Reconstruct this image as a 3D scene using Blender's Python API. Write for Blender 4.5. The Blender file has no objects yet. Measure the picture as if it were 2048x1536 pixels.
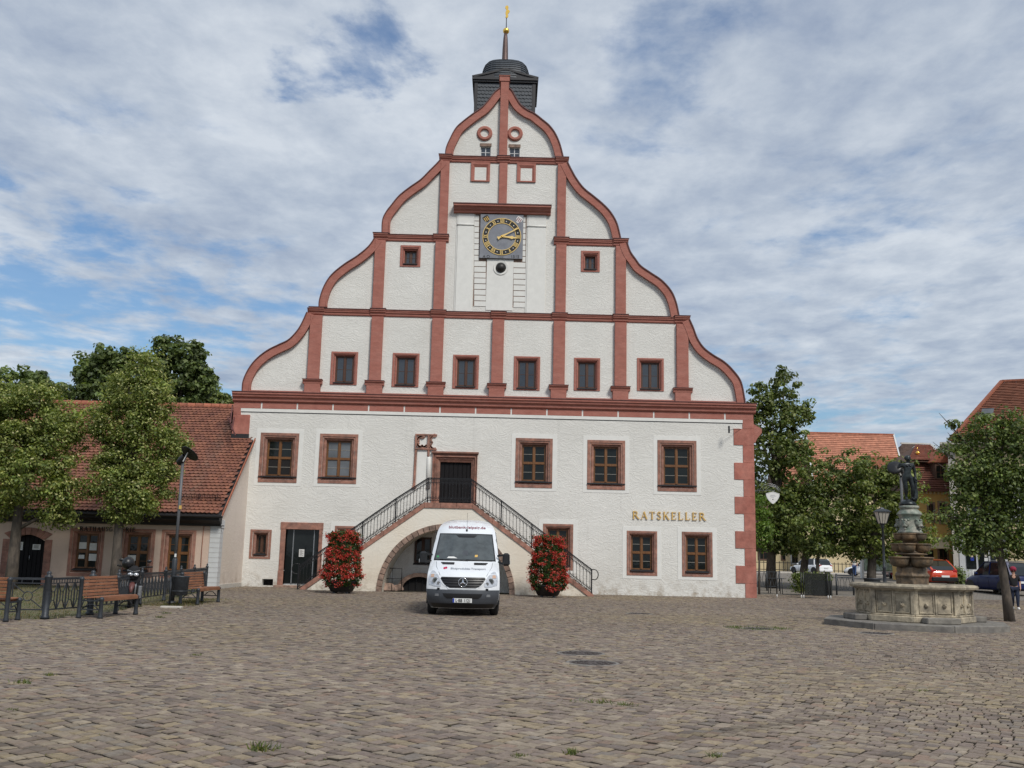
import bpy, bmesh, math, random
import numpy as np
from math import sin, cos, pi, radians, sqrt, atan2, hypot
from mathutils import Vector, Matrix, Euler
from mathutils.geometry import tessellate_polygon

random.seed(7)
RNG = np.random.default_rng(11)
S = bpy.context.scene
COL = S.collection

# ------------------------------------------------------------------ camera
FPX, PIT, ROL, YAW = 1972.36, 0.173081, 0.0232348, 0.0030769
CAMP = Vector((0.0, -46.0, 1.62))
def ray(px, py):
    x = (px - 1024) / FPX; y = -(py - 768) / FPX
    c, s = cos(ROL), sin(ROL)
    xr = c * x - s * y; yr = s * x + c * y
    cp, sp = cos(PIT), sin(PIT)
    d = (xr, cp - sp * yr, sp + cp * yr)
    cy, sy = cos(YAW), sin(YAW)
    return Vector((cy * d[0] + sy * d[1], -sy * d[0] + cy * d[1], d[2]))
def FX(px, py, Y=0.0):
    """point where the line of sight through a photo pixel meets the vertical plane y = Y -> (x, z)"""
    d = ray(px, py); t = (Y - CAMP.y) / d.y
    return (CAMP.x + d.x * t, CAMP.z + d.z * t)
def GR(px, py, z=0.0):
    d = ray(px, py); t = (z - CAMP.z) / d.z
    return (CAMP.x + d.x * t, CAMP.y + d.y * t)
cam_data = bpy.data.cameras.new('camera')
cam = bpy.data.objects.new('camera', cam_data); COL.objects.link(cam)
cam_data.sensor_width = 36; cam_data.lens = FPX / 2048 * 36
cam_data.clip_end = 5000; cam_data.clip_start = .1
def _axes():
    f0 = ray(1024, 768); r = ray(1024 + FPX, 768) - f0; u = ray(1024, 768 - FPX) - f0
    return r.normalized(), u.normalized(), f0.normalized()
_r, _u, _f = _axes()
M = Matrix(((_r.x, _u.x, -_f.x, CAMP.x), (_r.y, _u.y, -_f.y, CAMP.y), (_r.z, _u.z, -_f.z, CAMP.z), (0, 0, 0, 1)))
cam.matrix_world = M
S.camera = cam

# ------------------------------------------------------------------ light
SUN_EL, SUN_AZ = radians(46), radians(151)      # azimuth clockwise from +Y: behind the camera, to its right, behind thin cloud
S.view_settings.view_transform = 'Standard'
try: S.view_settings.look = 'None'
except Exception: pass
S.view_settings.exposure = 0.06; S.view_settings.gamma = 1.0
S.view_settings.use_curve_mapping = False
sl = bpy.data.lights.new('sun', 'SUN'); so = bpy.data.objects.new('sun', sl); COL.objects.link(so)
sl.energy = 2.7; sl.angle = radians(14); sl.color = (1.0, .955, .885)
sdir = Vector((sin(SUN_AZ) * cos(SUN_EL), cos(SUN_AZ) * cos(SUN_EL), sin(SUN_EL)))
so.rotation_euler = sdir.to_track_quat('Z', 'Y').to_euler()
so.location = (0, -60, 60)

world = bpy.data.worlds.new('World'); S.world = world; world.use_nodes = True
def build_world():
    nt = world.node_tree; nt.nodes.clear(); N = nt.nodes.new; L = nt.links.new
    out = N('ShaderNodeOutputWorld'); bg = N('ShaderNodeBackground'); bg.inputs['Strength'].default_value = .108
    L(bg.outputs[0], out.inputs[0])
    sky = N('ShaderNodeTexSky'); sky.sky_type = 'NISHITA'; sky.sun_disc = False
    sky.sun_elevation = SUN_EL; sky.sun_rotation = SUN_AZ; sky.air_density = 1.3; sky.dust_density = .6; sky.ozone_density = 2.0
    tc = N('ShaderNodeTexCoord'); sep = N('ShaderNodeSeparateXYZ'); L(tc.outputs['Generated'], sep.inputs[0])
    def mth(op, a, b=None, clamp=False):
        n = N('ShaderNodeMath'); n.operation = op; n.use_clamp = clamp
        for i, v in ((0, a), (1, b)):
            if v is None: continue
            if isinstance(v, (int, float)): n.inputs[i].default_value = v
            else: L(v, n.inputs[i])
        return n.outputs[0]
    z = mth('ADD', mth('MAXIMUM', sep.outputs['Z'], 0.0), .055)
    u = mth('DIVIDE', sep.outputs['X'], z); v = mth('DIVIDE', sep.outputs['Y'], z)
    def noise(su, sv, detail, dist, off, rough=.55):
        cb = N('ShaderNodeCombineXYZ'); L(mth('MULTIPLY', u, su), cb.inputs[0]); L(mth('MULTIPLY', v, sv), cb.inputs[1]); cb.inputs[2].default_value = off
        n = N('ShaderNodeTexNoise'); n.inputs['Scale'].default_value = 1.0; n.inputs['Detail'].default_value = detail
        n.inputs['Roughness'].default_value = rough; n.inputs['Distortion'].default_value = dist
        L(cb.outputs[0], n.inputs['Vector']); return n.outputs[0]
    big = noise(.9, .75, 5, .2, 3.1)
    mid = noise(4.2, 3.6, 9, .15, 7.7, .58)
    fine = noise(11.0, 9.0, 8, .2, 1.9, .6)
    dens = mth('ADD', mth('MULTIPLY', big, .60), mth('ADD', mth('MULTIPLY', mid, .62), mth('MULTIPLY', fine, .20)))
    # clear gaps of blue, broken up by the same noise
    def gap(px, py, rad, amt, dens):
        d0 = ray(px, py).normalized()
        dp = N('ShaderNodeVectorMath'); dp.operation = 'DISTANCE'; L(tc.outputs['Generated'], dp.inputs[0]); dp.inputs[1].default_value = d0
        dd = mth('ADD', dp.outputs['Value'], mth('MULTIPLY', mth('SUBTRACT', mid, .5), .22))
        mr = N('ShaderNodeMapRange'); mr.interpolation_type = 'SMOOTHSTEP'; L(dd, mr.inputs[0])
        mr.inputs[1].default_value = 0; mr.inputs[2].default_value = rad; mr.inputs[3].default_value = amt; mr.inputs[4].default_value = 0
        return mth('SUBTRACT', dens, mr.outputs[0])
    dens = gap(735, 100, .11, .30, dens)
    dens = gap(120, 670, .20, .17, dens)
    dens = gap(540, 660, .13, .12, dens)
    dens = gap(30, 560, .12, .07, dens)
    dens = gap(1270, 150, .15, .12, dens)
    dens = gap(1620, 720, .20, .12, dens)
    ramp = N('ShaderNodeMapRange'); ramp.interpolation_type = 'SMOOTHSTEP'; L(dens, ramp.inputs[0])
    ramp.inputs[1].default_value = .38; ramp.inputs[2].default_value = .68
    cover = mth('ADD', mth('MULTIPLY', ramp.outputs[0], .82), .10, True)
    # cloud body: white where it is thin to the light, grey-blue where it is thick
    tone = noise(1.5, 1.3, 7, .2, 12.4, .58)
    tone2 = noise(6.5, 5.0, 8, .15, 5.4, .6)
    tn = mth('ADD', mth('MULTIPLY', tone, .55), mth('MULTIPLY', tone2, .55))
    cr = N('ShaderNodeValToRGB'); L(tn, cr.inputs[0])
    e = cr.color_ramp.elements; e[0].position = .36; e[0].color = (3.0, 3.6, 4.7, 1); e[1].position = .70; e[1].color = (6.1, 6.55, 7.1, 1)
    m1 = cr.color_ramp.elements.new(.53); m1.color = (4.45, 5.0, 5.8, 1)
    skc = N('ShaderNodeMix'); skc.data_type = 'RGBA'; skc.blend_type = 'MULTIPLY'; skc.inputs[0].default_value = 1
    L(sky.outputs[0], skc.inputs[6]); skc.inputs[7].default_value = (.58, .76, .95, 1)
    mix = N('ShaderNodeMix'); mix.data_type = 'RGBA'; L(cover, mix.inputs[0]); L(skc.outputs[2], mix.inputs[6]); L(cr.outputs[0], mix.inputs[7])
    L(mix.outputs[2], bg.inputs['Color'])
build_world()

# ------------------------------------------------------------------ materials
def mat(name, col, rough=.8, metal=0.0, var=None, vscale=3.0, bump=0.0, bscale=20.0, stretch=(1, 1, 1), col2=None, spec=.5,
        attr=None, rnd=0.0, dirt=None, detail=6, bdist=.02, coords='Object', trans=0.0, coat=0.0, dist=0.0):
    m = bpy.data.materials.new(name); m.use_nodes = True
    nt = m.node_tree; N = nt.nodes.new; L = nt.links.new
    b = nt.nodes['Principled BSDF']
    b.inputs['Roughness'].default_value = rough; b.inputs['Metallic'].default_value = metal
    b.inputs['Specular IOR Level'].default_value = spec
    if coat: b.inputs['Coat Weight'].default_value = coat; b.inputs['Coat Roughness'].default_value = .05
    if trans: b.inputs['Transmission Weight'].default_value = trans
    geo = N('ShaderNodeNewGeometry'); mp = N('ShaderNodeMapping'); L(geo.outputs['Position'], mp.inputs[0]); mp.inputs['Scale'].default_value = stretch
    vec = mp.outputs[0]
    base = None
    if attr:
        a = N('ShaderNodeAttribute'); a.attribute_name = attr; base = a.outputs['Color']
    def mixc(fac, c1, c2, blend='MIX'):
        x = N('ShaderNodeMix'); x.data_type = 'RGBA'; x.blend_type = blend
        if isinstance(fac, (int, float)): x.inputs[0].default_value = fac
        else: L(fac, x.inputs[0])
        for i, c in ((6, c1), (7, c2)):
            if isinstance(c, tuple): x.inputs[i].default_value = (c + (1,))[:4]
            else: L(c, x.inputs[i])
        return x.outputs[2]
    def noise(scale, det=detail, rgh=.6, d=dist):
        n = N('ShaderNodeTexNoise'); n.inputs['Scale'].default_value = scale; n.inputs['Detail'].default_value = det
        n.inputs['Roughness'].default_value = rgh; n.inputs['Distortion'].default_value = d; L(vec, n.inputs['Vector']); return n.outputs[0]
    def mr(v, a, b_, c=0.0, d=1.0):
        x = N('ShaderNodeMapRange'); L(v, x.inputs[0]); x.inputs[1].default_value = a; x.inputs[2].default_value = b_
        x.inputs[3].default_value = c; x.inputs[4].default_value = d; return x.outputs[0]
    if base is None: base = tuple(col)
    if col2 is not None:
        base = mixc(mr(noise(vscale), .38, .62), base, tuple(col2))
    if var:
        f = mr(noise(vscale * 1.7 + 1.3), .3, .7, 1 - var, 1 + var)
        cb = N('ShaderNodeCombineColor'); [L(f, cb.inputs[i]) for i in range(3)]
        base = mixc(1.0, base, cb.outputs[0], 'MULTIPLY')
    if rnd:
        oi = N('ShaderNodeObjectInfo'); f = mr(oi.outputs['Random'], 0, 1, 1 - rnd, 1 + rnd)
        cb = N('ShaderNodeCombineColor'); [L(f, cb.inputs[i]) for i in range(3)]
        base = mixc(1.0, base, cb.outputs[0], 'MULTIPLY')
    if dirt:   # (z0, z1, colour): splash stains near the ground, broken by noise
        sp = N('ShaderNodeSeparateXYZ'); L(geo.outputs['Position'], sp.inputs[0])
        g = mr(sp.outputs['Z'], dirt[0], dirt[1], 1, 0)
        mm = N('ShaderNodeMath'); mm.operation = 'MULTIPLY'; L(g, mm.inputs[0]); L(mr(noise(2.1, 8, .7), .40, .66), mm.inputs[1]); mm.use_clamp = True
        base = mixc(mm.outputs[0], base, tuple(dirt[2]))
    if isinstance(base, tuple): b.inputs['Base Color'].default_value = (base + (1,))[:4]
    else: L(base, b.inputs['Base Color'])
    if bump:
        bn = N('ShaderNodeBump'); bn.inputs['Strength'].default_value = bump; bn.inputs['Distance'].default_value = bdist
        L(noise(bscale, 5, .55), bn.inputs['Height']); L(bn.outputs[0], b.inputs['Normal'])
    m['_'] = 1
    return m

def plaster(name, base, tint, sc, strength, dirtcol, bd=.035, stain=.25):
    """hand-trowelled render: short overlapping curved strokes"""
    m = bpy.data.materials.new(name); m.use_nodes = True; nt = m.node_tree; N = nt.nodes.new; L = nt.links.new
    b = nt.nodes['Principled BSDF']; b.inputs['Roughness'].default_value = .9; b.inputs['Specular IOR Level'].default_value = .2
    geo = N('ShaderNodeNewGeometry')
    wn = N('ShaderNodeTexNoise'); wn.inputs['Scale'].default_value = .9; wn.inputs['Detail'].default_value = 2; L(geo.outputs['Position'], wn.inputs['Vector'])
    sub = N('ShaderNodeVectorMath'); sub.operation = 'MULTIPLY_ADD'; L(wn.outputs['Color'], sub.inputs[0]); sub.inputs[1].default_value = (1.3, 1.3, 1.3); L(geo.outputs['Position'], sub.inputs[2])
    mp = N('ShaderNodeMapping'); mp.inputs['Scale'].default_value = (sc, sc, sc * 3.4); L(sub.outputs[0], mp.inputs[0])
    n1 = N('ShaderNodeTexNoise'); n1.inputs['Scale'].default_value = 1.0; n1.inputs['Detail'].default_value = 4; n1.inputs['Roughness'].default_value = .55; n1.inputs['Distortion'].default_value = .9
    L(mp.outputs[0], n1.inputs['Vector'])
    rg = N('ShaderNodeMath'); rg.operation = 'PINGPONG'; L(n1.outputs[0], rg.inputs[0]); rg.inputs[1].default_value = .13
    n2 = N('ShaderNodeTexNoise'); n2.inputs['Scale'].default_value = 26; n2.inputs['Detail'].default_value = 3; L(geo.outputs['Position'], n2.inputs['Vector'])
    ad = N('ShaderNodeMath'); ad.operation = 'MULTIPLY_ADD'; L(n2.outputs[0], ad.inputs[0]); ad.inputs[1].default_value = .05; L(rg.outputs[0], ad.inputs[2])
    bn = N('ShaderNodeBump'); bn.inputs['Strength'].default_value = strength; bn.inputs['Distance'].default_value = bd * 4
    L(ad.outputs[0], bn.inputs['Height']); L(bn.outputs[0], b.inputs['Normal'])
    big = N('ShaderNodeTexNoise'); big.inputs['Scale'].default_value = .35; big.inputs['Detail'].default_value = 7; L(geo.outputs['Position'], big.inputs['Vector'])
    r1 = N('ShaderNodeMapRange'); L(big.outputs[0], r1.inputs[0]); r1.inputs[1].default_value = .35; r1.inputs[2].default_value = .7
    mx = N('ShaderNodeMix'); mx.data_type = 'RGBA'; L(r1.outputs[0], mx.inputs[0]); mx.inputs[6].default_value = base + (1,); mx.inputs[7].default_value = tint + (1,)
    sp = N('ShaderNodeSeparateXYZ'); L(geo.outputs['Position'], sp.inputs[0])
    g = N('ShaderNodeMapRange'); L(sp.outputs['Z'], g.inputs[0]); g.inputs[1].default_value = .0; g.inputs[2].default_value = 1.5; g.inputs[3].default_value = 1; g.inputs[4].default_value = 0
    n3 = N('ShaderNodeTexNoise'); n3.inputs['Scale'].default_value = 2.6; n3.inputs['Detail'].default_value = 9; n3.inputs['Roughness'].default_value = .7; L(geo.outputs['Position'], n3.inputs['Vector'])
    r3 = N('ShaderNodeMapRange'); L(n3.outputs[0], r3.inputs[0]); r3.inputs[1].default_value = .45; r3.inputs[2].default_value = .68
    gp = N('ShaderNodeMath'); gp.operation = 'POWER'; L(g.outputs[0], gp.inputs[0]); gp.inputs[1].default_value = 2.2
    mm = N('ShaderNodeMath'); mm.operation = 'MULTIPLY'; L(gp.outputs[0], mm.inputs[0]); L(r3.outputs[0], mm.inputs[1])
    m2 = N('ShaderNodeMix'); m2.data_type = 'RGBA'; L(mm.outputs[0], m2.inputs[0]); L(mx.outputs[2], m2.inputs[6]); m2.inputs[7].default_value = dirtcol + (1,)
    # rain streaks
    mp2 = N('ShaderNodeMapping'); mp2.inputs['Scale'].default_value = (3.5, 3.5, .22); L(geo.outputs['Position'], mp2.inputs[0])
    n4 = N('ShaderNodeTexNoise'); n4.inputs['Scale'].default_value = 1; n4.inputs['Detail'].default_value = 6; n4.inputs['Roughness'].default_value = .65; L(mp2.outputs[0], n4.inputs['Vector'])
    r4 = N('ShaderNodeMapRange'); L(n4.outputs[0], r4.inputs[0]); r4.inputs[1].default_value = .56; r4.inputs[2].default_value = .8; r4.inputs[4].default_value = stain
    m3 = N('ShaderNodeMix'); m3.data_type = 'RGBA'; L(r4.outputs[0], m3.inputs[0]); L(m2.outputs[2], m3.inputs[6]); m3.inputs[7].default_value = tuple(c * .62 for c in base) + (1,)
    L(m3.outputs[2], b.inputs['Base Color'])
    return m

def glass_mat(name, col, rough=.03, spec=.5, wav=.04):
    m = bpy.data.materials.new(name); m.use_nodes = True; nt = m.node_tree; N = nt.nodes.new; L = nt.links.new
    b = nt.nodes['Principled BSDF']; b.inputs['Roughness'].default_value = rough; b.inputs['Specular IOR Level'].default_value = spec
    geo = N('ShaderNodeNewGeometry'); n = N('ShaderNodeTexNoise'); n.inputs['Scale'].default_value = 1.7; n.inputs['Detail'].default_value = 3; L(geo.outputs['Position'], n.inputs['Vector'])
    mx = N('ShaderNodeMix'); mx.data_type = 'RGBA'; L(n.outputs[0], mx.inputs[0]); mx.inputs[6].default_value = tuple(c * .45 for c in col) + (1,); mx.inputs[7].default_value = tuple(c * 1.5 for c in col) + (1,)
    L(mx.outputs[2], b.inputs['Base Color'])
    bn = N('ShaderNodeBump'); bn.inputs['Strength'].default_value = wav; bn.inputs['Distance'].default_value = .05
    n2 = N('ShaderNodeTexNoise'); n2.inputs['Scale'].default_value = 3.0; L(geo.outputs['Position'], n2.inputs['Vector']); L(n2.outputs[0], bn.inputs['Height']); L(bn.outputs[0], b.inputs['Normal'])
    return m

def leaf_mat(name):
    m = bpy.data.materials.new(name); m.use_nodes = True; nt = m.node_tree; N = nt.nodes.new; L = nt.links.new
    b = nt.nodes['Principled BSDF']; b.inputs['Roughness'].default_value = .42; b.inputs['Specular IOR Level'].default_value = .45
    a = N('ShaderNodeAttribute'); a.attribute_name = 'Col'
    L(a.outputs['Color'], b.inputs['Base Color'])
    tr = N('ShaderNodeBsdfTranslucent'); mc = N('ShaderNodeMix'); mc.data_type = 'RGBA'; mc.blend_type = 'MULTIPLY'; mc.inputs[0].default_value = 1
    L(a.outputs['Color'], mc.inputs[6]); mc.inputs[7].default_value = (1.5, 1.6, .7, 1); L(mc.outputs[2], tr.inputs[0])
    ms = N('ShaderNodeMixShader'); ms.inputs[0].default_value = .34; L(b.outputs[0], ms.inputs[1]); L(tr.outputs[0], ms.inputs[2])
    L(ms.outputs[0], nt.nodes['Material Output'].inputs[0])
    return m

MT = dict(
    white=plaster('white_render', (.71, .70, .66), (.645, .635, .595), 2.2, .46, (.30, .24, .17), stain=.34),
    gable=plaster('gable_render', (.71, .70, .66), (.65, .64, .60), 2.9, .45, (.30, .24, .17), stain=.26),
    smooth=mat('smooth_white_render', (.71, .705, .67), .85, var=.05, vscale=1.2, bump=.15, bscale=18),
    redp=mat('red_painted_render', (.335, .124, .093), .85, var=.12, vscale=1.4, bump=.45, bscale=9, stretch=(1, 1, 2.5), col2=(.365, .148, .114)),
    redq=mat('red_painted_stone', (.335, .118, .088), .85, var=.20, vscale=1.2, bump=.45, bscale=11, col2=(.385, .155, .118), rnd=.08),
    redd=mat('dark_red_flashing', (.115, .042, .038), .5, var=.2, vscale=2),
    sand=mat('weathered_red_sandstone', (.34, .165, .12), .88, var=.3, vscale=2.3, bump=.5, bscale=14, col2=(.235, .125, .095), rnd=.07),
    sandg=mat('greyed_sandstone', (.29, .195, .15), .9, var=.35, vscale=2.8, bump=.55, bscale=13, col2=(.17, .12, .095), rnd=.2),
    wood=mat('amber_window_wood', (.155, .066, .020), .45, var=.25, vscale=4, stretch=(1, 1, .3)),
    woodd=mat('dark_window_wood', (.075, .032, .017), .5, var=.2, vscale=4),
    wbar=mat('pale_glazing_bar', (.33, .31, .27), .5),
    pane=glass_mat('dark_window_glass', (.012, .015, .015), .03, .3),
    panesky=glass_mat('sky_reflecting_glass', (.022, .028, .036), .04, 1.1, .02),
    panecurt=glass_mat('curtained_glass', (.12, .13, .14), .08, .5, .02),
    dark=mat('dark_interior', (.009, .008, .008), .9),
    doorw=mat('black_stained_door', (.008, .007, .008), .7, spec=.2, var=.3, vscale=3, stretch=(4, 4, .5), bump=.2, bscale=20),
    iron=mat('black_wrought_iron', (.012, .012, .014), .42, .3, var=.3, vscale=8),
    castiron=mat('anthracite_cast_iron', (.040, .045, .052), .48, .35, var=.25, vscale=6, bump=.1, bscale=30),
    steel=mat('galvanised_steel', (.33, .34, .35), .4, .8, var=.15, vscale=8),
    slate=mat('dark_roof_slate', (.042, .050, .060), .55, var=.4, vscale=7, bump=.2, bscale=30),
    slatef=mat('black_slate_trim', (.020, .019, .021), .5, var=.2, vscale=4),
    copper=mat('weathered_copper_spire', (.12, .078, .07), .5, .4, var=.25, vscale=4),
    gold=mat('gilding', (.95, .60, .13), .26, .9, var=.12, vscale=6),
    goldc=mat('bright_gold_leaf', (.84, .60, .22), .4, .1),
    goldp=mat('gold_paint', (.72, .46, .13), .4, .35, var=.1, vscale=9),
    dial=mat('grey_clock_dial', (.185, .195, .225), .55, var=.14, vscale=1.6, col2=(.215, .225, .25)),
    black=mat('black_enamel', (.012, .011, .010), .5),
    tile=mat('clay_roof_tile', (.25, .088, .042), .75, attr='Col', var=.28, vscale=1.1, bump=.35, bscale=24),
    castbrown=mat('worn_brown_iron', (.062, .050, .046), .65, .1, var=.35, vscale=12),
    polegrey=mat('grey_painted_pole', (.105, .11, .118), .5, .1, var=.1, vscale=3),
    ridge=mat('clay_ridge_tile', (.30, .10, .055), .75, var=.35, vscale=2.5, rnd=.18, bump=.3, bscale=20),
    farroof=mat('far_clay_roof', (.31, .105, .055), .8, var=.16, vscale=.5, attr='Col'),
    pink=plaster('pink_cream_render', (.60, .46, .37), (.56, .43, .35), 1.6, .18, (.30, .23, .17)),
    cream=plaster('cream_flank_render', (.68, .60, .53), (.64, .56, .48), 1.6, .22, (.34, .26, .19)),
    stairw=plaster('stair_render', (.74, .71, .63), (.70, .61, .49), 1.1, .25, (.30, .24, .17), stain=.35),
    board=mat('black_stained_board', (.018, .016, .018), .6, var=.3, vscale=4, stretch=(.4, 1, 3)),
    greyst=mat('grey_stone', (.20, .185, .165), .9, var=.3, vscale=3, bump=.5, bscale=14, col2=(.14, .13, .12), rnd=.12),
    fount=mat('pale_fountain_stone', (.42, .36, .26), .9, var=.35, vscale=2.6, bump=.5, bscale=12, col2=(.22, .19, .145), dist=.6),
    fountd=mat('dark_wet_stone', (.085, .066, .045), .6, var=.5, vscale=3.4, bump=.6, bscale=12, col2=(.17, .11, .06), dist=.6),
    plat=mat('grey_platform_stone', (.20, .185, .16), .88, var=.3, vscale=2.0, bump=.4, bscale=16, col2=(.14, .13, .12)),
    verdi=mat('verdigris_bronze', (.16, .20, .165), .65, .15, var=.4, vscale=4, bump=.4, bscale=18, col2=(.30, .285, .24), dist=.8),
    bronze=mat('dark_bronze', (.016, .018, .021), .38, .5, var=.4, vscale=9, col2=(.035, .045, .045)),
    benchw=mat('orange_brown_slat', (.235, .098, .048), .6, var=.28, vscale=5, stretch=(1, .3, 1), rnd=.14, bump=.15, bscale=30),
    bark=mat('grey_brown_bark', (.105, .085, .066), .95, var=.4, vscale=5, stretch=(1, 1, .35), bump=.8, bscale=16, col2=(.06, .05, .042)),
    leaf=leaf_mat('leaves'),
    petal=leaf_mat('petals_and_leaves'),
    stone=mat('cobble_stone', (.2, .2, .2), .85, attr='Col', var=.22, vscale=9, bump=.45, bscale=42, bdist=.012, spec=.25),
    vanw=mat('white_vehicle_paint', (.74, .77, .80), .22, var=.03, vscale=1, coat=.6, dirt=(.35, 1.25, (.42, .41, .39))),
    vgrey=mat('grey_bumper_plastic', (.052, .058, .068), .5, var=.1, vscale=6),
    vblack=mat('black_plastic', (.010, .010, .011), .4),
    rubber=mat('tyre_rubber', (.014, .014, .014), .85, var=.2, vscale=9),
    chrome=mat('chrome', (.75, .76, .78), .12, 1.0),
    lens=mat('clear_lamp_lens', (.55, .57, .60), .08, .35, var=.25, vscale=14, coat=1.0),
    amber=mat('amber_lens', (.52, .34, .24), .2, coat=.5),
    redl=mat('red_lamp_lens', (.35, .012, .012), .2, coat=.5),
    wscreen=mat('windscreen_glass', (.060, .070, .072), .05, var=.35, vscale=1.6, spec=.9),
    platew=mat('number_plate_white', (.70, .71, .70), .4),
    euro=mat('plate_blue', (.015, .045, .32), .4),
    magenta=mat('crimson_print', (.48, .02, .08), .5),
    maroonp=mat('dark_red_print', (.20, .025, .045), .5),
    greyp=mat('silver_grey_print', (.30, .32, .36), .35, .3),
    paper=mat('white_paper', (.68, .68, .66), .8, var=.06, vscale=8),
    ink=mat('black_ink', (.02, .02, .02), .7),
    blueb=mat('blue_car_paint', (.004, .012, .075), .35, coat=.15, spec=.3),
    redc=mat('orange_red_car_paint', (.52, .050, .012), .2, coat=1.0),
    maroonc=mat('crimson_car_paint', (.36, .012, .035), .2, coat=1.0),
    whitec=mat('white_car_paint', (.78, .79, .80), .2, coat=1.0),
    carglass=mat('car_glass', (.010, .013, .014), .05, spec=.8),
    skin=mat('skin', (.48, .27, .19), .55),
    blk=mat('black_cloth', (.010, .010, .012), .9, var=.2, vscale=12),
    jean=mat('dark_blue_denim', (.012, .019, .042), .9, var=.2, vscale=14),
    jean2=mat('blue_denim', (.045, .085, .20), .9),
    capr=mat('burgundy_knit', (.24, .018, .045), .95, var=.2, vscale=30),
    shoe=mat('white_canvas', (.72, .71, .68), .7),
    hair=mat('brown_hair', (.05, .026, .015), .7),
    yellow=plaster('yellow_render', (.62, .42, .155), (.58, .38, .14), 1.5, .12, (.4, .27, .12)),
    yellowp=plaster('pale_yellow_render', (.60, .50, .31), (.56, .46, .29), 1.5, .12, (.4, .3, .18)),
    palegrey=mat('pale_painted_frame', (.55, .56, .56), .6, var=.05, vscale=2),
    concrete=mat('pale_render', (.50, .47, .42), .85, var=.1, vscale=2),
    awn=mat('cream_awning', (.60, .50, .34), .8),
    lantg=mat('frosted_lantern_glass', (.40, .37, .32), .25, var=.1, vscale=8),
    mesh=mat('dark_fence_netting', (.016, .018, .017), .8, var=.4, vscale=5),
    redwall=mat('far_dark_wall', (.12, .07, .05), .9),
)
MT['leaf'].node_tree.nodes['Principled BSDF'].inputs['Roughness'].default_value = .5

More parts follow.
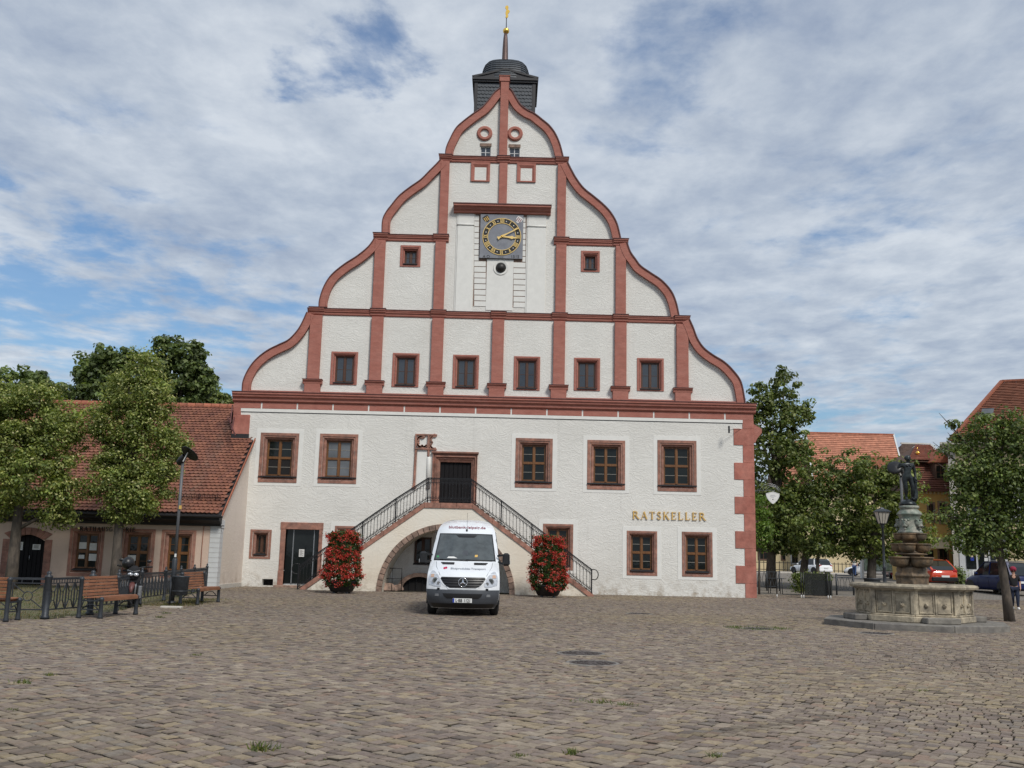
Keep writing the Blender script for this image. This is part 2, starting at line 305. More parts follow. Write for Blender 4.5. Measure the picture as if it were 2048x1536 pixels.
# ------------------------------------------------------------------ mesh helpers
class MB:
    def __init__(s): s.v = []; s.f = []; s.m = []; s.c = []; s.sm = []
    def add(s, vs, fs, mi=0, col=None, smooth=False):
        o = len(s.v); s.v += [tuple(p) for p in vs]
        for f in fs: s.f.append([i + o for i in f]); s.m.append(mi); s.c.append(col); s.sm.append(smooth)
        return s
    def box(s, x0, x1, y0, y1, z0, z1, mi=0, col=None):
        if x0 > x1: x0, x1 = x1, x0
        if y0 > y1: y0, y1 = y1, y0
        if z0 > z1: z0, z1 = z1, z0
        v = [(x, y, z) for z in (z0, z1) for y in (y0, y1) for x in (x0, x1)]
        return s.add(v, [(0, 2, 3, 1), (4, 5, 7, 6), (0, 1, 5, 4), (1, 3, 7, 5), (3, 2, 6, 7), (2, 0, 4, 6)], mi, col)
    def cbox(s, c, size, mi=0, rot=None, taper=1.0):
        hx, hy, hz = size[0] / 2, size[1] / 2, size[2] / 2; R = rot or Matrix.Identity(3)
        v = []
        for z in (-hz, hz):
            k = taper if z > 0 else 1
            for y in (-hy, hy):
                for x in (-hx, hx): v.append(Vector(c) + R @ Vector((x * k, y * k, z)))
        return s.add(v, [(0, 2, 3, 1), (4, 5, 7, 6), (0, 1, 5, 4), (1, 3, 7, 5), (3, 2, 6, 7), (2, 0, 4, 6)], mi)
    def bar(s, a, b, w, h=None, mi=0, up=(0, 0, 1)):
        a = Vector(a); b = Vector(b); h = h or w; d = (b - a)
        if d.length < 1e-6: return s
        d.normalize(); u = Vector(up)
        if abs(d.dot(u)) > .98: u = Vector((0, 1, 0))
        r = d.cross(u).normalized(); u = r.cross(d).normalized()
        v = [p + r * i * w / 2 + u * j * h / 2 for p in (a, b) for j in (-1, 1) for i in (-1, 1)]
        return s.add(v, [(0, 1, 3, 2), (4, 6, 7, 5), (0, 4, 5, 1), (1, 5, 7, 3), (3, 7, 6, 2), (2, 6, 4, 0)], mi)
    def tube(s, pts, rad, n=8, mi=0, smooth=True, cap=True):
        pts = [Vector(p) for p in pts]; R = rad if isinstance(rad, (list, tuple)) else [rad] * len(pts)
        rings = []; prev = None
        for i, p in enumerate(pts):
            d = (pts[min(i + 1, len(pts) - 1)] - pts[max(i - 1, 0)])
            if d.length < 1e-9: d = Vector((0, 0, 1))
            d.normalize()
            if prev is None:
                u = Vector((1, 0, 0)) if abs(d.x) < .9 else Vector((0, 1, 0)); r = d.cross(u).normalized()
            else: r = (prev - d * prev.dot(d)).normalized()
            prev = r; u = d.cross(r)
            rings.append([p + (r * cos(2 * pi * k / n) + u * sin(2 * pi * k / n)) * R[i] for k in range(n)])
        v = [q for r_ in rings for q in r_]; f = []
        for i in range(len(pts) - 1):
            for k in range(n): f.append((i * n + k, i * n + (k + 1) % n, (i + 1) * n + (k + 1) % n, (i + 1) * n + k))
        if cap: f.append(tuple(range(n - 1, -1, -1))); f.append(tuple((len(pts) - 1) * n + k for k in range(n)))
        return s.add(v, f, mi, None, smooth)
    def lathe(s, prof, c, n=24, mi=0, smooth=True, a0=0.0, cap=True, sx=1.0, sy=1.0):
        v = []; f = []
        for r, z in prof:
            for k in range(n):
                a = a0 + 2 * pi * k / n; v.append((c[0] + r * cos(a) * sx, c[1] + r * sin(a) * sy, c[2] + z))
        for i in range(len(prof) - 1):
            for k in range(n): f.append((i * n + k, i * n + (k + 1) % n, (i + 1) * n + (k + 1) % n, (i + 1) * n + k))
        if cap: f.append(tuple(range(n - 1, -1, -1))); f.append(tuple((len(prof) - 1) * n + k for k in range(n)))
        return s.add(v, f, mi, None, smooth)
    def sphere(s, c, r, n=12, m=8, mi=0, sc=(1, 1, 1)):
        v = []; f = []
        for j in range(m + 1):
            t = pi * j / m
            for k in range(n):
                a = 2 * pi * k / n; v.append((c[0] + r * sc[0] * sin(t) * cos(a), c[1] + r * sc[1] * sin(t) * sin(a), c[2] - r * sc[2] * cos(t)))
        for j in range(m):
            for k in range(n): f.append((j * n + k, j * n + (k + 1) % n, (j + 1) * n + (k + 1) % n, (j + 1) * n + k))
        return s.add(v, f, mi, None, True)
    def prism(s, poly, y0, y1, mi=0, axis='Y', smooth=False):
        """polygon in (x,z) extruded along y (axis Y), or (y,z) along x (axis X), or (x,y) along z (axis Z)"""
        n = len(poly)
        if axis == 'Y': P = lambda p, t: (p[0], t, p[1])
        elif axis == 'X': P = lambda p, t: (t, p[0], p[1])
        else: P = lambda p, t: (p[0], p[1], t)
        v = [P(p, y0) for p in poly] + [P(p, y1) for p in poly]
        tri = tessellate_polygon([[Vector((p[0], p[1], 0)) for p in poly]])
        f = [tuple(t) for t in tri] + [tuple(i + n for i in reversed(t)) for t in tri]
        f += [(i, (i + 1) % n, (i + 1) % n + n, i + n) for i in range(n)]
        return s.add(v, f, mi, None, smooth)
    def ribbon(s, pts, w0, w1, y0, y1, mi=0):
        """band along an (x,z) polyline, from offset w0 to w1 on its left, from y0 to y1"""
        n = len(pts); v = []; f = []
        for i, p in enumerate(pts):
            a = pts[max(i - 1, 0)]; b = pts[min(i + 1, n - 1)]
            dx, dz = b[0] - a[0], b[1] - a[1]; l = hypot(dx, dz) or 1; nx, nz = -dz / l, dx / l
            for w, y in ((w0, y0), (w1, y0), (w1, y1), (w0, y1)): v.append((p[0] + nx * w, y, p[1] + nz * w))
        for i in range(n - 1):
            for k in range(4): f.append((i * 4 + k, i * 4 + (k + 1) % 4, (i + 1) * 4 + (k + 1) % 4, (i + 1) * 4 + k))
        f += [(3, 2, 1, 0), tuple((n - 1) * 4 + k for k in range(4))]
        return s.add(v, f, mi)
    def mesh(s, name, mats, fix=True):
        me = bpy.data.meshes.new(name); me.from_pydata(s.v, [], s.f)
        for m in (mats if isinstance(mats, (list, tuple)) else [mats]): me.materials.append(MT[m] if isinstance(m, str) else m)
        me.polygons.foreach_set('material_index', s.m); me.polygons.foreach_set('use_smooth', s.sm)
        if any(c is not None for c in s.c):
            at = me.attributes.new('Col', 'FLOAT_COLOR', 'FACE')
            flat = []
            for c in s.c: flat += list((c or (1, 1, 1))[:3]) + [1]
            at.data.foreach_set('color', flat)
        if fix:
            bm = bmesh.new(); bm.from_mesh(me); bmesh.ops.recalc_face_normals(bm, faces=bm.faces); bm.to_mesh(me); bm.free()
        me.update(); return me
    def obj(s, name, mats, parent=None, bevel=0, **kw):
        return link(name, s.mesh(name, mats), parent, bevel, **kw)

def link(name, me, parent=None, bevel=0, kind=None, label=None, mtx=None):
    o = bpy.data.objects.new(name, me); COL.objects.link(o)
    if parent is not None: par(o, parent)
    if kind: o['kind'] = kind
    if label: o['label'] = label
    if bevel:
        b = o.modifiers.new('bevel', 'BEVEL'); b.width = bevel; b.segments = 1; b.limit_method = 'ANGLE'
    return o
def wmat(o):
    m = Matrix.LocRotScale(o.location, o.rotation_euler, o.scale)
    return (wmat(o.parent) @ o.matrix_parent_inverse @ m) if o.parent else m
def par(o, p):
    o.parent = p; o.matrix_parent_inverse = wmat(p).inverted()
def tag(o, label=None, cat=None, group=None, kind=None):
    if label: o['label'] = label
    if cat: o['category'] = cat
    if group: o['group'] = group
    if kind: o['kind'] = kind
    return o
def thing(name, label, cat, loc=(0, 0, 0), rz=0.0, group=None):
    o = bpy.data.objects.new(name, None); COL.objects.link(o); o.location = loc; o.rotation_euler = (0, 0, rz)
    o.empty_display_size = .2
    return tag(o, label, cat, group)
def kids(o): return [c for c in bpy.data.objects if c.parent == o]
def copy_tree(o, parent=None):
    c = o.copy(); COL.objects.link(c)
    if parent is not None: c.parent = parent
    for ch in kids(o): copy_tree(ch, c)
    return c
def cr_spline(P, n=6):
    Q = [P[0]] + list(P) + [P[-1]]; out = []
    for i in range(1, len(Q) - 2):
        p0, p1, p2, p3 = Q[i - 1], Q[i], Q[i + 1], Q[i + 2]
        for k in range(n):
            t = k / n
            out.append(tuple(.5 * (2 * p1[j] + (p2[j] - p0[j]) * t + (2 * p0[j] - 5 * p1[j] + 4 * p2[j] - p3[j]) * t * t + (3 * p1[j] - p0[j] - 3 * p2[j] + p3[j]) * t ** 3) for j in range(len(p1))))
    out.append(tuple(P[-1])); return out
def text_mesh(name, txt, size, depth, matname, align='CENTER', space=1.0, xs=1.0, bold=0.0):
    cu = bpy.data.curves.new(name, 'FONT'); cu.body = txt; cu.size = size; cu.extrude = depth / 2; cu.align_x = align; cu.space_character = space
    cu.resolution_u = 3; cu.offset = bold
    o = bpy.data.objects.new(name, cu); COL.objects.link(o)
    bpy.context.view_layer.update()
    me = bpy.data.meshes.new_from_object(o.evaluated_get(bpy.context.evaluated_depsgraph_get()))
    bpy.data.objects.remove(o); bpy.data.curves.remove(cu)
    me.name = name; me.materials.clear(); me.materials.append(MT[matname])
    # stand it up: text x -> x, text y -> z, facing -y
    for v in me.vertices: v.co = Vector((v.co.x * xs, -v.co.z, v.co.y))
    return me
def move_mesh(me, dx, dy, dz):
    me.transform(Matrix.Translation((dx, dy, dz))); return me
def big_mesh(name, V, F, matname, C=None, parent=None, kind=None, smooth=False):
    """numpy quads: V (n,3), F (m,4), C (m,3) face colours"""
    me = bpy.data.meshes.new(name)
    me.vertices.add(len(V)); me.vertices.foreach_set('co', np.asarray(V, np.float32).ravel())
    me.loops.add(F.size); me.loops.foreach_set('vertex_index', np.asarray(F, np.int32).ravel())
    me.polygons.add(len(F)); me.polygons.foreach_set('loop_start', np.arange(0, F.size, 4, dtype=np.int32))
    me.polygons.foreach_set('loop_total', np.full(len(F), 4, np.int32))
    me.polygons.foreach_set('use_smooth', np.full(len(F), smooth))
    if C is not None:
        at = me.attributes.new('Col', 'FLOAT_COLOR', 'FACE')
        CC = np.ones((len(F), 4), np.float32); CC[:, :3] = C; at.data.foreach_set('color', CC.ravel())
    me.materials.append(MT[matname]); me.update(calc_edges=True); me.validate()
    return link(name, me, parent, kind=kind)

def ground_h(x, y):
    """height of the ground: flat square, a street that climbs gently behind the hall"""
    if y <= 0: return 0.0
    t = min(y, 19.0) / 19.0
    return .62 * (t * t * (3 - 2 * t)) * .5 + .31 * t

# ================================================================== GROUND
def build_ground():
    xs = np.concatenate([np.linspace(-1500, -60, 9), np.linspace(-50, 90, 57), np.linspace(110, 1500, 9)])
    ys = np.concatenate([np.linspace(-600, -60, 6), np.linspace(-50, 0, 6), np.linspace(1, 24, 24), np.linspace(30, 200, 12), np.linspace(300, 2500, 5)])
    X, Y = np.meshgrid(xs, ys); Z = np.vectorize(ground_h)(X, Y) - .028
    V = np.stack([X.ravel(), Y.ravel(), Z.ravel()], 1); nx = len(xs)
    F = np.array([(j * nx + i, j * nx + i + 1, (j + 1) * nx + i + 1, (j + 1) * nx + i) for j in range(len(ys) - 1) for i in range(nx - 1)])
    m = bpy.data.materials.new('joint_sand_and_far_paving'); m.use_nodes = True; nt = m.node_tree; N = nt.nodes.new; L = nt.links.new
    b = nt.nodes['Principled BSDF']; b.inputs['Roughness'].default_value = .95; b.inputs['Specular IOR Level'].default_value = .15
    geo = N('ShaderNodeNewGeometry'); sp = N('ShaderNodeSeparateXYZ'); L(geo.outputs['Position'], sp.inputs[0])
    def noise(sc, det=6, rg=.6):
        n = N('ShaderNodeTexNoise'); n.inputs['Scale'].default_value = sc; n.inputs['Detail'].default_value = det; n.inputs['Roughness'].default_value = rg; L(geo.outputs['Position'], n.inputs['Vector']); return n.outputs[0]
    def mr(v, a, b_):
        x = N('ShaderNodeMapRange'); L(v, x.inputs[0]); x.inputs[1].default_value = a; x.inputs[2].default_value = b_; return x.outputs[0]
    def mix(f, a, b_, bl='MIX'):
        x = N('ShaderNodeMix'); x.data_type = 'RGBA'; x.blend_type = bl; L(f, x.inputs[0]) if not isinstance(f, float) else setattr(x.inputs[0], 'default_value', f)
        for i, c in ((6, a), (7, b_)):
            if isinstance(c, tuple): x.inputs[i].default_value = c + (1,)
            else: L(c, x.inputs[i])
        return x.outputs[2]
    joint = mix(mr(noise(.42, 5), .47, .60), (.060, .050, .040), (.055, .062, .022))
    joint = mix(mr(noise(5.0, 3), .35, .7), joint, (.038, .033, .028))
    # paving beyond the laid stones
    bk = N('ShaderNodeTexBrick'); L(geo.outputs['Position'], bk.inputs['Vector']); bk.inputs['Scale'].default_value = 1
    bk.inputs['Brick Width'].default_value = .17; bk.inputs['Row Height'].default_value = .17; bk.inputs['Mortar Size'].default_value = .012
    bk.inputs['Color1'].default_value = (.20, .175, .155, 1); bk.inputs['Color2'].default_value = (.26, .23, .19, 1); bk.inputs['Mortar'].default_value = (.10, .09, .075, 1)
    far = mix(mr(noise(.9, 6), .3, .7), bk.outputs[0], (.19, .175, .155))
    col = mix(mr(sp.outputs['Y'], 3.0, 3.5), joint, far)
    L(col, b.inputs['Base Color'])
    bn = N('ShaderNodeBump'); bn.inputs['Strength'].default_value = .5; bn.inputs['Distance'].default_value = .02; L(noise(30, 4), bn.inputs['Height']); L(bn.outputs[0], b.inputs['Normal'])
    MT['ground'] = m
    g = big_mesh('cobbled_square', V, F, 'ground', kind='structure', smooth=True)
    return g
GROUND = build_ground()

PLATC = (11.17, -18.55)   # fountain centre
def blocked(x, y):
    """no cobbles under the fountain, the hall, the manhole covers and the grass verge"""
    b = np.zeros(x.shape, bool)
    b |= (np.hypot(x - PLATC[0], y - PLATC[1]) < 2.28)
    b |= (x > -12.0) & (x < 11.6) & (y > .02)
    b |= (x > -9.0) & (x < 3.9) & (y > -2.45)
    b |= (x < -11.9) & (y > -4.1)
    for mx_, my_ in MANHOLES: b |= np.hypot(x - mx_, y - my_) < .44
    # verge behind the iron fence
    fx = np.interp(y, [-24, -23.2, -19.85, -16.8, -14.4, -5, 0], [-10.2, -10.2, -9.95, -10.3, -10.5, -12.0, -12.2])
    b |= (x < fx) & (y > -23.35)
    return b
MANHOLES = [(1.35, -28.38), (1.42, -29.93), (4.12, -15.28), (6.32, -20.9), (9.0, -21.6)]

def build_cobbles():
    du, dv = .134, .140
    def warp(u, v):
        a = radians(-36)
        x = u * cos(a) - v * sin(a); y = u * sin(a) + v * cos(a)
        x, y = x + .30 * np.sin(v * .21 + .5) + .10 * np.sin(v * .8 + u * .2), y + .45 * np.sin(u * .17 + .4) + .12 * np.sin(u * .6 + v * .3)
        y2 = y + .04 * np.sin(x * 1.1 + y * .9)
        x2 = x + .03 * np.sin(y * .9 + x * .7)
        return x2, y2
    us_all, vs_all, rows = [], [], []
    nrow = int(50 / dv)
    U0, U1, V0 = -30, 54, -54
    P = []; PV = []
    r = np.random.default_rng(5)
    v = -54.0
    rowid = 0
    US, UE, VS, VE = [], [], [], []
    while v < 24:
        h = dv * (1 + r.uniform(-.10, .12))
        n = int((U1 - U0) / du)
        w = du * np.clip(r.normal(1, .20, n), .62, 1.6)
        e = U0 + np.cumsum(w) + r.uniform(0, .1)
        US.append(e[:-1]); UE.append(e[1:]); VS.append(np.full(n - 1, v)); VE.append(np.full(n - 1, v + h))
        v += h
    us, ue, vs, ve = map(np.concatenate, (US, UE, VS, VE))
    cx, cy = warp((us + ue) / 2, (vs + ve) / 2)
    d = cy + 46
    keep = (d > 6.0) & (cy < 3.2) & (np.abs(cx) < .56 * d + 2.2) & ~blocked(cx, cy)
    us, ue, vs, ve, cx, cy, d = (a[keep] for a in (us, ue, vs, ve, cx, cy, d))
    n = len(us)
    g = .0062
    jit = lambda: r.normal(0, .0050, n)
    corners = []
    for (uu, vv, su, sv) in ((us, vs, 1, 1), (ue, vs, -1, 1), (ue, ve, -1, -1), (us, ve, 1, -1)):
        X, Y = warp(uu + su * g + jit(), vv + sv * (g + .0015) + jit()); corners.append((X, Y))
    mx_ = sum(c[0] for c in corners) / 4; my_ = sum(c[1] for c in corners) / 4
    lift = np.clip(r.normal(0, .0038, n), -.010, .010) ; tx = r.normal(0, .028, n); ty = r.normal(0, .028, n)
    gh = np.vectorize(ground_h)(mx_, my_)
    def ring(k, dz, tilt=True):
        out = []
        for X, Y in corners:
            x = mx_ + (X - mx_) * k; y = my_ + (Y - my_) * k
            out.append(np.stack([x, y, gh + dz + lift + ((x - mx_) * tx + (y - my_) * ty if tilt else 0)], 1))
        return np.stack(out, 1)
    R0 = ring(1.0, -.05, False); R1 = ring(1.0, -.009); R2 = ring(.86, 0.0)
    V = np.concatenate([R0, R1, R2], 1)        # n,12,3
    side = np.array([(i, (i + 1) % 4, (i + 1) % 4 + 4, i + 4) for i in range(4)] + [(i + 4, (i + 1) % 4 + 4, (i + 1) % 4 + 8, i + 8) for i in range(4)] + [(8, 9, 10, 11)])
    # stone colours: mauve-grey, grey-beige, ochre, dark, drifting in patches
    pal = np.array([(.205, .172, .146), (.232, .200, .160), (.182, .152, .134), (.255, .215, .152), (.275, .240, .190), (.142, .122, .110), (.225, .172, .138), (.195, .176, .156)])
    pr = np.array([.25, .22, .15, .11, .11, .05, .05, .06]); idx = r.choice(len(pal), n, p=pr / pr.sum())
    def fld(x, y, s, ph): return (np.sin(x * s + ph) * np.sin(y * s * 1.3 + ph * 2) + np.sin((x + y) * s * .63 + ph * 3) * np.sin((x - y) * s * .51 + ph)) * .5
    patch = fld(mx_, my_, .55, 1.0) * .5 + fld(mx_, my_, 1.7, 4.0) * .35 + fld(mx_, my_, .23, 2.2) * .4
    C = pal[idx] * (1 + .09 * patch + r.normal(0, .07, n))[:, None]
    och = np.clip(fld(mx_, my_, .35, 3.3) - .15, 0, 1)[:, None]
    C = C * (1 + och * np.array([.10, .08, -.10]))
    (ta, tb), (tc_, td) = GR(1290, 1484), GR(1640, 1436); sl_ = (td - tb) / (tc_ - ta)
    track = np.exp(-((my_ - tb - sl_ * (mx_ - ta)) / .16) ** 2) * np.clip((mx_ - ta + .2) * 2, 0, 1) * np.clip((tc_ + 1.0 - mx_), 0, 1)   # dark tyre scrub
    C = C * (1 - .35 * track)[:, None]
    mean = C.mean(0); C = mean + (C - mean) * np.array([1.0, 1.0, 1.05]); C = C * (1 + .11 * fld(mx_, my_, .12, 5.1))[:, None] * np.array([.97, .92, .885])
    C = np.clip(C, .04, .45); dirtc = np.array([.072, .060, .047])
    C9 = np.repeat(C[:, None, :], 9, 1); C9[:, :4] = dirtc; C9[:, 4:8] = C9[:, 4:8] * .76 + dirtc * .24
    order = np.argsort(np.hypot(mx_ - 0, my_ + 46) + (my_ < -38.2) * 50 + (np.abs(mx_) > .5 * d) * 50)
    near = set(order[:300].tolist())
    nm = np.zeros(n, bool); nm[order[:300]] = True
    W = V[~nm]; k = len(W)
    F = (side[None] + (np.arange(k) * 12)[:, None, None]).reshape(-1, 4)
    big_mesh('cobblestones', W.reshape(-1, 3), F, 'stone', C9[~nm].reshape(-1, 3), GROUND, kind='stuff')
    for i in order[:300]:
        c = V[i].mean(0); me = bpy.data.meshes.new('cobblestone')
        me.from_pydata((V[i] - c).tolist(), [], side.tolist())
        at = me.attributes.new('Col', 'FLOAT_COLOR', 'FACE'); at.data.foreach_set('color', np.concatenate([C9[i], np.ones((9, 1))], 1).ravel().astype(np.float32))
        me.materials.append(MT['stone'])
        o = bpy.data.objects.new('cobblestone', me); COL.objects.link(o); o.location = c; o.parent = GROUND
    return n
print('cobbles', build_cobbles())

def build_manholes():
    labs = ['round cast iron manhole cover in the cobbles, the farther of the close pair', 'round cast iron manhole cover in the cobbles, the nearer of the close pair',
            'small dark manhole cover between the van and the fountain', 'manhole cover edged with grass left of the fountain', 'dark manhole cover right in front of the fountain platform']
    for (x, y), lb in zip(MANHOLES, labs):
        t = thing('manhole_cover', lb, 'manhole cover', (x, y, 0), group='manhole covers in the square')
        m = MB(); m.lathe([(.43, -.05), (.43, -.004), (.415, .002), (.375, .002), (.372, -.006)], (x, y, 0), 40, smooth=False); m.obj('rim', 'greyst', t)
        m = MB(); m.lathe([(.366, -.05), (.366, -.004), (.0, -.004)], (x, y, 0), 40, smooth=False)
        for rr in (.30, .22, .14):
            k = int(rr * 60)
            for i in range(k):
                a = 2 * pi * i / k; c = (x + rr * cos(a), y + rr * sin(a), -.001)
                m.cbox(c, (.05, .032, .008), 0, Matrix.Rotation(a, 3, 'Z'))
        m.obj('lid', 'castbrown', t)
build_manholes()

def verge():
    """strip of dry grass behind the fence: soil sheet and blades"""
    pts = [(-40, -23.3), (-10.3, -23.3), (-10.05, -19.85), (-10.4, -16.8), (-10.6, -14.4), (-12.05, -5.0), (-12.1, -4.05), (-40, -4.05)]
    m = MB(); tri = tessellate_polygon([[Vector((p[0], p[1], 0)) for p in pts]])
    m.add([(p[0], p[1], -.006) for p in pts], [tuple(t) for t in tri])
    MT['soil'] = mat('dry_soil_and_moss', (.13, .10, .06), .95, var=.35, vscale=1.3, col2=(.085, .095, .035), bump=.6, bscale=12)
    m.obj('soil_verge', 'soil', None, kind='structure')
    r = np.random.default_rng(3); n = 26000
    X = r.uniform(-24, -9.6, n); Y = -23.3 + 19.2 * r.uniform(0, 1, n) ** 1.3
    fx = np.interp(Y, [-23.3, -19.85, -16.8, -14.4, -5, -4], [-10.25, -10.0, -10.3, -10.5, -12.0, -12.1])
    k = (X < fx + r.normal(.05, .12, n)) ; X, Y = X[k], Y[k]
    # a green fringe round bench feet and bin
    ex = r.normal(-9.6, .35, 3800); ey = r.uniform(-17.2, -12.5, 3800) ; ex -= (ey + 17.2) * .06
    X = np.concatenate([X, ex]); Y = np.concatenate([Y, ey])
    h = r.uniform(.02, .065, len(X)); grass_blades('grass_verge', X, Y, h, [(.10, .105, .035), (.20, .155, .075), (.16, .125, .06), (.065, .085, .025)], 'thin dry grass and moss behind the iron fence')
def grass_blades(name, X, Y, h, pal, label=None, kind='stuff', cat='grass', parent=None, z0=-.01, spread=.35):
    r = np.random.default_rng(len(X)); n = len(X)
    a = r.uniform(0, 2 * pi, n); w = h * .10 + .003; lx = r.normal(0, spread, n) * h; ly = r.normal(0, spread, n) * h
    dx, dy = np.cos(a) * w, np.sin(a) * w
    gz = np.vectorize(ground_h)(X, Y) + z0
    V = np.stack([np.stack([X - dx, Y - dy, gz], 1), np.stack([X + dx, Y + dy, gz], 1),
                  np.stack([X + lx + dx * .3, Y + ly + dy * .3, gz + h], 1), np.stack([X + lx - dx * .3, Y + ly - dy * .3, gz + h], 1)], 1)
    F = np.arange(n * 4).reshape(n, 4)
    P = np.array(pal); C = P[r.integers(0, len(P), n)] * r.uniform(.75, 1.3, n)[:, None]
    o = big_mesh(name, V.reshape(-1, 3), F, 'leaf', C, parent, kind=kind)
    if label: o['label'] = label; o['category'] = cat
    return o
verge()
def tufts():
    G = [(524, 1500, .16, 'spiky grass tuft in the joints at the bottom left of centre'), (45, 1367, .13, 'small grass tuft at the far left of the square'),
         (392, 1312, .10, 'small grass tuft between the front bench and the van'), (100, 1350, .08, 'thin weed a little right of the far left tuft'),
         (318, 1235, .12, 'dark weed tuft just right of the front bench'), (333, 1227, .12, 'dark weed tuft next to the fallen strip below the lamp post'),
         (1142, 1507, .10, 'low green weed in the joints near the bottom edge, centre'), (1040, 1512, .07, 'tiny bright green weed left of the low central weed'),
         (1190, 1405, .12, 'green weed patch in front of the manhole pair'), (1250, 1410, .09, 'yellow-green weed patch beside the larger weed patch'),
         (1840, 1382, .08, 'small weed line in the joints in front of the fountain'), (1430, 1512, .08, 'low weed in the joints at the bottom right'), (20, 1420, .06, 'tiny weed at the left edge of the picture')]
    r = np.random.default_rng(9)
    for px, py, h, lb in G:
        x, y = GR(px, py); n = 70
        h *= .5; X = x + r.normal(0, .055 if h > .05 else .035, n) * (2.2 if 'patch' in lb or 'line' in lb else 1); Y = y + r.normal(0, .035, n)
        grass_blades('grass_tuft', X, Y, r.uniform(.35, 1, n) * h, [(.10, .13, .03), (.16, .16, .05), (.06, .08, .02)], lb, kind=None, cat='weed', spread=.55)['group'] = 'weeds in the cobble joints'
    # moss creeping in the joints
    n = 26000; X = r.uniform(-9, 13, n); Y = r.uniform(-39.5, -14, n)
    f = np.sin(X * .9 + 1) * np.sin(Y * .7) + np.sin(X * .37 - Y * .5 + 2) + r.normal(0, .35, n)
    k = f > 1.0
    grass_blades('joint_moss', X[k], Y[k], r.uniform(.008, .022, k.sum()), [(.10, .12, .03), (.15, .15, .05)], 'moss and fine grass in the joints of the cobbles', z0=-.012)
    # patch near manhole with grassy rim
    for (mx_, my_), cnt in ((MANHOLES[3], 500),):
        a = r.uniform(0, 2 * pi, cnt); rr = r.normal(.50, .08, cnt)
        o = grass_blades('grass_ring', mx_ + rr * np.cos(a) * 1.3, my_ + rr * np.sin(a), r.uniform(.02, .06, cnt), [(.10, .14, .03), (.07, .10, .02)], 'ring of grass growing round the manhole cover left of the fountain', kind='stuff')
    # stone kerb slab lying by the lamp
    x0, y0 = GR(322, 1215); x1, y1 = GR(366, 1215.5)
    m = MB(); m.box(x0, x1, y0 - .09, y0 + .09, -.02, .045); o = m.obj('kerb_stone', 'concrete', None, .01); tag(o, 'pale flat strip of stone lying on the cobbles before the lamp post', 'stone')
tufts()

# ================================================================== TOWN HALL
HALL = thing('town_hall', 'large white gabled town hall with red scrolled Renaissance gable, clock and slate ridge turret', 'town hall', (-.6, 0, 0))
GX = -.54
XL, XR = -12.90, 11.53
def FXs(pts, Y=0.0): return [FX(x, y, Y) for x, y in pts]
scrollL = [
  [(487, 784), (489, 763.5), (499.5, 740), (515, 720), (536.5, 703), (560, 691), (578.7, 681.8), (594.5, 666), (605, 650), (616, 626)],
  [(640, 615), (641.5, 600), (650, 575), (665, 552), (690, 531), (715, 515), (738, 496), (751, 478)],
  [(765.5, 468), (766.7, 443.5), (773.4, 427.5), (785.4, 411.5), (800, 394), (820, 378), (842.8, 362), (860, 344.8), (873.5, 331.4), (882.8, 321)],
  [(892, 312), (893.5, 299.4), (900, 283.4), (912.5, 260), (927.7, 245.5), (948, 230), (965, 218), (978.5, 203), (990, 188), (1001, 179)]]
scrollR = [
  [(1488, 806), (1480, 766), (1464, 742.4), (1445.7, 725), (1424.6, 712), (1406, 697.6), (1393, 679), (1385, 658), (1377, 640)],
  [(1356.5, 634), (1350, 605), (1340, 583), (1322, 563), (1300, 548), (1280, 534), (1270, 521), (1259, 505), (1252.5, 486)],
  [(1240, 479), (1232.4, 448.9), (1220.4, 427.5), (1205.7, 411.5), (1188.4, 396.8), (1167, 379.5), (1152.4, 360.8), (1141.7, 342), (1133.7, 326)],
  [(1125.5, 317), (1119, 291.4), (1109.7, 270), (1097.7, 254), (1083.5, 242), (1068, 230), (1054.7, 223.5), (1041, 213), (1031, 198), (1023.4, 184.5), (1017.5, 179)]]
SL = [cr_spline(FXs(s), 5) for s in scrollL]; SR = [cr_spline(FXs(s), 5) for s in scrollR]
Z1, Z2, Z3, Z4 = 8.95, 13.08, 16.85, 20.95
ZP = FX(1010, 166)[1]
# openings cut in the wall (x0, x1, z0, z1) = clear openings inside the stone surrounds
def rect(l, r, t, b, dx=0):      # from photo pixels: left,right edges and top,bottom taken at the middle of the opening
    (xl, _), (xr, _) = FX(l, (t + b) / 2), FX(r, (t + b) / 2)
    zt = FX((l + r) / 2, t)[1]; zb = FX((l + r) / 2, b)[1]
    return xl, xr, zb, zt
W_UP = [rect(519, 596, 866, 965), rect(638, 714.5, 868, 967), rect(1030.8, 1104.8, 876.7, 975.5), rect(1174.5, 1250, 880.6, 979.2), rect(1315, 1393, 881, 983)]
W_LOW = [rect(1253.5, 1314.3, 1062, 1151), rect(1364, 1425, 1064, 1153.5)]
W_SMALL = [rect(499.5, 542, 1059, 1117.5)]
W_HID = [rect(668, 709, 1052, 1140), rect(1085.5, 1146, 1048, 1140)]
W_G = [rect(661.5, 715, 703.6, 769.5), rect(784.5, 838, 706.5, 774), rect(905.5, 957.5, 710, 777.5), rect(1027.5, 1080, 713, 780.5), rect(1148, 1200, 716, 781.4), rect(1274, 1327.5, 716.5, 782)]
W_S2 = [rect(800.6, 841.3, 491, 533.5), rect(1162, 1199.4, 502, 543.8)]
W_BL = [rect(942, 980, 325.6, 363.5), rect(1034, 1071.6, 327.6, 364.8)]
W_TOP = [rect(960.5, 982, 289, 315), rect(1018, 1040, 291, 316.8)]
W_ARCH = [rect(828, 863, 1074, 1128)]
D_MAIN = rect(864, 954, 906.8, 1008)
D_LOW = rect(558, 644, 1044.8, 1172)
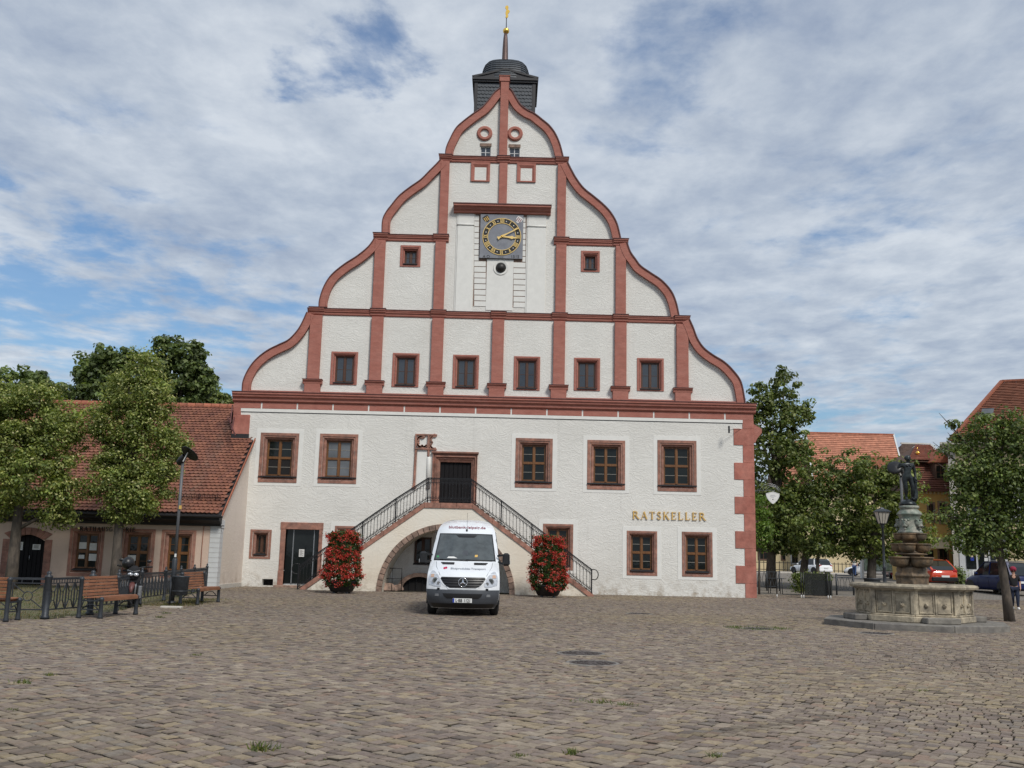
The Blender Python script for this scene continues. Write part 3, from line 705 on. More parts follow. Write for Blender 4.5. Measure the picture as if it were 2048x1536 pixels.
def inner(w, s=.30, top=None, bot=None): return (w[0] + s, w[1] - s, w[2] + (bot if bot is not None else s), w[3] - (top if top is not None else s))
IN_UP = [inner(w, .30, .30, .30) for w in W_UP]
IN_LOW = [inner(w, .21, .20, .24) for w in W_LOW]
IN_SM = [inner(w, .25, .22, .22) for w in W_SMALL]
IN_HID = [inner(w, .22, .22, .22) for w in W_HID]
IN_G = [inner(w, .20, .19, .12) for w in W_G]
IN_S2 = [inner(w, .20, .24, .16) for w in W_S2]
IN_TOP = [inner(w, .015, .10, .0) for w in W_TOP]
IN_ARCH = [inner(w, .02, .02, .02) for w in W_ARCH]
IN_DM = (FX(879, 960)[0], FX(941.5, 960)[0], D_MAIN[2] - .15, FX(910, 924)[1])
IN_DL = (FX(569, 1110)[0], FX(636, 1110)[0], .12, FX(604, 1055)[1])
CELL = rect(524, 546, 1158, 1171)
def mids(Ws, Is): return [tuple(a + (b - a) * .5 for a, b in zip(w, i)) for w, i in zip(Ws, Is)]
HOLES = mids(W_UP, IN_UP) + mids(W_LOW, IN_LOW) + mids(W_SMALL, IN_SM) + mids(W_HID, IN_HID) + mids(W_G, IN_G) + mids(W_S2, IN_S2) + IN_TOP + IN_ARCH + [tuple(a + (b - a) * .5 for a, b in zip(D_MAIN, IN_DM)), IN_DL, CELL]

def wall_with_holes(mb, outline, holes, y, depth, mi=0, mi_rev=0):
    loops = [outline] + [[(h[0], h[2]), (h[0], h[3]), (h[1], h[3]), (h[1], h[2])] for h in holes]
    pts = [p for l in loops for p in l]
    tri = tessellate_polygon([[Vector((p[0], p[1], 0)) for p in l] for l in loops])
    mb.add([(p[0], y, p[1]) for p in pts], [tuple(t) for t in tri], mi)
    for h in holes:
        q = [(h[0], h[2]), (h[0], h[3]), (h[1], h[3]), (h[1], h[2])]
        mb.add([(p[0], y, p[1]) for p in q] + [(p[0], y + depth, p[1]) for p in q], [(i, (i + 1) % 4, (i + 1) % 4 + 4, i + 4) for i in range(4)], mi_rev)
def build_hall_wall():
    outl = [(XL, Z1 - .1)] + SL[0] + SL[1] + SL[2] + SL[3] + [(GX, ZP)] + SR[3][::-1] + SR[2][::-1] + SR[1][::-1] + SR[0][::-1] + [(XR, Z1 - .1)]
    lower = [(XL, -.3), (XL, Z1 - .1), (XR, Z1 - .1), (XR, -.3)]
    lh = [h for h in HOLES if h[3] < Z1]; uh = [h for h in HOLES if h[3] > Z1]
    m = MB(); wall_with_holes(m, lower, lh, 0, .34)
    m.obj('front_wall', 'white', HALL)
    m = MB(); wall_with_holes(m, outl, uh, 0, .34); n = len(outl)
    m.add([(p[0], 0, p[1]) for p in outl] + [(p[0], .62, p[1]) for p in outl], [(i, (i + 1) % n, (i + 1) % n + n, i + n) for i in range(n)] )
    tri = tessellate_polygon([[Vector((p[0], p[1], 0)) for p in outl]]); m.add([(p[0], .62, p[1]) for p in outl], [tuple(t) for t in tri])
    m.obj('gable_wall', 'gable', HALL)
    m = MB(); m.box(XL, XL + .02, 0.35, 26, -.3, 8.3); m.box(XR - .02, XR, .001, 26, -.3, 8.3); m.box(XL, XR, 25.98, 26, -.3, 8.3)
    m.obj('flank_wall', 'white', HALL)
    # dark room behind the openings
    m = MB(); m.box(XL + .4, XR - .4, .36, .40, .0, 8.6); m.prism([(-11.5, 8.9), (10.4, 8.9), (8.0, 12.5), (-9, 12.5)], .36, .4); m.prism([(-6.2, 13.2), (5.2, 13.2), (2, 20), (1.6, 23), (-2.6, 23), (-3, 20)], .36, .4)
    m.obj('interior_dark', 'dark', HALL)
    # roof behind the gable, with eaves on both flanks
    m = MB(); zr = 21.6; e0 = (XL - .35, 8.0); e1 = (XR + .35, 8.0)
    for s, e in ((-1, e0), (1, e1)):
        m.add([(e[0], .64, e[1]), (e[0], 26.3, e[1]), (GX, 26.3, zr), (GX, .64, zr), (e[0], .64, e[1] - .2), (e[0], 26.3, e[1] - .2), (GX, 26.3, zr - .2), (GX, .64, zr - .2)],
              [(0, 1, 2, 3), (4, 5, 6, 7), (0, 1, 5, 4), (1, 2, 6, 5), (0, 3, 7, 4)])
    m.obj('roof', 'farroof', HALL)
    m = MB()
    for s, x in ((-1, XL), (1, XR)):
        P = [(x, 7.15), (x + s * .10, 7.15), (x + s * .20, 7.35), (x + s * .42, 7.62), (x + s * .42, 7.80), (x, 8.05)]
        m.prism(P, .02 if s > 0 else 6, 26)
    m.obj('eaves_cornice', 'redp', HALL)
build_hall_wall()

def cornice_profile(ztop, h, proj):
    return [(.10, ztop), (-proj, ztop), (-proj, ztop - h * .20), (-proj * .82, ztop - h * .28), (-proj * .78, ztop - h * .45), (-proj * .45, ztop - h * .60), (-proj * .42, ztop - h * .85), (-.03, ztop - h), (.10, ztop - h)]
def cornice(name, x0, x1, ztop, h, proj, caps=(), capw=.72, extra=.07):
    m = MB(); m.prism(cornice_profile(ztop, h, proj), x0, x1, axis='X')
    o = m.obj(name, 'redp', HALL)
    f = MB(); f.box(x0 - .02, x1 + .02, -proj - .03, .08, ztop + .001, ztop + .028); f.obj('flashing', 'redd', o)
    for cx in caps:
        c = MB(); c.prism(cornice_profile(ztop + .045, h * 1.12, proj + extra), cx - capw / 2, cx + capw / 2, axis='X')
        c.obj('cap', 'redp', o)
        f = MB(); f.box(cx - capw / 2 - .03, cx + capw / 2 + .03, -proj - extra - .03, .08, ztop + .047, ztop + .075); f.obj('flashing', 'redd', o)
    return o
# pilaster axes, measured near mid-height of every storey
A1 = [FX(x, 700)[0] for x in (630, 753, 874.5, 995.5, 1118, 1240.6, 1364)]
A2 = [FX(x, 550)[0] for x in (758.5, 879.5, 1121.5, 1241)]
A3 = [FX(x, 395)[0] for x in (888.5, 1005.5, 1123)]
def build_gable_trim():
    cl, cr_ = FX(462, 790)[0], FX(1513.5, 812)[0]
    cornice('main_cornice', cl + .12, cr_ - .08, Z1, .46, .30)
    cornice('storey_cornice', FX(616, 620)[0], FX(1379, 637)[0], Z2, .30, .15, A1)
    cornice('storey_cornice', FX(750, 472)[0], FX(898, 475)[0], Z3, .30, .15, A2[:2])
    cornice('storey_cornice', FX(1108, 482)[0], FX(1255, 484)[0], Z3, .30, .15, A2[2:])
    cornice('storey_cornice', FX(882, 314)[0], FX(1137, 321)[0], Z4, .28, .15, A3, .62)
    # thin ledge between the pedestals
    # pilasters
    def pil(cx, w, z0, z1, p=.172, ped=False):
        m = MB(); m.box(cx - w / 2, cx + w / 2, -p, .03, z0, z1); m.obj('pilaster', 'redp', HALL, .012)
    for cx in A1:
        pil(cx, .56, 9.62, Z2 - .335)
        m = MB(); w = .80
        m.box(cx - .37, cx + .37, -.215, .03, Z1 + .03, 9.42)
        o = m.obj('pedestal', 'redp', HALL, .012)
        m = MB(); m.prism([(.03, 9.62), (-.30, 9.62), (-.30, 9.575), (-.26, 9.53), (-.235, 9.50), (-.22, 9.42), (.03, 9.42)], cx - .45, cx + .45, axis='X'); m.obj('cap', 'redp', o)
        f = MB(); f.box(cx - .47, cx + .47, -.325, .03, 9.621, 9.64); f.obj('flashing', 'redd', o)
    pz = Z1 + .03
    edges = [A1[i] for i in range(7)]
    for a, b in zip(edges[:-1], edges[1:]):
        m = MB(); m.box(a + .38, b - .38, -.14, .02, pz, pz + .075); m.obj('ledge', 'redp', HALL)
    for a, b in ((FX(498, 785)[0], A1[0] - .38), (A1[-1] + .38, FX(1478, 803)[0])):
        m = MB(); m.box(a, b, -.14, .02, pz, pz + .075); m.obj('ledge', 'redp', HALL)
    for i, cx in enumerate(A2): pil(cx, .50, Z2 + .08, Z3 - .30)
    for cx in (A3[0], A3[2]): pil(cx, .42, Z3 + .08, Z4 - .28)
    pil(A3[1], .40, FX(1005, 416)[1], Z4 - .28, .12)
    pil(FX(1008, 240)[0], .40, Z4 + .07, ZP - .02, .215)
    m = MB(); c = FX(1009, 170)[0]; m.box(c - .25, c + .25, -.25, .45, ZP - .02, ZP + .24); m.box(c - .28, c + .28, -.28, .5, ZP + .241, ZP + .29); m.obj('gable_peak_block', 'redp', HALL, .01)
    for s, lst in ((-1, SL), (1, SR)):
        for P in lst:
            m = MB(); w = -.32 if s < 0 else .32
            Q = P
            m.ribbon(Q, 0, w, -.15, .40); o = m.obj('gable_scroll', 'redp', HALL)
            m = MB(); sg = 1 if s < 0 else -1
            m.ribbon(Q, sg * .002, sg * .045, -.20, .66); m.obj('coping', 'redd', o)
            m = MB(); m.ribbon(Q, -sg * .30, -sg * .36, -.19, .0); m.obj('fillet', 'redp', o)
    # frieze of long red blocks with white joints
    zt, zb = Z1 - .462, 8.20
    xs = [FX(p, 815)[0] for p in (523.3, 594.6, 666, 737.3, 808.8, 880.2, 951.5)]
    pitch = (xs[-1] - xs[0]) / 6; xx = [XL + .0] + [xs[0] + pitch * i for i in range(0, 14)]
    xx = [x for x in xx if x < XR - .5] + [XR]
    for a, b in zip(xx[:-1], xx[1:]):
        m = MB(); m.box(a + (.035 if a > XL else -.02), b - (.035 if b < XR else -.02), -.03, .01, zb, zt - .004); m.obj('frieze_block', 'redp', HALL, .006)
        m = MB(); 
        if b < XR: m.box(b - .034, b + .034, -.018, .01, zb - .0, zt - .006); m.obj('joint_strip', 'smooth', HALL)
    wl, wr = FX(481, 825)[0], FX(1486, 848)[0]
    m = MB(); m.box(wl, wr, -.028, .01, zb - .15, zb - .003); o = m.obj('frieze_fillet', 'smooth', HALL)
    m = MB(); m.box(wl, wr, -.012, .005, zb - .185, zb - .151); m.obj('shadow_joint', 'castiron', HALL)
    # corner piers and quoins
    r0 = FX(1487.5, 1000)[0]; r1 = FX(1469, 990)[0]
    zb2 = zb - .15
    z_edges = [FX(1478, y)[1] for y in (857.5, 890.5, 925.5, 959.5, 993.5, 1027.8, 1062.3, 1097, 1131.5, 1167)] + [-.1]
    m = MB(); m.box(r0, XR + .025, -.03, .3, z_edges[0] + .006, zb - .003); m.obj('quoin', 'redq', HALL, .008)
    for i in range(len(z_edges) - 1):
        x0 = r1 if i % 2 == 0 else r0
        m = MB(); m.box(x0, XR + .025, -.03, .3, z_edges[i + 1] + .005, z_edges[i] - .0); m.obj('quoin', 'redq', HALL, .008)
    l1, l0 = FX(498, 868)[0], FX(481, 840)[0]; zq = FX(480, 829)[1]; za = FX(480, 868)[1]
    m = MB(); m.box(XL - .02, l0, -.03, .3, zq, zb - .003); m.obj('quoin', 'redq', HALL, .008)
    m = MB(); m.box(XL - .02, l1, -.03, .3, za, zq - .005); m.obj('quoin', 'redq', HALL, .008)
    m = MB(); m.box(XL - .03, l1 + .01, -.07, .3, za - .22, za - .004); m.obj('lead_apron', 'slatef', HALL)
build_gable_trim()

def build_window(parent, W, I, stone, woodm, panem, cols=2, rows=4, y0=0.0, band=True, sill='dark', lintel=True, paneset=None, stone_proud=.035, ydepth=.20, transom=True, name='window', halfbar=True, label=None):
    x0, x1, z0, z1 = I
    # wood casement
    m = MB(); fw = .055; y = y0 + ydepth
    m.box(x0, x0 + fw, y, y + .06, z0, z1); m.box(x1 - fw, x1, y, y + .06, z0, z1); m.box(x0 + fw, x1 - fw, y, y + .06, z0, z0 + fw); m.box(x0 + fw, x1 - fw, y, y + .06, z1 - fw, z1)
    mx_ = (x0 + x1) / 2; zt = z0 + (z1 - z0) * .50
    m.box(mx_ - .045, mx_ + .045, y - .025, y + .06, z0 + fw, z1 - fw)
    if transom:
        m.box(x0 + fw, mx_ - .045, y - .015, y + .06, zt - .04, zt + .04); m.box(mx_ + .045, x1 - fw, y - .015, y + .06, zt - .04, zt + .04)
    # sashes inside each light
    lights = []
    for (a, b) in ((x0 + fw, mx_ - .045), (mx_ + .045, x1 - fw)):
        if transom: lights += [(a, b, z0 + fw, zt - .04), (a, b, zt + .04, z1 - fw)]
        else: lights += [(a, b, z0 + fw, z1 - fw)]
    for a, b, c, d in lights:
        s = .028
        m.box(a, a + s, y + .012, y + .05, c, d); m.box(b - s, b, y + .012, y + .05, c, d); m.box(a + s, b - s, y + .012, y + .05, c, c + s); m.box(a + s, b - s, y + .012, y + .05, d - s, d)
    w = m.obj(name, woodm, parent)
    if label: w['label'] = label
    sub = rows // (2 if transom else 1)
    k = 0
    for a, b, c, d in lights:
        a += .028; b -= .028; c += .028; d -= .028
        for i in range(sub):
            za = c + (d - c) * i / sub; zb = c + (d - c) * (i + 1) / sub
            p = MB(); p.box(a, b, y + .030, y + .036, za + (.008 if i else 0), zb - (.008 if i < sub - 1 else 0))
            p.obj('pane', (paneset[k % len(paneset)] if paneset else panem), w); k += 1
            if i: q = MB(); q.box(a, b, y + .016, y + .045, za - .008, za + .008); q.obj('glazing_bar', 'wbar' if halfbar else woodm, w)
    # stone surround: outer face, rounded mould stepping into the opening
    X0, X1, ZB, ZT = W
    def frame(o, i, ya, yb, mm):    # 4 mitred pieces between rectangles o and i, from ya (outer) to yb (inner edge)
        O = [(o[0], o[2]), (o[1], o[2]), (o[1], o[3]), (o[0], o[3])]; J = [(i[0], i[2]), (i[1], i[2]), (i[1], i[3]), (i[0], i[3])]
        v = [(p[0], ya, p[1]) for p in O] + [(p[0], yb, p[1]) for p in J]
        mm.add(v, [(k_, (k_ + 1) % 4, (k_ + 1) % 4 + 4, k_ + 4) for k_ in range(4)])
    def lerp(t, tb=None):
        return (X0 + (x0 - X0) * t, X1 + (x1 - X1) * t, ZB + (z0 - ZB) * (t if tb is None else tb), ZT + (z1 - ZT) * t)
    m = MB(); yp = y0 - stone_proud
    frame(lerp(0), lerp(0), y0 + .01, yp, m); frame(lerp(0), lerp(.42), yp, yp, m); frame(lerp(.42), lerp(.50), yp, yp + .045, m)
    frame(lerp(.50), lerp(.66), yp + .045, yp + .02, m); frame(lerp(.66), lerp(.74), yp + .02, yp + .085, m); frame(lerp(.74), lerp(1.0), yp + .085, yp + .12, m)
    frame(lerp(1.0), lerp(1.0), yp + .12, y + .03, m)
    m.obj('stone_surround', stone, w)
    if sill:
        m = MB(); zs = z0 - .015; m.prism([(y + .01, zs + .05), (yp - .05, zs + .0), (yp - .05, zs - .045), (y + .01, zs - .045)], x0 - (.30 if sill == 'wide' else .04), x1 + (.30 if sill == 'wide' else .04), axis='X'); m.obj('sill', 'slatef', w)
    if band:
        m = MB(); b = .20; t = .012
        m.box(X0 - b, X1 + b, y0 - t, y0 + .004, ZT + .002, ZT + b); m.box(X0 - b, X1 + b, y0 - t, y0 + .004, ZB - b * .75, ZB - .002)
        m.box(X0 - b, X0 - .002, y0 - t, y0 + .004, ZB - .002, ZT + .002); m.box(X1 + .002, X1 + b, y0 - t, y0 + .004, ZB - .002, ZT + .002)
        m.obj('plaster_band', 'smooth', w)
    return w
def hall_windows():
    ps = [['dark', 'panesky', 'dark', 'pane'], ['panecurt', 'panecurt', 'panecurt', 'pane'], ['pane'], ['pane'], ['pane', 'pane', 'pane', 'pane']]
    for i, (w, I) in enumerate(zip(W_UP, IN_UP)):
        build_window(HALL, w, I, 'sand', 'wood', 'pane', rows=4, sill='wide', paneset=[['dark', 'dark', 'pane', 'pane', 'dark', 'dark', 'pane', 'pane'], ['panecurt'] * 8, None, None, None][i])
    for w, I in zip(W_LOW, IN_LOW): build_window(HALL, w, I, 'sand', 'wood', 'pane', rows=4, sill='dark', stone_proud=.03)
    for w, I in zip(W_SMALL, IN_SM): build_window(HALL, w, I, 'sand', 'woodd', 'pane', rows=1, sill='dark', band=False, transom=False, ydepth=.26, stone_proud=.02)
    for w, I in zip(W_HID, IN_HID): build_window(HALL, w, I, 'sand', 'wood', 'pane', rows=4, sill='dark', stone_proud=.03)
    for w, I in zip(W_G, IN_G): build_window(HALL, w, I, 'redp', 'woodd', 'panesky', rows=2, sill='dark', band=False, transom=False, halfbar=False, ydepth=.16)
    for w, I in zip(W_S2, IN_S2): build_window(HALL, w, I, 'redp', 'woodd', 'panesky', rows=2, sill='dark', band=False, transom=False, halfbar=False, ydepth=.2)
    for w, I in zip(W_TOP, IN_TOP):
        x0, x1, z0, z1 = I; f = .035; y = .09; m = MB()
        m.box(x0, x0 + f, y, y + .05, z0, z1); m.box(x1 - f, x1, y, y + .05, z0, z1); m.box(x0 + f, x1 - f, y, y + .05, z1 - f, z1); m.box(x0 + f, x1 - f, y, y + .05, z0, z0 + f)
        xm = (x0 + x1) / 2; zm = z0 + (z1 - z0) * .50; m.box(xm - .022, xm + .022, y - .01, y + .05, z0 + f, z1 - f); m.box(x0 + f, xm - .023, y, y + .04, zm - .015, zm + .015); m.box(xm + .023, x1 - f, y, y + .04, zm - .015, zm + .015)
        win = m.obj('window', 'palegrey', HALL)
        for a, b in ((x0 + f, xm - .023), (xm + .023, x1 - f)):
            for c, d in ((z0 + f, zm - .016), (zm + .016, z1 - f)): m = MB(); m.box(a, b, y + .02, y + .03, c, d); m.obj('pane', 'panesky', win)
        m = MB(); m.box(w[0] - .02, w[1] + .02, -.035, .0, I[3] + .001, w[3] + .05); m.obj('lintel', 'sandg', win)
    for w, I in zip(W_ARCH, IN_ARCH): build_window(HALL, w, I, 'woodd', 'woodd', 'pane', rows=2, sill='dark', band=True, transom=False, halfbar=False, ydepth=.16, stone_proud=.02)
    # blind windows: frames round plain render
    for X0, X1, ZB, ZT in W_BL:
        m = MB()
        I = (X0 + .18, X1 - .18, ZB + .08, ZT - .24)
        def fr(o, i, ya, yb):
            O = [(o[0], o[2]), (o[1], o[2]), (o[1], o[3]), (o[0], o[3])]; J = [(i[0], i[2]), (i[1], i[2]), (i[1], i[3]), (i[0], i[3])]
            m.add([(p[0], ya, p[1]) for p in O] + [(p[0], yb, p[1]) for p in J], [(k, (k + 1) % 4, (k + 1) % 4 + 4, k + 4) for k in range(4)])
        O = (X0, X1, ZB, ZT); Md = (X0 + .09, X1 - .09, ZB + .04, ZT - .10)
        fr(O, O, .01, -.07); fr(O, Md, -.07, -.07); fr(Md, I, -.07, -.005)
        b = m.obj('blind_window', 'redp', HALL)
        m = MB(); m.box(I[0], I[1], -.006, .01, I[2], I[3]); m.obj('infill_panel', 'gable', b)
    # roundels
    for px, py in ((969.3, 267.4), (1030, 268)):
        x, z = FX(px, py); m = MB(); n = 32
        prof = [(.205, .0), (.205, -.07), (.235, -.105), (.33, -.105), (.365, -.07), (.385, -.05), (.385, .01)]
        v = []; f = []
        for r_, y_ in prof:
            for k in range(n): v.append((x + r_ * cos(2 * pi * k / n), y_, z + r_ * sin(2 * pi * k / n)))
        for i in range(len(prof) - 1):
            for k in range(n): f.append((i * n + k, i * n + (k + 1) % n, (i + 1) * n + (k + 1) % n, (i + 1) * n + k))
        m.add(v, f); m.obj('roundel', 'redp', HALL)
hall_windows()

def build_doors():
    # main door: rich stone portal
    X0, X1, ZB, ZT = D_MAIN; x0, x1, z0, z1 = IN_DM; ZB -= .1
    steps = [(0, -.10), (.10, -.10), (.16, -.02), (.30, -.05), (.42, -.08), (.52, .02), (.66, .0), (.80, .05), (1, .10), (1, .33)]
    m = MB()
    def loop(t, y): return [(X0 + (x0 - X0) * t, y, ZB), (X0 + (x0 - X0) * t, y, ZT + (z1 - ZT) * t), (X1 + (x1 - X1) * t, y, ZT + (z1 - ZT) * t), (X1 + (x1 - X1) * t, y, ZB)]
    prev = loop(0, .01)
    for t, y in steps:
        cur = loop(t, y); m.add(prev + cur, [(i, i + 1, i + 5, i + 4) for i in range(3)]); prev = cur
    p = m.obj('door_surround', 'sand', HALL)
    m = MB(); m.box(X0 - .05, X1 + .05, -.16, .02, ZT, ZT + .07); m.obj('hood_mould', 'sand', p)
    m = MB(); m.box(x0, x1, .24, .30, z0, z1); d = m.obj('door', 'doorw', HALL)
    for k in range(7):
        a = x0 + (x1 - x0) * k / 7; m = MB(); m.box(a + .012, x0 + (x1 - x0) * (k + 1) / 7 - .012, .205, .239, z0 + .06, z1 - .02); m.obj('plank', 'doorw', d)
    # ground floor door, glazed
    X0, X1, ZB, ZT = D_LOW; x0, x1, z0, z1 = IN_DL
    m = MB(); m.box(X0, x0, -.04, .30, .0, .75); m.box(X0 + .02, x0, -.035, .30, .755, ZT - .33); m.box(x1, X1, -.04, .30, 0, 1.55); m.box(x1, X1 - .02, -.035, .30, 1.555, ZT - .33); m.box(X0, X1, -.045, .30, ZT - .325, ZT)
    p = m.obj('door_surround', 'sand', HALL, .012)
    m = MB(); m.box(X0 - .1, X1 + .05, -.35, .3, -.1, .10); m.obj('threshold', 'sandg', HALL, .015)
    m = MB(); m.box(x0, x1, .18, .20, z0, z1); d = m.obj('glazed_door', 'pane', HALL)
    xa = x0 + (x1 - x0) * .22; xb = x0 + (x1 - x0) * .84
    for q in (xa, xb):
        m = MB(); m.box(q - .022, q + .022, .14, .18, z0, z1); m.obj('door_post', 'steel', d)
    m = MB(); m.box(x0, x1, .14, .18, z0, z0 + .05); m.obj('bottom_rail', 'steel', d)
    nx, nz = FX(602, 1106)
    m = MB(); m.box(nx - .12, nx + .12, .13, .138, nz - .17, nz + .17); o = m.obj('notice', 'paper', HALL)
    for i in range(9):
        m = MB(); m.box(nx - .09, nx + (.09 if i % 3 else .02), .127, .129, nz + .12 - i * .03, nz + .13 - i * .03); m.obj('printed_line', 'ink', o)
    # tracery fragment left of the main door
    tx0, tz1 = FX(831, 868); tx1, tz0 = FX(873.5, 900)
    xm = FX(856, 885)[0]
    m = MB(); f = .06
    m.box(tx0, tx1, -.10, .01, tz1 - f, tz1); m.box(tx0, tx1, -.10, .01, tz0, tz0 + f); m.box(tx0, tx0 + f, -.10, .01, tz0 + f, tz1 - f); m.box(xm - .02, xm + .06, -.10, .01, tz0 + f, tz1 - f)
    cz = (tz0 + tz1) / 2
    def arc(cx, cz_, r, a0, a1, w=.035, y=-.085):
        w *= 1.35
        P = [(cx + r * cos(radians(a0 + (a1 - a0) * k / 14)), cz_ + r * sin(radians(a0 + (a1 - a0) * k / 14))) for k in range(15)]
        m.ribbon(P, -w, w, y, .0)
    cx = (tx0 + f + xm) / 2; R = (xm - tx0) / 2 - .03
    arc(cx, cz, R, 60, 330, .035); arc(cx - R * .28, cz + R * .42, R * .42, 20, 240); arc(cx - R * .28, cz - R * .42, R * .42, 120, 340); arc(cx + R * .35, cz - R * .5, R * .35, 180, 360, .028)
    arc(xm + .40, cz, .36, 100, 262, .035); arc(xm + .30, cz + .12, .16, 60, 240, .028); arc(xm + .30, cz - .14, .16, 120, 300, .028)
    tr = m.obj('tracery_fragment', 'sand', HALL)
    m = MB(); m.box(tx0 + f, tx1 - .02, -.012, .008, tz0 + f, tz1 - f); m.obj('tracery_ground', 'smooth', tr)
    jx0, jz0 = FX(822, 972); 
    m = MB(); m.prism([(tx0 + .0, tz0), (tx0 + .11, tz0), (tx0 + .09, jz0), (tx0 - .02, jz0)], -.07, .01); m.box(tx0 - .06, tx0 + .12, -.09, .01, jz0 - .12, jz0 - .002); m.obj('door_jamb', 'sand', HALL, .01)
    m = MB(); m.box(xm + .0, xm + .10, -.07, .01, tz0 - .32, tz0 - .002); m.obj('jamb_stub', 'sand', HALL, .01)
    m = MB(); m.box(tx0 + .13, xm - .02, -.010, .008, jz0 - .1, tz0 - .002); m.obj('smooth_infill', 'smooth', HALL)
    m = MB(); m.tube([(xm + .07, .02, jz0 - .1), (xm + .07, .02, tz0 - .42), (xm + .05, .03, tz0 - .30)], [.11, .11, .07], 14); m.obj('half_shaft', 'smooth', HALL)
    # wall bracket at the right corner
    bx, bz = FX(1453, 862)
    m = MB(); m.box(bx - .035, bx + .035, -.55, -.48, bz - .16, bz + .17); b = m.obj('bracket_lamp', 'iron', HALL)
    m = MB(); m.tube([(bx + .03, -.5, bz - .02), (bx + .35, -.25, bz + .06), (bx + .7, .0, bz + .10)], .012, 6); m.obj('bracket_arm', 'iron', b)
build_doors()

SERIF = {  # unit-box letters as strokes (x0,y0,x1,y1,w); w: t thick, n thin
 'R': ([(.14, 0, .14, 1, 't'), (.40, .50, .78, 0, 't')], [(.14, .96, .45, .96, .45, .52, .14, .52)], [(.02, 0, .28, 0), (.02, 1, .2, 1), (.68, 0, .92, 0)], .86),
 'A': ([(.10, 0, .42, 1, 'n'), (.42, 1, .76, 0, 't'), (.22, .36, .64, .36, 'n')], [], [(0, 0, .22, 0), (.62, 0, .9, 0)], .88),
 'T': ([(.38, 0, .38, 1, 't'), (.04, .97, .72, .97, 'n'), (.05, .97, .05, .80, 'n'), (.71, .97, .71, .80, 'n')], [], [(.24, 0, .52, 0)], .76),
 'S': ([], ['S'], [], .62),
 'K': ([(.14, 0, .14, 1, 't'), (.16, .42, .66, 1, 'n'), (.34, .60, .72, 0, 't')], [], [(.02, 0, .27, 0), (.02, 1, .27, 1), (.56, 1, .78, 1), (.60, 0, .86, 0)], .84),
 'E': ([(.14, 0, .14, 1, 't'), (.14, .98, .58, .98, 'n'), (.14, .52, .46, .52, 'n'), (.14, .02, .62, .02, 'n'), (.58, .98, .58, .80, 'n'), (.62, .02, .64, .24, 'n'), (.46, .42, .46, .62, 'n')], [], [(.02, 0, .2, 0), (.02, 1, .2, 1)], .70),
 'L': ([(.14, 0, .14, 1, 't'), (.14, .02, .60, .02, 'n'), (.60, .02, .63, .26, 'n')], [], [(.02, 0, .2, 0), (.02, 1, .27, 1)], .68),
 'H': ([(.14, 0, .14, 1, 't'), (.66, 0, .66, 1, 't'), (.14, .52, .66, .52, 'n')], [], [(.02, 0, .27, 0), (.02, 1, .27, 1), (.53, 0, .79, 0), (.53, 1, .79, 1)], .84),
 'U': ([(.16, .25, .16, 1, 't'), (.64, .25, .64, 1, 'n')], ['U'], [(.03, 1, .29, 1), (.53, 1, .76, 1)], .82),
 'G': ([(.66, .05, .66, .40, 't')], ['G'], [(.52, .42, .80, .42)], .84),
 'I': ([(.16, 0, .16, 1, 't')], [], [(.03, 0, .29, 0), (.03, 1, .29, 1)], .34)}
def serif_word(word, x, z, h, y, depth, matn, parent, name='letter', sp=.10, want=None):
    tot = sum(SERIF[c][3] for c in word) * h + sp * h * (len(word) - 1)
    k = (want / tot) if want else 1
    tw, nw = .15 * h, .06 * h
    for c in word:
        st, arcs, sf, adv = SERIF[c]; m = MB(); y1 = y + depth; jj = 0
        def seg(a, b, c_, d, w):
            nonlocal jj
            jj += 1; e = .0004 * jj
            p = (x + a * h * k, z + b * h); q = (x + c_ * h * k, z + d * h); dx, dz = q[0] - p[0], q[1] - p[1]; l = hypot(dx, dz); nx, nz = -dz / l * w / 2, dx / l * w / 2
            m.prism([(p[0] - nx, p[1] - nz), (q[0] - nx, q[1] - nz), (q[0] + nx, q[1] + nz), (p[0] + nx, p[1] + nz)], y - e, y1)
        for a, b, c_, d, w in st: seg(a, b, c_, d, tw if w == 't' else nw)
        for a, b, c_, d in sf: seg(a, b, c_, d, nw)
        P = None
        for ar in arcs:
            if ar == 'S': P = cr_spline([(.52, .80), (.40, .96), (.22, .95), (.12, .76), (.22, .60), (.42, .45), (.52, .26), (.42, .06), (.20, .03), (.08, .22)], 4)
            elif ar == 'U': P = cr_spline([(.16, .30), (.20, .08), (.40, .01), (.60, .08), (.64, .30)], 4)
            elif ar == 'G': P = cr_spline([(.66, .78), (.56, .94), (.36, .97), (.14, .78), (.10, .45), (.20, .12), (.42, .01), (.66, .10)], 4)
            else: P = cr_spline([(.14, .97), (.46, .95), (.60, .76), (.46, .54), (.14, .50)], 4)
            m.ribbon([(x + p[0] * h * k, z + p[1] * h) for p in P], -tw * .36, tw * .36, y - .006, y1)
        m.obj(name, matn, parent)
        x += (adv + sp) * h * k
a = FX(1265, 1037); b = FX(1411, 1041)
serif_word('RATSKELLER', a[0], (a[1] + b[1]) / 2, .34, -.055, .03, 'goldp', HALL, sp=.22, want=b[0] - a[0])

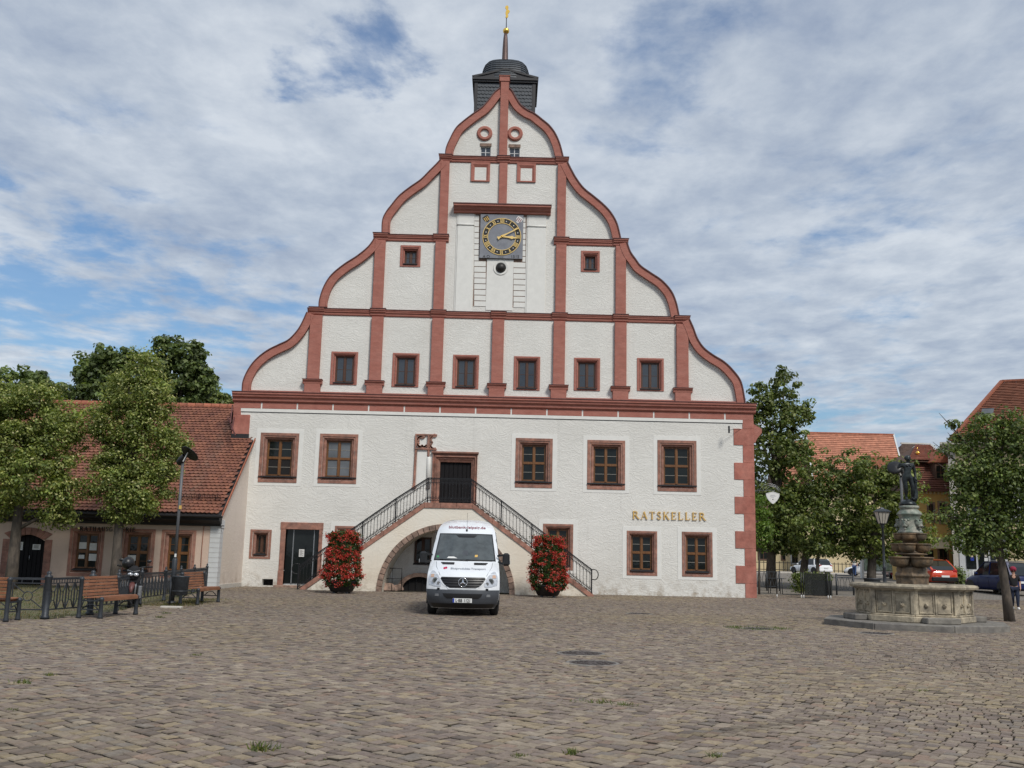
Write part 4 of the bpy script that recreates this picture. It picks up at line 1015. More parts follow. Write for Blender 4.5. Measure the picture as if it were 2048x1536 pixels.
def build_clock():
    # white rendered clock bay: pilaster strips, corner blocks, hood
    def R(l, r, t, b): return rect(l, r, t, b)
    hood = rect(908, 1101.5, 414.5, 428)
    m = MB(); P = [(.02, hood[3]), (-.42, hood[3]), (-.42, hood[3] - .09), (-.33, hood[3] - .13), (-.27, hood[3] - .24), (-.20, hood[3] - .27), (-.18, hood[3] - .36), (.02, hood[3] - .38)]
    m.prism(P, hood[0], hood[1], axis='X'); h = m.obj('clock_hood', 'redp', HALL)
    m = MB(); m.box(hood[0] - .03, hood[1] + .03, -.45, .02, hood[3] + .001, hood[3] + .04); m.obj('flashing', 'redd', h)
    zt = hood[3] - .385; zb = Z2 + .04
    xa, xb, xc, xd = (FX(p, 530)[0] for p in (913, 945.5, 1054, 1091))
    for a, b in ((xa, xb), (xc, xd)):
        m = MB(); m.box(a, b, -.05, .01, zb, zt); o = m.obj('plaster_strip', 'smooth', HALL, .008)
        m = MB(); zc = FX(935, 450)[1]; m.tube([(a - .03, -.06, zc), (b + .02, -.06, zc)], .035, 8); m.obj('capital_roll', 'smooth', o)
        m = MB(); m.box(a - .055, a - .012, -.035, .01, zb, zt); m.obj('edge_roll', 'smooth', o)
    # joint ladders beside the clock
    for (l, r, l2, side) in ((948.5, 971.5, 958.0, 0), (1027, 1051, 1045, 1)):
        ys = [431 + 11.4 * i for i in range(17)]
        for i in range(16):
            t, b = ys[i], ys[i + 1]
            long_ = t > 515
            if side == 0: a, c = l, (r if long_ else l2)
            else: a, c = (l if long_ else l2), r
            dy = 0 if side == 0 else 2.5
            x0, x1, z0, z1 = rect(a, c, t + dy, b + dy)
            if z1 > zt: continue
            m = MB(); m.box(x0, x1, -.022, .008, z0 + .022, z1 - .016); m.obj('corner_block', 'smooth', HALL)
    x0 = FX(948, 530)[0]; x1 = FX(1051.5, 530)[0]
    m = MB(); m.box(x0, x1, -.006, .006, zb + .28, zt); m.obj('joint_ground', 'sandg', HALL)
    c0, c1, cz0, cz1 = rect(972.5, 1026, 519, 621)
    m = MB(); m.box(c0, c1, -.03, .007, cz0, cz1); m.obj('centre_panel', 'smooth', HALL, .006)
    # the dial
    X0, X1, ZB, ZT = rect(960.3, 1046, 431, 518)
    m = MB(); m.box(X0, X1, -.13, -.035, ZB, ZT); ck = m.obj('clock', 'dial', HALL); ck['label'] = 'grey square clock face with black and gold chapter ring, dated 1515'
    cx, cz = FX(1003.6, 473.4, -.13); R0 = .935; R1 = .69; y = -.145
    def annulus(r0, r1, ya, yb, name, mt, n=72):
        m = MB(); v = []; f = []
        for r_, yy in ((r0, ya), (r0, yb), (r1, yb), (r1, ya)):
            for k in range(n): v.append((cx + r_ * cos(2 * pi * k / n), yy, cz + r_ * sin(2 * pi * k / n)))
        for i in range(4):
            for k in range(n): f.append((i * n + k, i * n + (k + 1) % n, ((i + 1) % 4) * n + (k + 1) % n, ((i + 1) % 4) * n + k))
        m.add(v, f); return m.obj(name, mt, ck)
    annulus(R1, R0 - .02, -.128, y, 'chapter_ring', 'black'); annulus(R0 - .026, R0, -.129, y - .012, 'gold_ring', 'goldc'); annulus(R1 - .018, R1 + .006, -.129, y - .012, 'gold_ring', 'goldc')
    num = ['XII', 'I', 'II', 'III', 'IIII', 'V', 'VI', 'VII', 'VIII', 'IX', 'X', 'XI']
    for k, s in enumerate(num):
        a = pi / 2 - k * pi / 6; rm = (R0 + R1) / 2 - .015; ux, uz = cos(a), sin(a); tx, tz = uz, -ux     # radial, clockwise tangent
        m = MB(); hh = .185; w = .026; adv = {'I': .055, 'V': .10, 'X': .11}
        tot = sum(adv[c] for c in s); p = -tot / 2; jj = 0
        def seg(p0, h0, p1, h1, ww):
            nonlocal jj
            jj += 1
            A = (cx + ux * (rm + h0) + tx * p0, cz + uz * (rm + h0) + tz * p0); B = (cx + ux * (rm + h1) + tx * p1, cz + uz * (rm + h1) + tz * p1)
            dx, dz = B[0] - A[0], B[1] - A[1]; l = hypot(dx, dz); nx, nz = -dz / l * ww / 2, dx / l * ww / 2
            m.prism([(A[0] - nx, A[1] - nz), (B[0] - nx, B[1] - nz), (B[0] + nx, B[1] + nz), (A[0] + nx, A[1] + nz)], y - .012 - .0006 * jj, y + .002)
        for c in s:
            ad = adv[c]; q = p + ad / 2
            if c == 'I': seg(q, -hh / 2, q, hh / 2, .028)
            elif c == 'V': seg(q - .035, hh / 2, q, -hh / 2, .028); seg(q + .035, hh / 2, q, -hh / 2, .018)
            else: seg(q - .04, hh / 2, q + .04, -hh / 2, .028); seg(q + .04, hh / 2, q - .04, -hh / 2, .018)
            p += ad
        m.obj('numeral', 'goldc', ck)
        a2 = a - pi / 12; m = MB(); px_, pz_ = cx + rm * cos(a2), cz + rm * sin(a2)
        m.prism([(px_ + .026 * cos(t), pz_ + .026 * sin(t)) for t in np.linspace(0, 2 * pi, 9)[:-1]], y - .01, y + .002); m.obj('half_hour_dot', 'paper', ck)
    def hand(ang, L, tail, w, name, kind):
        a = radians(ang); ux, uz = sin(a), cos(a); nx, nz = cos(a), -sin(a)
        if kind == 'm': S_ = [(-tail, w * 1.1), (-tail + .03, w * 1.35), (-tail * .55, w * .55), (0, w * .9), (L * .3, w * .45), (L, w * .30)]
        else: S_ = [(-.02, w * .7), (L * .3, w * .55), (L * .55, w * .8), (L * .68, w * 1.5), (L * .75, w * .7), (L, w * .35)]
        up = [(cx + ux * r + nx * ww, cz + uz * r + nz * ww) for r, ww in S_]; dn = [(cx + ux * r - nx * ww, cz + uz * r - nz * ww) for r, ww in S_][::-1]
        m = MB(); yy = y - (.05 if kind == 'm' else .032); m.prism(up + dn, yy - .012, yy); m.obj(name, 'goldc', ck)
    hand(95, .74, .1, .060, 'hour_hand', 'h'); hand(62, .90, .22, .062, 'minute_hand', 'm')
    m = MB(); m.tube([(cx, -.13, cz), (cx, -.21, cz)], .05, 12); m.obj('hand_boss', 'gold', ck)
    # inscription
    for s, px in (('A\u00b7D', 972.5), ('1515', 1030)):
        xx, zz = FX(px, 515.5, -.13); me = text_mesh('inscription', s, .21, .008, 'black', xs=1.0); move_mesh(me, xx, -.134, zz - .01); link('inscription', me, ck)
    m = MB(); xx, zz = FX(1001.5, 514, -.13)
    for q in (-.09, 0, .09): m.prism([(xx + q - .02, zz), (xx + q, zz + .022), (xx + q + .02, zz), (xx + q, zz - .022)], -.138, -.12)
    m.bar((xx - .14, -.134, zz), (xx + .14, -.134, zz), .008); m.obj('inscription_ornament', 'black', ck)
    # two painted coats of arms in the upper corners
    for (px, py, s) in ((973, 438, 0), (1038, 440, 1)):
        xx, zz = FX(px, py, -.13); r_ = .17
        P = [(-.85, .9), (0, 1.05), (.85, .9), (.9, 0), (.55, -.7), (0, -1.05), (-.55, -.7), (-.9, 0)]; rot = radians(32 if s == 0 else -32)
        P = [(xx + r_ * (a * cos(rot) - b * sin(rot)), zz + r_ * (a * sin(rot) + b * cos(rot))) for a, b in P]
        m = MB(); m.prism(P, -.136, -.128); sh = m.obj('coat_of_arms', 'black' if s == 0 else 'paper', ck)
        m = MB()
        for i in range(3):
            o = (-.5 + .5 * i) * r_; A = (xx + o * cos(rot) - r_ * .6 * sin(rot) * 1, zz + o * sin(rot) + r_ * .6 * cos(rot)); B = (xx + o * cos(rot) + r_ * .6 * sin(rot), zz + o * sin(rot) - r_ * .6 * cos(rot))
            m.bar((A[0], -.1385, A[1]), (B[0], -.1385, B[1]), .035, .006, up=(0, 1, 0))
        m.obj('heraldic_bars', 'goldp' if s == 0 else 'maroonp', ck)
    # moon ball under the clock
    bx, bz = FX(1001.6, 536)
    m = MB(); v = []; n = 32
    m2 = [(.26, .0), (.26, -.04), (.35, -.055), (.36, -.03)]
    f = []
    for r_, yy in m2:
        for k in range(n): v.append((bx + r_ * cos(2 * pi * k / n), yy - .012, bz + r_ * sin(2 * pi * k / n)))
    for i in range(3):
        for k in range(n): f.append((i * n + k, i * n + (k + 1) % n, (i + 1) * n + (k + 1) % n, (i + 1) * n + k))
    m.add(v, f); o = m.obj('ball_niche', 'smooth', HALL)
    m = MB(); m.sphere((bx, .02, bz), .255, 20, 14); m.obj('moon_ball', 'black', o)
build_clock()

def build_turret():
    Y0 = 2.2; Yb = Y0 + 2.9
    x0, x1 = FX(948.5, 190, Y0)[0], FX(1071, 190, Y0)[0]; zt = FX(1010, 156, Y0 - .3)[1]; zb = 21.0; cx = (x0 + x1) / 2
    m = MB(); m.box(x0 + .12, x1 - .12, Y0 + .05, Yb - .05, zb, zt); t = m.obj('turret_body', 'slatef', HALL)
    m = MB()
    for (a, b) in ((x0, x0 + .17), (x1 - .17, x1)):
        for (c, d) in ((Y0, Y0 + .17), (Yb - .17, Yb)): m.box(a, b, c, d, zb, zt)
    m.obj('corner_board', 'slatef', t)
    # diamond-laid slates on the four faces, one small plate each
    m = MB(); r = random.Random(4)
    W = x1 - x0 - .34; nr = int((zt - zb) / .20); nc = int(W / .19)
    for j in range(nr):
        z = zb + j * .20
        for i in range(nc + 1):
            a = x0 + .17 + (i - (j % 2) * .5) * .19
            for face in range(3):
                l = max(a, x0 + .17); rr = min(a + .185, x1 - .17)
                if rr - l < .03: continue
                yo = r.uniform(0, .008)
                if face == 0:
                    v = [(l, Y0 + .045 - yo, z + .24), (rr, Y0 + .045 - yo, z + .24), (rr, Y0 + .012 - yo, z + .05), ((l + rr) / 2 + .03, Y0 + .01 - yo, z - .015), (l, Y0 + .012 - yo, z + .03)]
                elif face == 1:
                    dy = Y0 + .17 + (l - x0 - .17); dy2 = dy + rr - l
                    v = [(x0 + .095, dy, z + .24), (x0 + .095, dy2, z + .24), (x0 + .05 - yo, dy2, z + .05), (x0 + .05 - yo, (dy + dy2) / 2, z - .015), (x0 + .05 - yo, dy, z + .03)]
                else:
                    dy = Y0 + .17 + (l - x0 - .17); dy2 = dy + rr - l
                    v = [(x1 - .095, dy, z + .24), (x1 - .095, dy2, z + .24), (x1 - .05 + yo, dy2, z + .05), (x1 - .05 + yo, (dy + dy2) / 2, z - .015), (x1 - .05 + yo, dy, z + .03)]
                m.add(v, [(0, 1, 2, 3, 4)])
    m.obj('wall_slates', 'slate', HALL, kind='stuff')
    # crowning cornice with a flat pediment on each side
    e = .13
    m = MB(); m.box(x0 - e, x1 + e, Y0 - e, Yb + e, zt, zt + .14); m.box(x0 - e * .5, x1 + e * .5, Y0 - e * .5, Yb + e * .5, zt - .10, zt - .003)
    m.obj('turret_cornice', 'slatef', HALL)
    zpk = zt + .62
    for yy, s in ((Y0 - e, 1), (Yb + e, -1)):
        m = MB()
        m.prism([(x0 - e, zt + .142), (cx, zt + .142), (x1 + e, zt + .142), (cx, zpk - .10)], yy + s * .05, yy + s * .3)
        m.ribbon([(x0 - e, zt + .15), (cx - .9, zt + .36), (cx, zpk), (cx + .9, zt + .36), (x1 + e, zt + .15)], -.05, .05, yy, yy + s * .5)
        m.obj('pediment', 'slatef', HALL)
    # bell roof in lapped slate courses
    zr = zt + .16; cy = (Y0 + Yb) / 2; H = FX(1010, 134, cy)[1] - zr; hw = (FX(1058, 150, cy - 1)[0] - FX(962, 150, cy - 1)[0]) / 2
    base = [(1.0, 0), (1.0, .22), (.99, .42), (.955, .60), (.89, .76), (.77, .88), (.58, .95), (.36, .98), (.19, 1.0)]
    def rad(t):
        for (r0, t0), (r1, t1) in zip(base[:-1], base[1:]):
            if t <= t1: return r0 + (r1 - r0) * (t - t0) / (t1 - t0)
        return base[-1][0]
    m = MB(); nrow = 11; n = 32
    def sq(k):
        a = 2 * pi * k / n; c, s_ = cos(a), sin(a); q = (abs(c) ** 3.2 + abs(s_) ** 3.2) ** (-1 / 3.2); return c * q, s_ * q
    prev = None
    for j in range(nrow):
        t0, t1 = j / nrow, (j + 1) / nrow
        A = []; B = []
        for k in range(n):
            c, s_ = sq(k); A.append((cx + c * (rad(t0) * hw + .035), cy + s_ * (rad(t0) * 1.55 + .035), zr + H * t0 - .01)); B.append((cx + c * rad(t1) * hw, cy + s_ * rad(t1) * 1.55, zr + H * t1))
        m.add(A + B, [(k, (k + 1) % n, (k + 1) % n + n, k + n) for k in range(n)])
        if prev: m.add(prev + A, [(k, (k + 1) % n, (k + 1) % n + n, k + n) for k in range(n)])
        prev = B
    m.add(prev, [tuple(range(n))])
    m.obj('bell_roof', 'slate', HALL)
    sx = FX(1010, 118, cy)[0]; top = zr + H; zball = FX(1012, 62, cy)[1]
    m = MB(); m.lathe([(.42, 0), (.30, .06), (.20, .22), (.165, .5), (.15, 1.1), (.12, (zball - top) * .8), (.085, zball - top - .1)], (sx, cy, top - .03), 16)
    sp_ = m.obj('spire', 'copper', HALL)
    bx = FX(1012.3, 62, cy)[0]
    m = MB(); m.sphere((bx, cy, zball), .175, 20, 14); m.obj('gilded_ball', 'gold', HALL)
    zv0 = FX(1013, 37, cy)[1]; zv1 = FX(1013, 11, cy)[1]
    m = MB(); m.tube([(bx, cy, zball + .15), (bx, cy, zv0 + .1)], .022, 8); m.obj('vane_rod', 'iron', HALL)
    m = MB(); h = zv1 - zv0; P = [(0, 0), (.10, .06), (.16, .18), (.10, .32), (.17, .40), (.26, .52), (.24, .62), (.14, .66), (.12, .74), (.16, .86), (.08, 1.0), (-.06, .98), (-.14, .86), (-.10, .74), (-.02, .66), (-.08, .52), (-.10, .36), (-.05, .22), (-.10, .08)]
    m.prism([(bx + a * .66, zv0 + b * h) for a, b in P], cy - .02, cy + .02); m.obj('weather_vane', 'gold', HALL, .008)
build_turret()

# ================================================================== OUTSIDE STAIRCASE
def build_stairs():
    Y = -2.30; T = .34
    ST = thing('outside_staircase', 'double outside staircase over a round arch, iron railing, leading up to the main door', 'staircase', (-3.3, -1.2, 0))
    lf = FX(600, 1177, Y); lt = FX(849, 1006, Y); rt = FX(945, 1006, Y); rf = FX(1187, 1187, Y)
    zt = (lt[1] + rt[1]) / 2
    a0 = FX(751.6, 1184, Y)[0]; a1 = FX(1029.6, 1190, Y)[0]; acx = (a0 + a1) / 2; RO = (a1 - a0) / 2; RI = RO - .24
    zc = FX(891, 1048, Y)[1] - RO; zc = max(zc, -.05)
    band = .20
    def slope(x):    # top line of the string
        if x < lt[0]: return lf[1] * 0 + (x - lf[0]) / (lt[0] - lf[0]) * zt
        if x > rt[0]: return (rf[0] - x) / (rf[0] - rt[0]) * zt
        return zt
    N = 40
    arc = [(acx + RO * cos(pi - pi * k / N), zc + RO * sin(pi - pi * k / N)) for k in range(N + 1)]
    body = [(lf[0] + .15, -.1), (lf[0] + .15, max(.02, slope(lf[0] + .15) - .18)), (lt[0] + .05, zt - band), (rt[0] - .05, zt - band), (rf[0] - .15, max(.02, slope(rf[0] - .15) - .18)), (rf[0] - .15, -.1), (acx + RO, -.1)] + arc[::-1][0:] + [(acx - RO, -.1)]
    m = MB(); m.prism(body, Y, Y + T); 
    m.obj('front_wall', 'stairw', ST)
    # vault and passage behind the arch
    m = MB(); v = []; ai = [(acx + RI * cos(pi - pi * k / N), zc + RI * sin(pi - pi * k / N)) for k in range(N + 1)]
    ai = [(acx - RI, -.1)] + ai + [(acx + RI, -.1)]
    n = len(ai); m.add([(p[0], Y + .05, p[1]) for p in ai] + [(p[0], -.02, p[1]) for p in ai], [(i, i + 1, i + 1 + n, i + n) for i in range(n - 1)])
    m.obj('vault', 'stairw', ST)
    # voussoirs
    K = 34
    for k in range(K):
        b0, b1 = pi - pi * k / K, pi - pi * (k + 1) / K; g = .004
        P = [(acx + r * cos(b), zc + r * sin(b)) for r, b in ((RI, b0 - g), (RO, b0 - g), (RO, b1 + g), (RI, b1 + g))]
        m = MB(); m.prism(P, Y - .035 - random.uniform(0, .012), Y + .16); m.obj('arch_stone', 'sandg', ST, .006)
    for x in (acx - RO, acx + RI):
        m = MB(); m.box(x, x + RO - RI, Y - .04, Y + .16, -.1, zc - .003); m.obj('arch_stone', 'sandg', ST, .006)
    # stone string / landing edge, in lengths
    def string(p, q, n, name='string_stone'):
        for i in range(n):
            A = (p[0] + (q[0] - p[0]) * i / n, p[1] + (q[1] - p[1]) * i / n); B = (p[0] + (q[0] - p[0]) * (i + 1) / n, p[1] + (q[1] - p[1]) * (i + 1) / n)
            g = .004; m = MB(); m.prism([(A[0] + g, A[1]), (B[0] - g, B[1]), (B[0] - g, B[1] - band * 1.15), (A[0] + g, A[1] - band * 1.15)], Y - .05, Y + T + .04); m.obj(name, 'sand', ST, .006)
    string((lf[0], .06), (lt[0], zt), 6); string((lt[0], zt), (rt[0], zt), 3); string((rt[0], zt), (rf[0], .06), 6)
    # landing and steps between string and wall
    m = MB(); m.box(lt[0], rt[0], Y + T + .045, -.12, zt - .25, zt - .02); m.obj('landing', 'sandg', ST)
    ns = 22
    for k in range(ns):
        for s in (0, 1):
            f0, f1 = k / ns, (k + 1) / ns
            if s == 0: x0, x1 = lf[0] + (lt[0] - lf[0]) * f0, lf[0] + (lt[0] - lf[0]) * f1
            else: x0, x1 = rf[0] + (rt[0] - rf[0]) * f1, rf[0] + (rt[0] - rf[0]) * f0
            z1 = zt * f1 - .03; m = MB(); m.box(x0 + .002, x1 - .002, Y + T + .045, -.12, max(z1 - .45, -.05), z1); m.obj('step', 'sandg', ST)
    # ---- railing
    yr = Y + .06
    def rail_run(p, q, hgt, n, ends=True):
        """p,q foot points (x,z) of the run; the rails follow the slope, balusters upright"""
        def at(t, h): return (p[0] + (q[0] - p[0]) * t, yr, p[1] + (q[1] - p[1]) * t + h)
        for h, w in ((hgt, .05), (hgt - .055, .022), (hgt - .19, .022), (.21, .022), (.09, .026)):
            m = MB(); m.bar(at(0, h), at(1, h), .045 if h == hgt else .025, w if h == hgt else .022); m.obj('handrail' if h == hgt else 'rail', 'iron', ST)
        for i in range(n):
            t = (i + .5) / n; dt = .5 / n; m = MB()
            m.bar(at(t, .09), at(t, hgt - .055), .020, .020, up=(0, 1, 0))
            # crossed pointed arcs in the frieze and base zones
            for (h0, h1) in ((hgt - .19, hgt - .06), (.21, .09)):
                for s in (-1, 1):
                    pts = [at(t, h0), at(t + s * dt * .8, h0 + (h1 - h0) * .35), at(t + s * dt * 1.0, h0 + (h1 - h0) * .6), at(t + s * dt * .3, h1)]
                    for a, b in zip(pts[:-1], pts[1:]): m.bar(a, b, .014, .014, up=(0, 1, 0))
            # rounded heads of the long slots
            for h0, s2 in ((hgt - .19, -1), (.21, 1)):
                for s in (-1, 1): m.bar(at(t, h0 + s2 * .10), at(t + s * dt * .85, h0), .013, .013, up=(0, 1, 0))
            m.obj('baluster', 'iron', ST)
    def post(x, z0, z1, w=.055):
        m = MB(); m.box(x - w / 2, x + w / 2, yr - w / 2, yr + w / 2, z0, z1); m.obj('newel_post', 'iron', ST)
    H = FX(857, 956, Y)[1] - zt
    Lp = [FX(597.5, 1127, Y)[0], FX(725.6, 1043, Y)[0], FX(792, 999, Y)[0], FX(856.5, 956, Y)[0]]
    Rp = [FX(942.5, 957, Y)[0], FX(1003, 1003, Y)[0], FX(1064, 1050, Y)[0], FX(1183.6, 1136, Y)[0]]
    for x in Lp: post(x, max(slope(x), .0) - .02, max(slope(x), .02) + H + .02)
    for x in Rp: post(x, max(slope(x), .0) - .02, max(slope(x), .02) + H + .02)
    for a, b in zip(Lp[:-1], Lp[1:]): rail_run((a, slope(a)), (b, slope(b)), H, max(3, int(round((b - a) / .145))))
    rail_run((Lp[-1], zt), (Rp[0], zt), H, 13)
    for a, b in zip(Rp[:-1], Rp[1:]): rail_run((a, slope(a)), (b, slope(b)), H, max(3, int(round((b - a) / .145))))
    for s, x in ((-1, Lp[0]), (1, Rp[-1])):
        z = max(slope(x), .02) + H; pts = [(x, yr, z)] + [(x + s * (.12 + .17 * sin(t)), yr, z - .22 + .22 * cos(t)) for t in np.linspace(.2, pi * .95, 8)] + [(x, yr, z - .42)]
        m = MB(); m.tube(pts, .02, 6); m.obj('scroll_end', 'iron', ST)
    # small rail and cellar opening under the arch
    m = MB(); g = [FX(772, 1136, -1.4), FX(804, 1137, -1.4)]
    m.tube([(g[0][0], -1.4, g[0][1]), (g[1][0], -1.4, g[1][1]), (g[1][0], -1.4, 0)], .02, 6); m.tube([(g[0][0], -1.4, g[0][1] * .55), (g[1][0], -1.4, g[1][1] * .55)], .014, 6); m.tube([(g[0][0] + .3, -1.4, g[0][1]), (g[0][0] + .3, -1.4, 0)], .012, 6)
    m.obj('passage_rail', 'iron', ST)
    cx = FX(838, 1187, -.4)[0]; m = MB(); r0 = .78; P = [(cx - r0, 0)] + [(cx + r0 * cos(pi - pi * k / 12), .62 * sin(pi - pi * k / 12)) for k in range(13)]
    for k in range(12):
        b0, b1 = pi - pi * k / 12, pi - pi * (k + 1) / 12
        mm = MB(); mm.prism([(cx + r * cos(b), .62 * (r / .78) * sin(b) * 1.0) for r, b in ((.78, b0), (1.0, b0), (1.0, b1), (.78, b1))], -.55, -.05); mm.obj('cellar_arch_stone', 'sandg', ST, .008)
    m.prism([(cx - .77, -.05)] + [(cx + .77 * cos(pi - pi * k / 12), .61 * sin(pi - pi * k / 12)) for k in range(13)] + [(cx + .77, -.05)], -.3, -.05); m.obj('cellar_opening', 'dark', ST)
    for k in range(4):
        m = MB(); x = cx - .45 + .3 * k; m.bar((x, -.36, 0), (x, -.36, .5), .022); m.obj('cellar_bar', 'iron', ST)
    m = MB(); m.cbox((FX(775, 1180, -1.2)[0], -1.2, .16), (.7, .5, .34), 0, Matrix.Rotation(.3, 3, 'Z'), .6); m.cbox((FX(795, 1180, -1.2)[0], -1.0, .12), (.5, .4, .3), 0, Matrix.Rotation(-.2, 3, 'Y'), .7); o = m.obj('rubble_block', 'sandg', None, .04)
    tag(o, 'rough broken stone blocks lying under the stair arch', 'stone', kind='stuff')
    return ST
build_stairs()

# ================================================================== LEFT BUILDING
def build_left():
    LB = thing('gallery_house', 'low pink house with steep red tiled roof left of the town hall', 'house', (-18, 0, 0))
    Yf = -4.0; xr = -12.0; xl = -27.0
    ze = 3.06
    def R4(l, r, t, b): 
        (a, _), (c, _) = FX(l, (t + b) / 2, Yf), FX(r, (t + b) / 2, Yf); return (a, c, FX((l + r) / 2, b, Yf)[1], FX((l + r) / 2, t, Yf)[1])
    W = [R4(137, 206, 1055.5, 1152.5), R4(239, 297.5, 1058, 1155), R4(321, 387, 1061, 1150)]
    W[1] = (W[1][0], W[1][0] + (W[0][1] - W[0][0]), W[1][2], W[1][3]); W[2] = (W[2][0], W[2][0] + (W[0][1] - W[0][0]), W[0][2], W[0][3]); W[1] = (W[1][0], W[1][1], W[0][2], W[0][3])
    I = [inner(w, .27, .24, .30) for w in W]
    dr = R4(16, 86, 1069, 1180); dcx = (dr[0] + dr[1]) / 2
    d0, d1 = dr[0], dr[1]; dz = dr[3]; rise = .26
    holes = mids(W, I)
    outline = [(xl, -.2), (xl, ze), (xr, ze), (xr, -.2)]
    doorpoly = [(d0, -.2), (d0, dz - rise)] + [(d0 + (d1 - d0) * k / 10, dz - rise + rise * sin(pi * k / 10)) for k in range(1, 10)] + [(d1, dz - rise), (d1, -.2)]
    outline = [(xl, -.2), (xl, ze), (xr, ze), (xr, -.2)] + doorpoly[::-1]
    m = MB(); wall_with_holes(m, outline, holes, Yf, .3); m.obj('front_wall', 'pink', LB)
    m = MB(); n = len(doorpoly); m.add([(p[0], Yf, p[1]) for p in doorpoly] + [(p[0], Yf + .35, p[1]) for p in doorpoly], [(i, i + 1, i + 1 + n, i + n) for i in range(n - 1)]); m.obj('door_reveal', 'sand', LB)
    # end wall facing the square's corner
    sl = .834; zr = 8.60; yr = 2.19
    gab = [(Yf + .001, -.2), (Yf + .001, 3.2), (yr, zr - .12), (8.6, 3.2), (8.6, -.2)]
    m = MB(); m.prism(gab, xr - .3, xr - .002, axis='X'); m.obj('end_wall', 'cream', LB)
    for i in range(12):
        z = .05 + i * .205; m = MB(); m.box(xr - .40, xr + .025, Yf - .028, Yf + .42, z + .006, z + .199); m.obj('corner_block', 'palegrey', LB)
    m = MB(); m.box(xr - .42, xr + .05, Yf - .05, Yf + .5, 2.52, 2.86); m.obj('corner_capital', 'palegrey', LB, .01)
    m = MB(); m.box(xr - .02, xr + .02, Yf + .5, 0.0, -.1, .18); m.obj('plinth', 'concrete', LB, .01)
    # roof plane base and clay tiles
    eave = (-4.45, 3.10); L = hypot(yr - eave[0], zr - eave[1]); ux, uz = (yr - eave[0]) / L, (zr - eave[1]) / L; nx, nz = -uz, ux
    m = MB(); m.prism([(eave[0], eave[1] - .06), (yr, zr - .06), (8.9, eave[1] - .06), (8.9, eave[1] - .16), (yr, zr - .20), (eave[0], eave[1] - .16)], xl, xr + .10, axis='X'); m.obj('roof_deck', 'board', LB)
    r = np.random.default_rng(8)
    tw, ex = .195, .215; nr = int(L / ex); nc = int((xr + .14 - xl) / tw)
    j, i = np.meshgrid(np.arange(nr), np.arange(nc), indexing='ij'); j = j.ravel(); i = i.ravel(); n = len(i)
    x0 = xl + .0 + i * tw + (j % 2) * tw * .5; k = x0 + tw < xr + .22; x0, i, j = x0[k], i[k], j[k]; n = len(i)
    s0 = j * ex + r.normal(0, .004, n); lift = .044 + np.abs(r.normal(0, .005, n)); wv = .010 * np.sin(x0 * 1.7 + j * .4)
    prof = [(0.03, .0), (.0, .25), (-.022, .5), (.0, .75), (.03, 1.0)]     # rounded tail: (offset along slope, fraction across)
    top, bot = [], []
    def P(x, s, h): return np.stack([x, eave[0] + ux * s + nx * h, eave[1] + uz * s + nz * h], 1)
    tl = .34
    VV = []
    for so_, fx_ in prof: VV.append(P(x0 + .003 + (tw - .006) * fx_, s0 + so_, lift + wv))
    for so_, fx_ in prof: VV.append(P(x0 + .003 + (tw - .006) * fx_, s0 + so_, lift + wv - .034))
    VV.append(P(x0 + .003, s0 + tl * .62, .012 + wv)); VV.append(P(x0 + tw * .5, s0 + tl * .62, .012 + wv)); VV.append(P(x0 + tw - .003, s0 + tl * .62, .012 + wv))
    V = np.stack(VV, 1)
    fl = np.array([(0, 1, 11, 10), (1, 2, 3, 11), (3, 4, 12, 11), (5, 6, 1, 0), (6, 7, 2, 1), (7, 8, 3, 2), (8, 9, 4, 3), (5, 0, 10, 10), (4, 9, 12, 12)])
    fl = fl[:7]
    F = (fl[None] + (np.arange(n) * 13)[:, None, None]).reshape(-1, 4)
    base = np.array([(.205, .079, .047), (.188, .072, .045), (.224, .090, .053), (.170, .067, .044), (.21, .084, .050)])
    C = base[r.integers(0, 5, n)] * r.uniform(.88, 1.12, n)[:, None]
    st = np.exp(-((x0 + 13.8 - .1 * j * .16) / .35) ** 2) * (j < 34) * r.uniform(.2, 1, n)   # lichen run
    C = C * (1 - .35 * st)[:, None] + st[:, None] * np.array([.03, .03, .025])
    big_mesh('roof_tiles', V.reshape(-1, 3), F, 'tile', np.repeat(C, 7, 0), LB, kind='stuff')
    m = MB(); m.box(xr + .10, xr + .17, -.1, .1, 0, .01)
    m = MB(); m.prism([(eave[0], eave[1] - .10), (eave[0], eave[1] + .03), (yr, zr + .03), (yr, zr - .10)], xr + .165, xr + .205, axis='X'); m.obj('verge_board', 'ridge', LB)
    nr_ = int((xr + .2 - xl) / .40)
    for q in range(nr_):
        a = xl + q * .40; m = MB(); P_ = [(yr + .17 * cos(t), zr - .06 + .17 * sin(t)) for t in np.linspace(-.35, pi + .35, 9)]
        nn = len(P_); v = []
        for x, s in ((a + .012, 1.07), (a + .39, .96)):
            for y, z in P_: v.append((x, yr + (y - yr) * s, zr + (z - zr) * s))
        m.add(v, [(t, t + 1, t + 1 + nn, t + nn) for t in range(nn - 1)] + [tuple(range(nn))], smooth=False); m.obj('ridge_tile', 'ridge', LB)
    # snow guard lattice
    s_ = .95
    m = MB()
    for h in (.06, .14, .22):
        y, z = eave[0] + ux * s_ + nx * h, eave[1] + uz * s_ + nz * h; m.bar((xl, y, z), (xr - .1, y, z), .016)
    x = xl
    while x < xr - .1:
        a = (x, eave[0] + ux * s_ + nx * .05, eave[1] + uz * s_ + nz * .05); b = (x, eave[0] + ux * s_ + nx * .24, eave[1] + uz * s_ + nz * .24); m.bar(a, b, .012); x += .11
    m.obj('snow_guard', 'iron', LB, kind='stuff')
